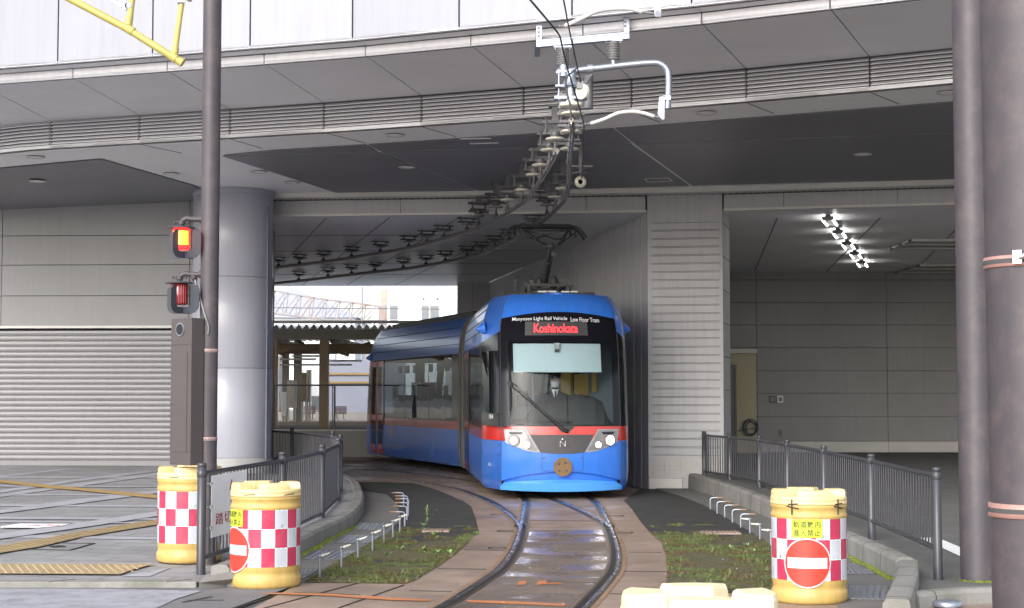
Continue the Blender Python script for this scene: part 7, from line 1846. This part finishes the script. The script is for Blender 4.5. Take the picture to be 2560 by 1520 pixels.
mb = MB(); mb.box(((xl - 8 + xr_) / 2, YW + .15, zt_ / 2), (xr_ - xl + 8, .3, zt_)); mb.build('wall', mat('pale_concrete', (.36, .35, .33), .75, 0, .08, 1, streak=.1), rw)
mb = MB(); mb.box(((xl - 8 + xr_) / 2, YW + .14, zt_ + .025), (xr_ - xl + 8, .36, .05)); mb.build('coping', M['trim'], rw)
mb = MB(); mb.box((-11, YW + 9, zt_ - .05), (24, 17.5, .1)); struct(mb.build('trackside_ground', mat('ballast', (.20, .18, .16), .9, 0, .4, 12, bump=.8, bs=30)))
zf = AT(800, 963, YW + .1).z
cf = empty('chain_link_fence', (xl, YW + .12, zt_), 'thin chain-link fence standing on the retaining wall beyond the tunnel', 'fence')
xa_, xb_ = (640 - CX) / F * YW, (1000 - CX) / F * YW
mb = MB(); mb.cyl((xa_, YW + .12, zf), (xb_, YW + .12, zf), .022, n=10); mb.cyl((xa_, YW + .12, zt_ + .08), (xb_, YW + .12, zt_ + .08), .015, n=8); mb.build('rail', M['galv_dark'], cf)
for x in (684, 836, 988): 
    mb = MB(); X = (x - CX) / F * YW; mb.cyl((X, YW + .12, zt_), (X, YW + .12, zf), .028, n=12); mb.cyl((X - .06, YW + .13, zt_), (X - .06, YW + .13, zf), .015, n=8); mb.build('post', M['galv_dark'], cf)
mb = MB(); p_ = .085; hgt = zf - zt_
x = xa_ - hgt
while x < xb_:
    for s_ in (1, -1):
        a = Vector((x if s_ > 0 else x + hgt, YW + .12 + .004 * s_, zt_)); b = Vector((x + hgt if s_ > 0 else x, YW + .12 + .004 * s_, zf))
        if min(a.x, b.x) >= xa_ and max(a.x, b.x) <= xb_: mb.beam(a, b, .0035, .0035)
    x += p_
mb.build('mesh', M['galv_dark'], cf)

# platform canopy
YC = 46.0; k = YC / F
def zz(y, Y=YC): return AT(800, y, Y).z
def xx(x, Y=YC): return (x - CX) / F * Y
pc = empty('platform_canopy', (-8, YC + 4, zt_), 'station platform canopy with a zigzag corrugated roof edge and brown beams', 'canopy')
X0, X1 = -16.0, -1.6
mb = MB(); n_ = int((X1 - X0) / .217); zt2, zb2 = zz(811), zz(823.5); 
for i in range(n_):
    x0_ = X0 + i * .217; x1_ = x0_ + .1085; x2_ = x0_ + .217
    for a, b in (((x0_, zb2), (x1_, zt2)), ((x1_, zt2), (x2_, zb2))):
        mb.add([(a[0], YC - .1, a[1]), (b[0], YC - .1, b[1]), (b[0], YC + 9, b[1] - .05), (a[0], YC + 9, a[1] - .05)], [(0, 1, 2, 3)])
        mb.add([(a[0], YC - .1, a[1]), (b[0], YC - .1, b[1]), (b[0], YC - .1, b[1] + .012), (a[0], YC - .1, a[1] + .012)], [(3, 2, 1, 0)])
mb.build('corrugated_roof', mat('white_roof_sheet', (.62, .63, .66), .4, .2, .05), pc)
mb = MB()
for i in range(n_ + 1):
    x0_ = X0 + (i - .5) * .217; mb.add([(x0_ + .012, YC - .13, zt2 + .03), (x0_ + .205, YC - .13, zt2 + .03), (x0_ + .1085, YC - .13, zb2)], [(0, 2, 1)])
mb = MB()
mb = MB(); mb.cyl((X0, YC - .25, zz(806)), (X1, YC - .25, zz(806)), .045, n=12)
for x in (715, 789, 864, 938): mb.box((xx(x), YC - .27, zz(807)), (.035, .03, .09))
mb.build('gutter_pipe', M['white_far'], pc)
mb = MB(); mb.box(((X0 + X1) / 2, YC, (zz(824) + zz(832)) / 2), (X1 - X0, .12, zz(824) - zz(832))); mb.box(((X0 + X1) / 2, YC + .04, (zz(832) + zz(848.5)) / 2), (X1 - X0, .1, zz(832) - zz(848.5))); mb.build('edge_beam', M['beam_grey'], pc)
for y_, z_ in ((YC + 2.2, -.14), (YC + 4.4, -.10), (YC + 6.6, -.06), (YC + 8.6, 0)):
    mb = MB(); mb.box(((X0 + X1) / 2, y_, zz(848) + .0 + z_), (X1 - X0, .12, .16)); mb.build('purlin', M['ochre'], pc)
for x in (-12.5, -9.5, -7.2, -5.2, -3.2):
    mb = MB(); mb.beam((x, YC + .1, zz(850)), (x, YC + 9, zz(850) + .1), .1, .18); mb.beam((x, YC + 2.5, zz(878)), (x + .9, YC + 2.5, zz(850)), .08, .1); mb.beam((x, YC + 5, zz(878)), (x - .9, YC + 5, zz(850)), .08, .1); mb.build('rafter', M['ochre'], pc)
mb = MB(); mb.box(((X0 + X1) / 2, YC + 5.2, zz(862)), (X1 - X0, .06, .26)); mb.build('sign_band', mat('pinkish_soffit', (.45, .33, .26), .7, 0, .1, 1), pc)
for x0_, y_ in ((683, YC), (811, YC), (890, YC + 6), (1050, YC)):
    mb = MB(); X = xx(x0_); 
    if x0_ == 890: mb.box((X, y_, (zt_ + zz(850)) / 2), (.22, .22, zz(850) - zt_))
    else: mb.box((X, y_, (zt_ + zz(848)) / 2), (.26, .26, zz(848) - zt_))
    mb.build('post', M['rusty_white'] if x0_ == 890 else M['ochre'], pc)
for (x0_, x1_, y_, Y) in ((700, 790, 898, YC + 3), (730, 798, 890, YC + 4.5), (825, 905, 902, YC + 4), (700, 880, 912, YC + 6)):
    mb = MB(); mb.cyl((xx(x0_, Y), Y, zz(y_, Y)), (xx(x1_, Y), Y, zz(y_, Y)), .03, n=8); mb.build('tube_light', M['fixture'], pc)
# platforms
zp = AT(800, 1056, 52).z
mb = MB(); mb.box((-12, 54, zp / 2 - .1), (24, 4.5, zp + .2)); pf = mb.build('platform', mat('platform_concrete', (.32, .29, .26), .8, 0, .15, 2)); struct(pf)
mb = MB(); mb.box((-12, 51.9, zp + .005), (24, .35, .01)); o = mb.build('platform_line', M['tact_f']); struct(o)
mb = MB(); mb.box((-14, 70, .5), (40, 18, 1.0)); o = mb.build('far_platform', mat('far_platform_concrete', (.36, .35, .33), .8, 0, .12, 2)); struct(o)
# bits standing on the platform
def cabinet(x0, x1, y0, y1, Y, m_, label, legs=True):
    a, b = xx(x0, Y), xx(x1, Y); z0_, z1_ = zz(y1, Y), zz(y0, Y)
    e = empty('equipment_cabinet', ((a + b) / 2, Y, zp), label, 'cabinet', 'equipment cabinets on the platform')
    mb = MB(); mb.box(((a + b) / 2, Y, (z0_ + z1_) / 2), (b - a, .3, z1_ - z0_)); mb.build('case', M[m_], e, bevel=.01)
    mb = MB(); mb.box(((a + b) / 2, Y - .155, (z0_ + z1_) / 2), ((b - a) * .86, .01, (z1_ - z0_) * .92)); mb.build('door', M[m_], e)
    mb = MB()
    for x in (a + .03, b - .03): mb.box((x, Y, (z0_ + zp) / 2), (.05, .05, z0_ - zp))
    mb.build('legs', M['trim'], e)
cabinet(720, 741, 950, 1020, 52.6, 'trim', 'pale beige cabinet on legs at the left of the platform')
cabinet(755, 768, 932, 1004, 52.6, 'ochre', 'taller dark ochre cabinet right of the beige one')
cabinet(768, 778, 925, 1004, 53.4, 'trim', 'pale narrow cabinet partly behind the ochre one')
cabinet(706, 716, 980, 1040, 53.4, 'soffit', 'short grey cabinet at the far left of the platform')
for x, w__, t in ((715, .22, 'dark square platform pillar left of the beige cabinet'), (745, .26, 'dark square platform pillar between the two tall cabinets')):
    Y = 54.5; mb = MB(); mb.box((xx(x, Y), Y, (zp + 3.6) / 2 + .2), (w__, w__, 3.6 - zp + .4)); tag(mb.build('platform_pillar', M['beam_grey'], off=(xx(x, Y), Y, zp)), t, 'pillar')
# station shed behind
YB = 62.0
sh_ = empty('station_shed', (-10, YB, .9), 'pale blue-grey station shed behind the platforms', 'building')
mb = MB(); a, b = xx(822, YB), xx(1010, YB); z1_ = zz(905, YB); mb.box(((a + b) / 2, YB + .5, z1_ / 2 + .1), (b - a, 1, z1_)); mb.build('wall', M['bluewall'], sh_)
mb = MB(); a, b = xx(620, YB), xx(700, YB); mb.box(((a + b) / 2, YB + .3, 1.6), (b - a, 1, 3.2)); mb.build('wall', M['rusty_white'], sh_)
mb = MB()
for y_ in (935, 956): mb.box((xx(880, YB), YB - .05, zz(y_, YB)), (2.4, .05, .07))
mb.build('strip', M['tact_f'], sh_)
mb = MB(); mb.box((xx(790, YB + 2), YB + 2, 1.9), (1.6, .6, 3.2)); mb.build('wall', M['white_far'], sh_)
mb = MB(); mb.box((xx(784, YB - .1), YB + 1.6, zz(1008, YB)), (.55, .06, .55)); mb.box((xx(798, YB - .1), YB + 1.6, zz(1008, YB)), (.12, .08, .6), 1); mb.build('window', [M['glass_far'], M['white_far']], sh_)
for x, t in ((775, 'brown slatted platform bench left of the ochre post'), (853, 'brown slatted platform bench right of the ochre post')):
    Y = 57.0; zb_ = 1.0 if False else zz(1048, Y); X = xx(x, Y); e = empty('bench', (X, Y, zb_), t, 'bench', 'brown benches on the platform')
    w_ = .42; zs_ = zz(1034, Y); zk = zz(1017, Y)
    mb = MB(); mb.box((X, Y - .18, zs_), (w_, .3, .03)); mb.build('seat', mat('bench_brown', (.16, .075, .055), .6), e)
    mb = MB()
    for q_ in range(5): mb.box((X, Y, zs_ + .05 + (zk - zs_ - .05) * q_ / 4), (w_, .02, .035))
    mb.build('backrest', bpy.data.materials['bench_brown'], e)
    for s_ in (-1, 1):
        mb = MB(); mb.tube([(X + s_ * .12, Y - .15, zs_), (X + s_ * .12, Y - .15, zb_ + .02), (X + s_ * .12 + .08, Y - .3, zb_)], .015, 6); mb.build('leg', M['rubber'], e)
mb = MB(); X = xx(826, 56.5); zb_ = zz(1048, 57)
# white lattice gantry
YT = 66.0
def tz(x, y): return Vector(((x - CX) / F * YT, YT, AT(x, y, YT).z))
ga = empty('lattice_gantry', tz(900, 795), 'rust-streaked white lattice gantry beyond the platform canopy', 'gantry')
top = [(600, 708), (680, 725), (760, 740), (822, 749), (900, 758), (965, 768)]; bot = [(600, 772), (680, 782), (760, 792), (822, 800), (900, 802), (965, 800)]
d1 = Vector((0, 1.0, 0))
for ch, dd in ((top, Vector()), (top, d1), (bot, Vector()), (bot, d1)):
    mb = MB()
    for p_, q_ in zip(ch, ch[1:]): mb.beam(tz(*p_) + dd, tz(*q_) + dd, .05, .05)
    mb.build('chord', M['rusty_white'], ga)
mb = MB(); xs_ = list(range(612, 966, 33))
for i, (x0_, x1_) in enumerate(zip(xs_, xs_[1:])):
    a = tz(x0_, interp(top, x0_)); b = tz(x0_ - 6, interp(bot, x0_)); c = tz(x1_, interp(top, x1_)); mb.beam(a, b, .035, .035); mb.beam(b, c, .045, .045); mb.beam(a + d1, b + d1, .035, .035); mb.beam(tz(x0_, interp(bot, x0_)) + d1, c + d1 - Vector((.0, 0, 0)), .04, .04); mb.beam(a, a + d1, .03, .03)
mb.build('bracing', M['rusty_white'], ga)
mb = MB(); mb.beam(tz(640, 830), tz(640, 700), .3, .3); mb.beam(tz(955, 830), tz(955, 765), .3, .3); mb.build('leg', M['rusty_white'], ga)
a = (959 - CX) / F * 72; mb = MB(); z0_, z1_ = AT(959, 830, 72).z, AT(959, 724, 72).z
mb.box((a, 72, (z0_ + z1_) / 2 - 1.5), (.29, .29, z1_ - z0_ + 3)); tag(mb.build('concrete_mast', mat('stained_concrete', (.45, .40, .33), .8, 0, .2, 3, stain=(.2, .12, .06), stain_amt=.8, stain_scale=3), off=(a, 72, z0_ - 3)), 'stained square concrete mast beside the white building', 'mast')
a = (904 - CX) / F * 76; mb = MB(); mb.cyl((a, 76, 0), (a, 76, AT(904, 718, 76).z), .05, n=10); tag(mb.build('thin_mast', M['galv'], off=(a, 76, 0)), 'very thin pale mast left of the concrete mast', 'mast')
# white building with windows
YB2 = 95.0
wb = empty('white_building', (-6, YB2, 0), 'bright white building with grey sliding windows seen through the tunnel opening', 'building')
def bx(x): return (x - CX) / F * YB2
def bz(y): return AT(1000, y, YB2).z
mb = MB(); mb.box(((bx(928) + 8) / 2, YB2 + 5, 6), (8 - bx(928), 10, 12)); mb.build('wall', M['white_far'], wb)
for x0_, x1_, y0_, y1_ in ((973, 995, 763, 800), (1052, 1073, 763, 800), (1074, 1098, 763, 800)):
    mb = MB(); mb.box(((bx(x0_) + bx(x1_)) / 2, YB2 - .02, (bz(y0_) + bz(y1_)) / 2), (bx(x1_) - bx(x0_), .06, bz(y0_) - bz(y1_))); f_ = mb.build('window', M['trim'], wb)
    mb = MB(); mb.box(((bx(x0_) + bx(x1_)) / 2, YB2 - .06, (bz(y0_) + bz(y1_)) / 2), (bx(x1_) - bx(x0_) - .08, .03, bz(y0_) - bz(y1_) - .08)); mb.build('pane', M['glass_far'], f_)
for x in (1058, 1093):
    mb = MB(); mb.ball((bx(x), YB2 - .05, bz(747)), .09, 10, sc=(1, .7, .6)); mb.build('vent_cap', M['galv_dark'], wb)
# pale house at the left of the gap
mb = MB(); X = (760 - CX) / F * 110; hb_ = empty('pale_house', (X, 110, 0), 'faint pale gabled house behind the lattice gantry', 'building')
mb.box((X, 114, 3.5), (7, 8, 7)); mb.build('wall', M['white_far'], hb_)
mb = MB(); mb.add([(X - 3.8, 109.5, 7), (X + 3.8, 109.5, 7), (X + 3.8, 118.5, 7), (X - 3.8, 118.5, 7), (X - 1.0, 109.5, 9.2), (X - 1.0, 118.5, 9.2)], [(0, 1, 4), (1, 2, 5, 4), (2, 3, 5), (3, 0, 4, 5), (0, 3, 2, 1)]); mb.build('roof', M['bluewall'], hb_)
mb = MB(); mb.cyl(AT(640, 769, 64), AT(1150, 773, 64), .018, n=6); tag(mb.build('far_wire', M['galv_dark'], off=AT(900, 771, 64)), 'thin horizontal wire crossing the bright opening', 'wire')
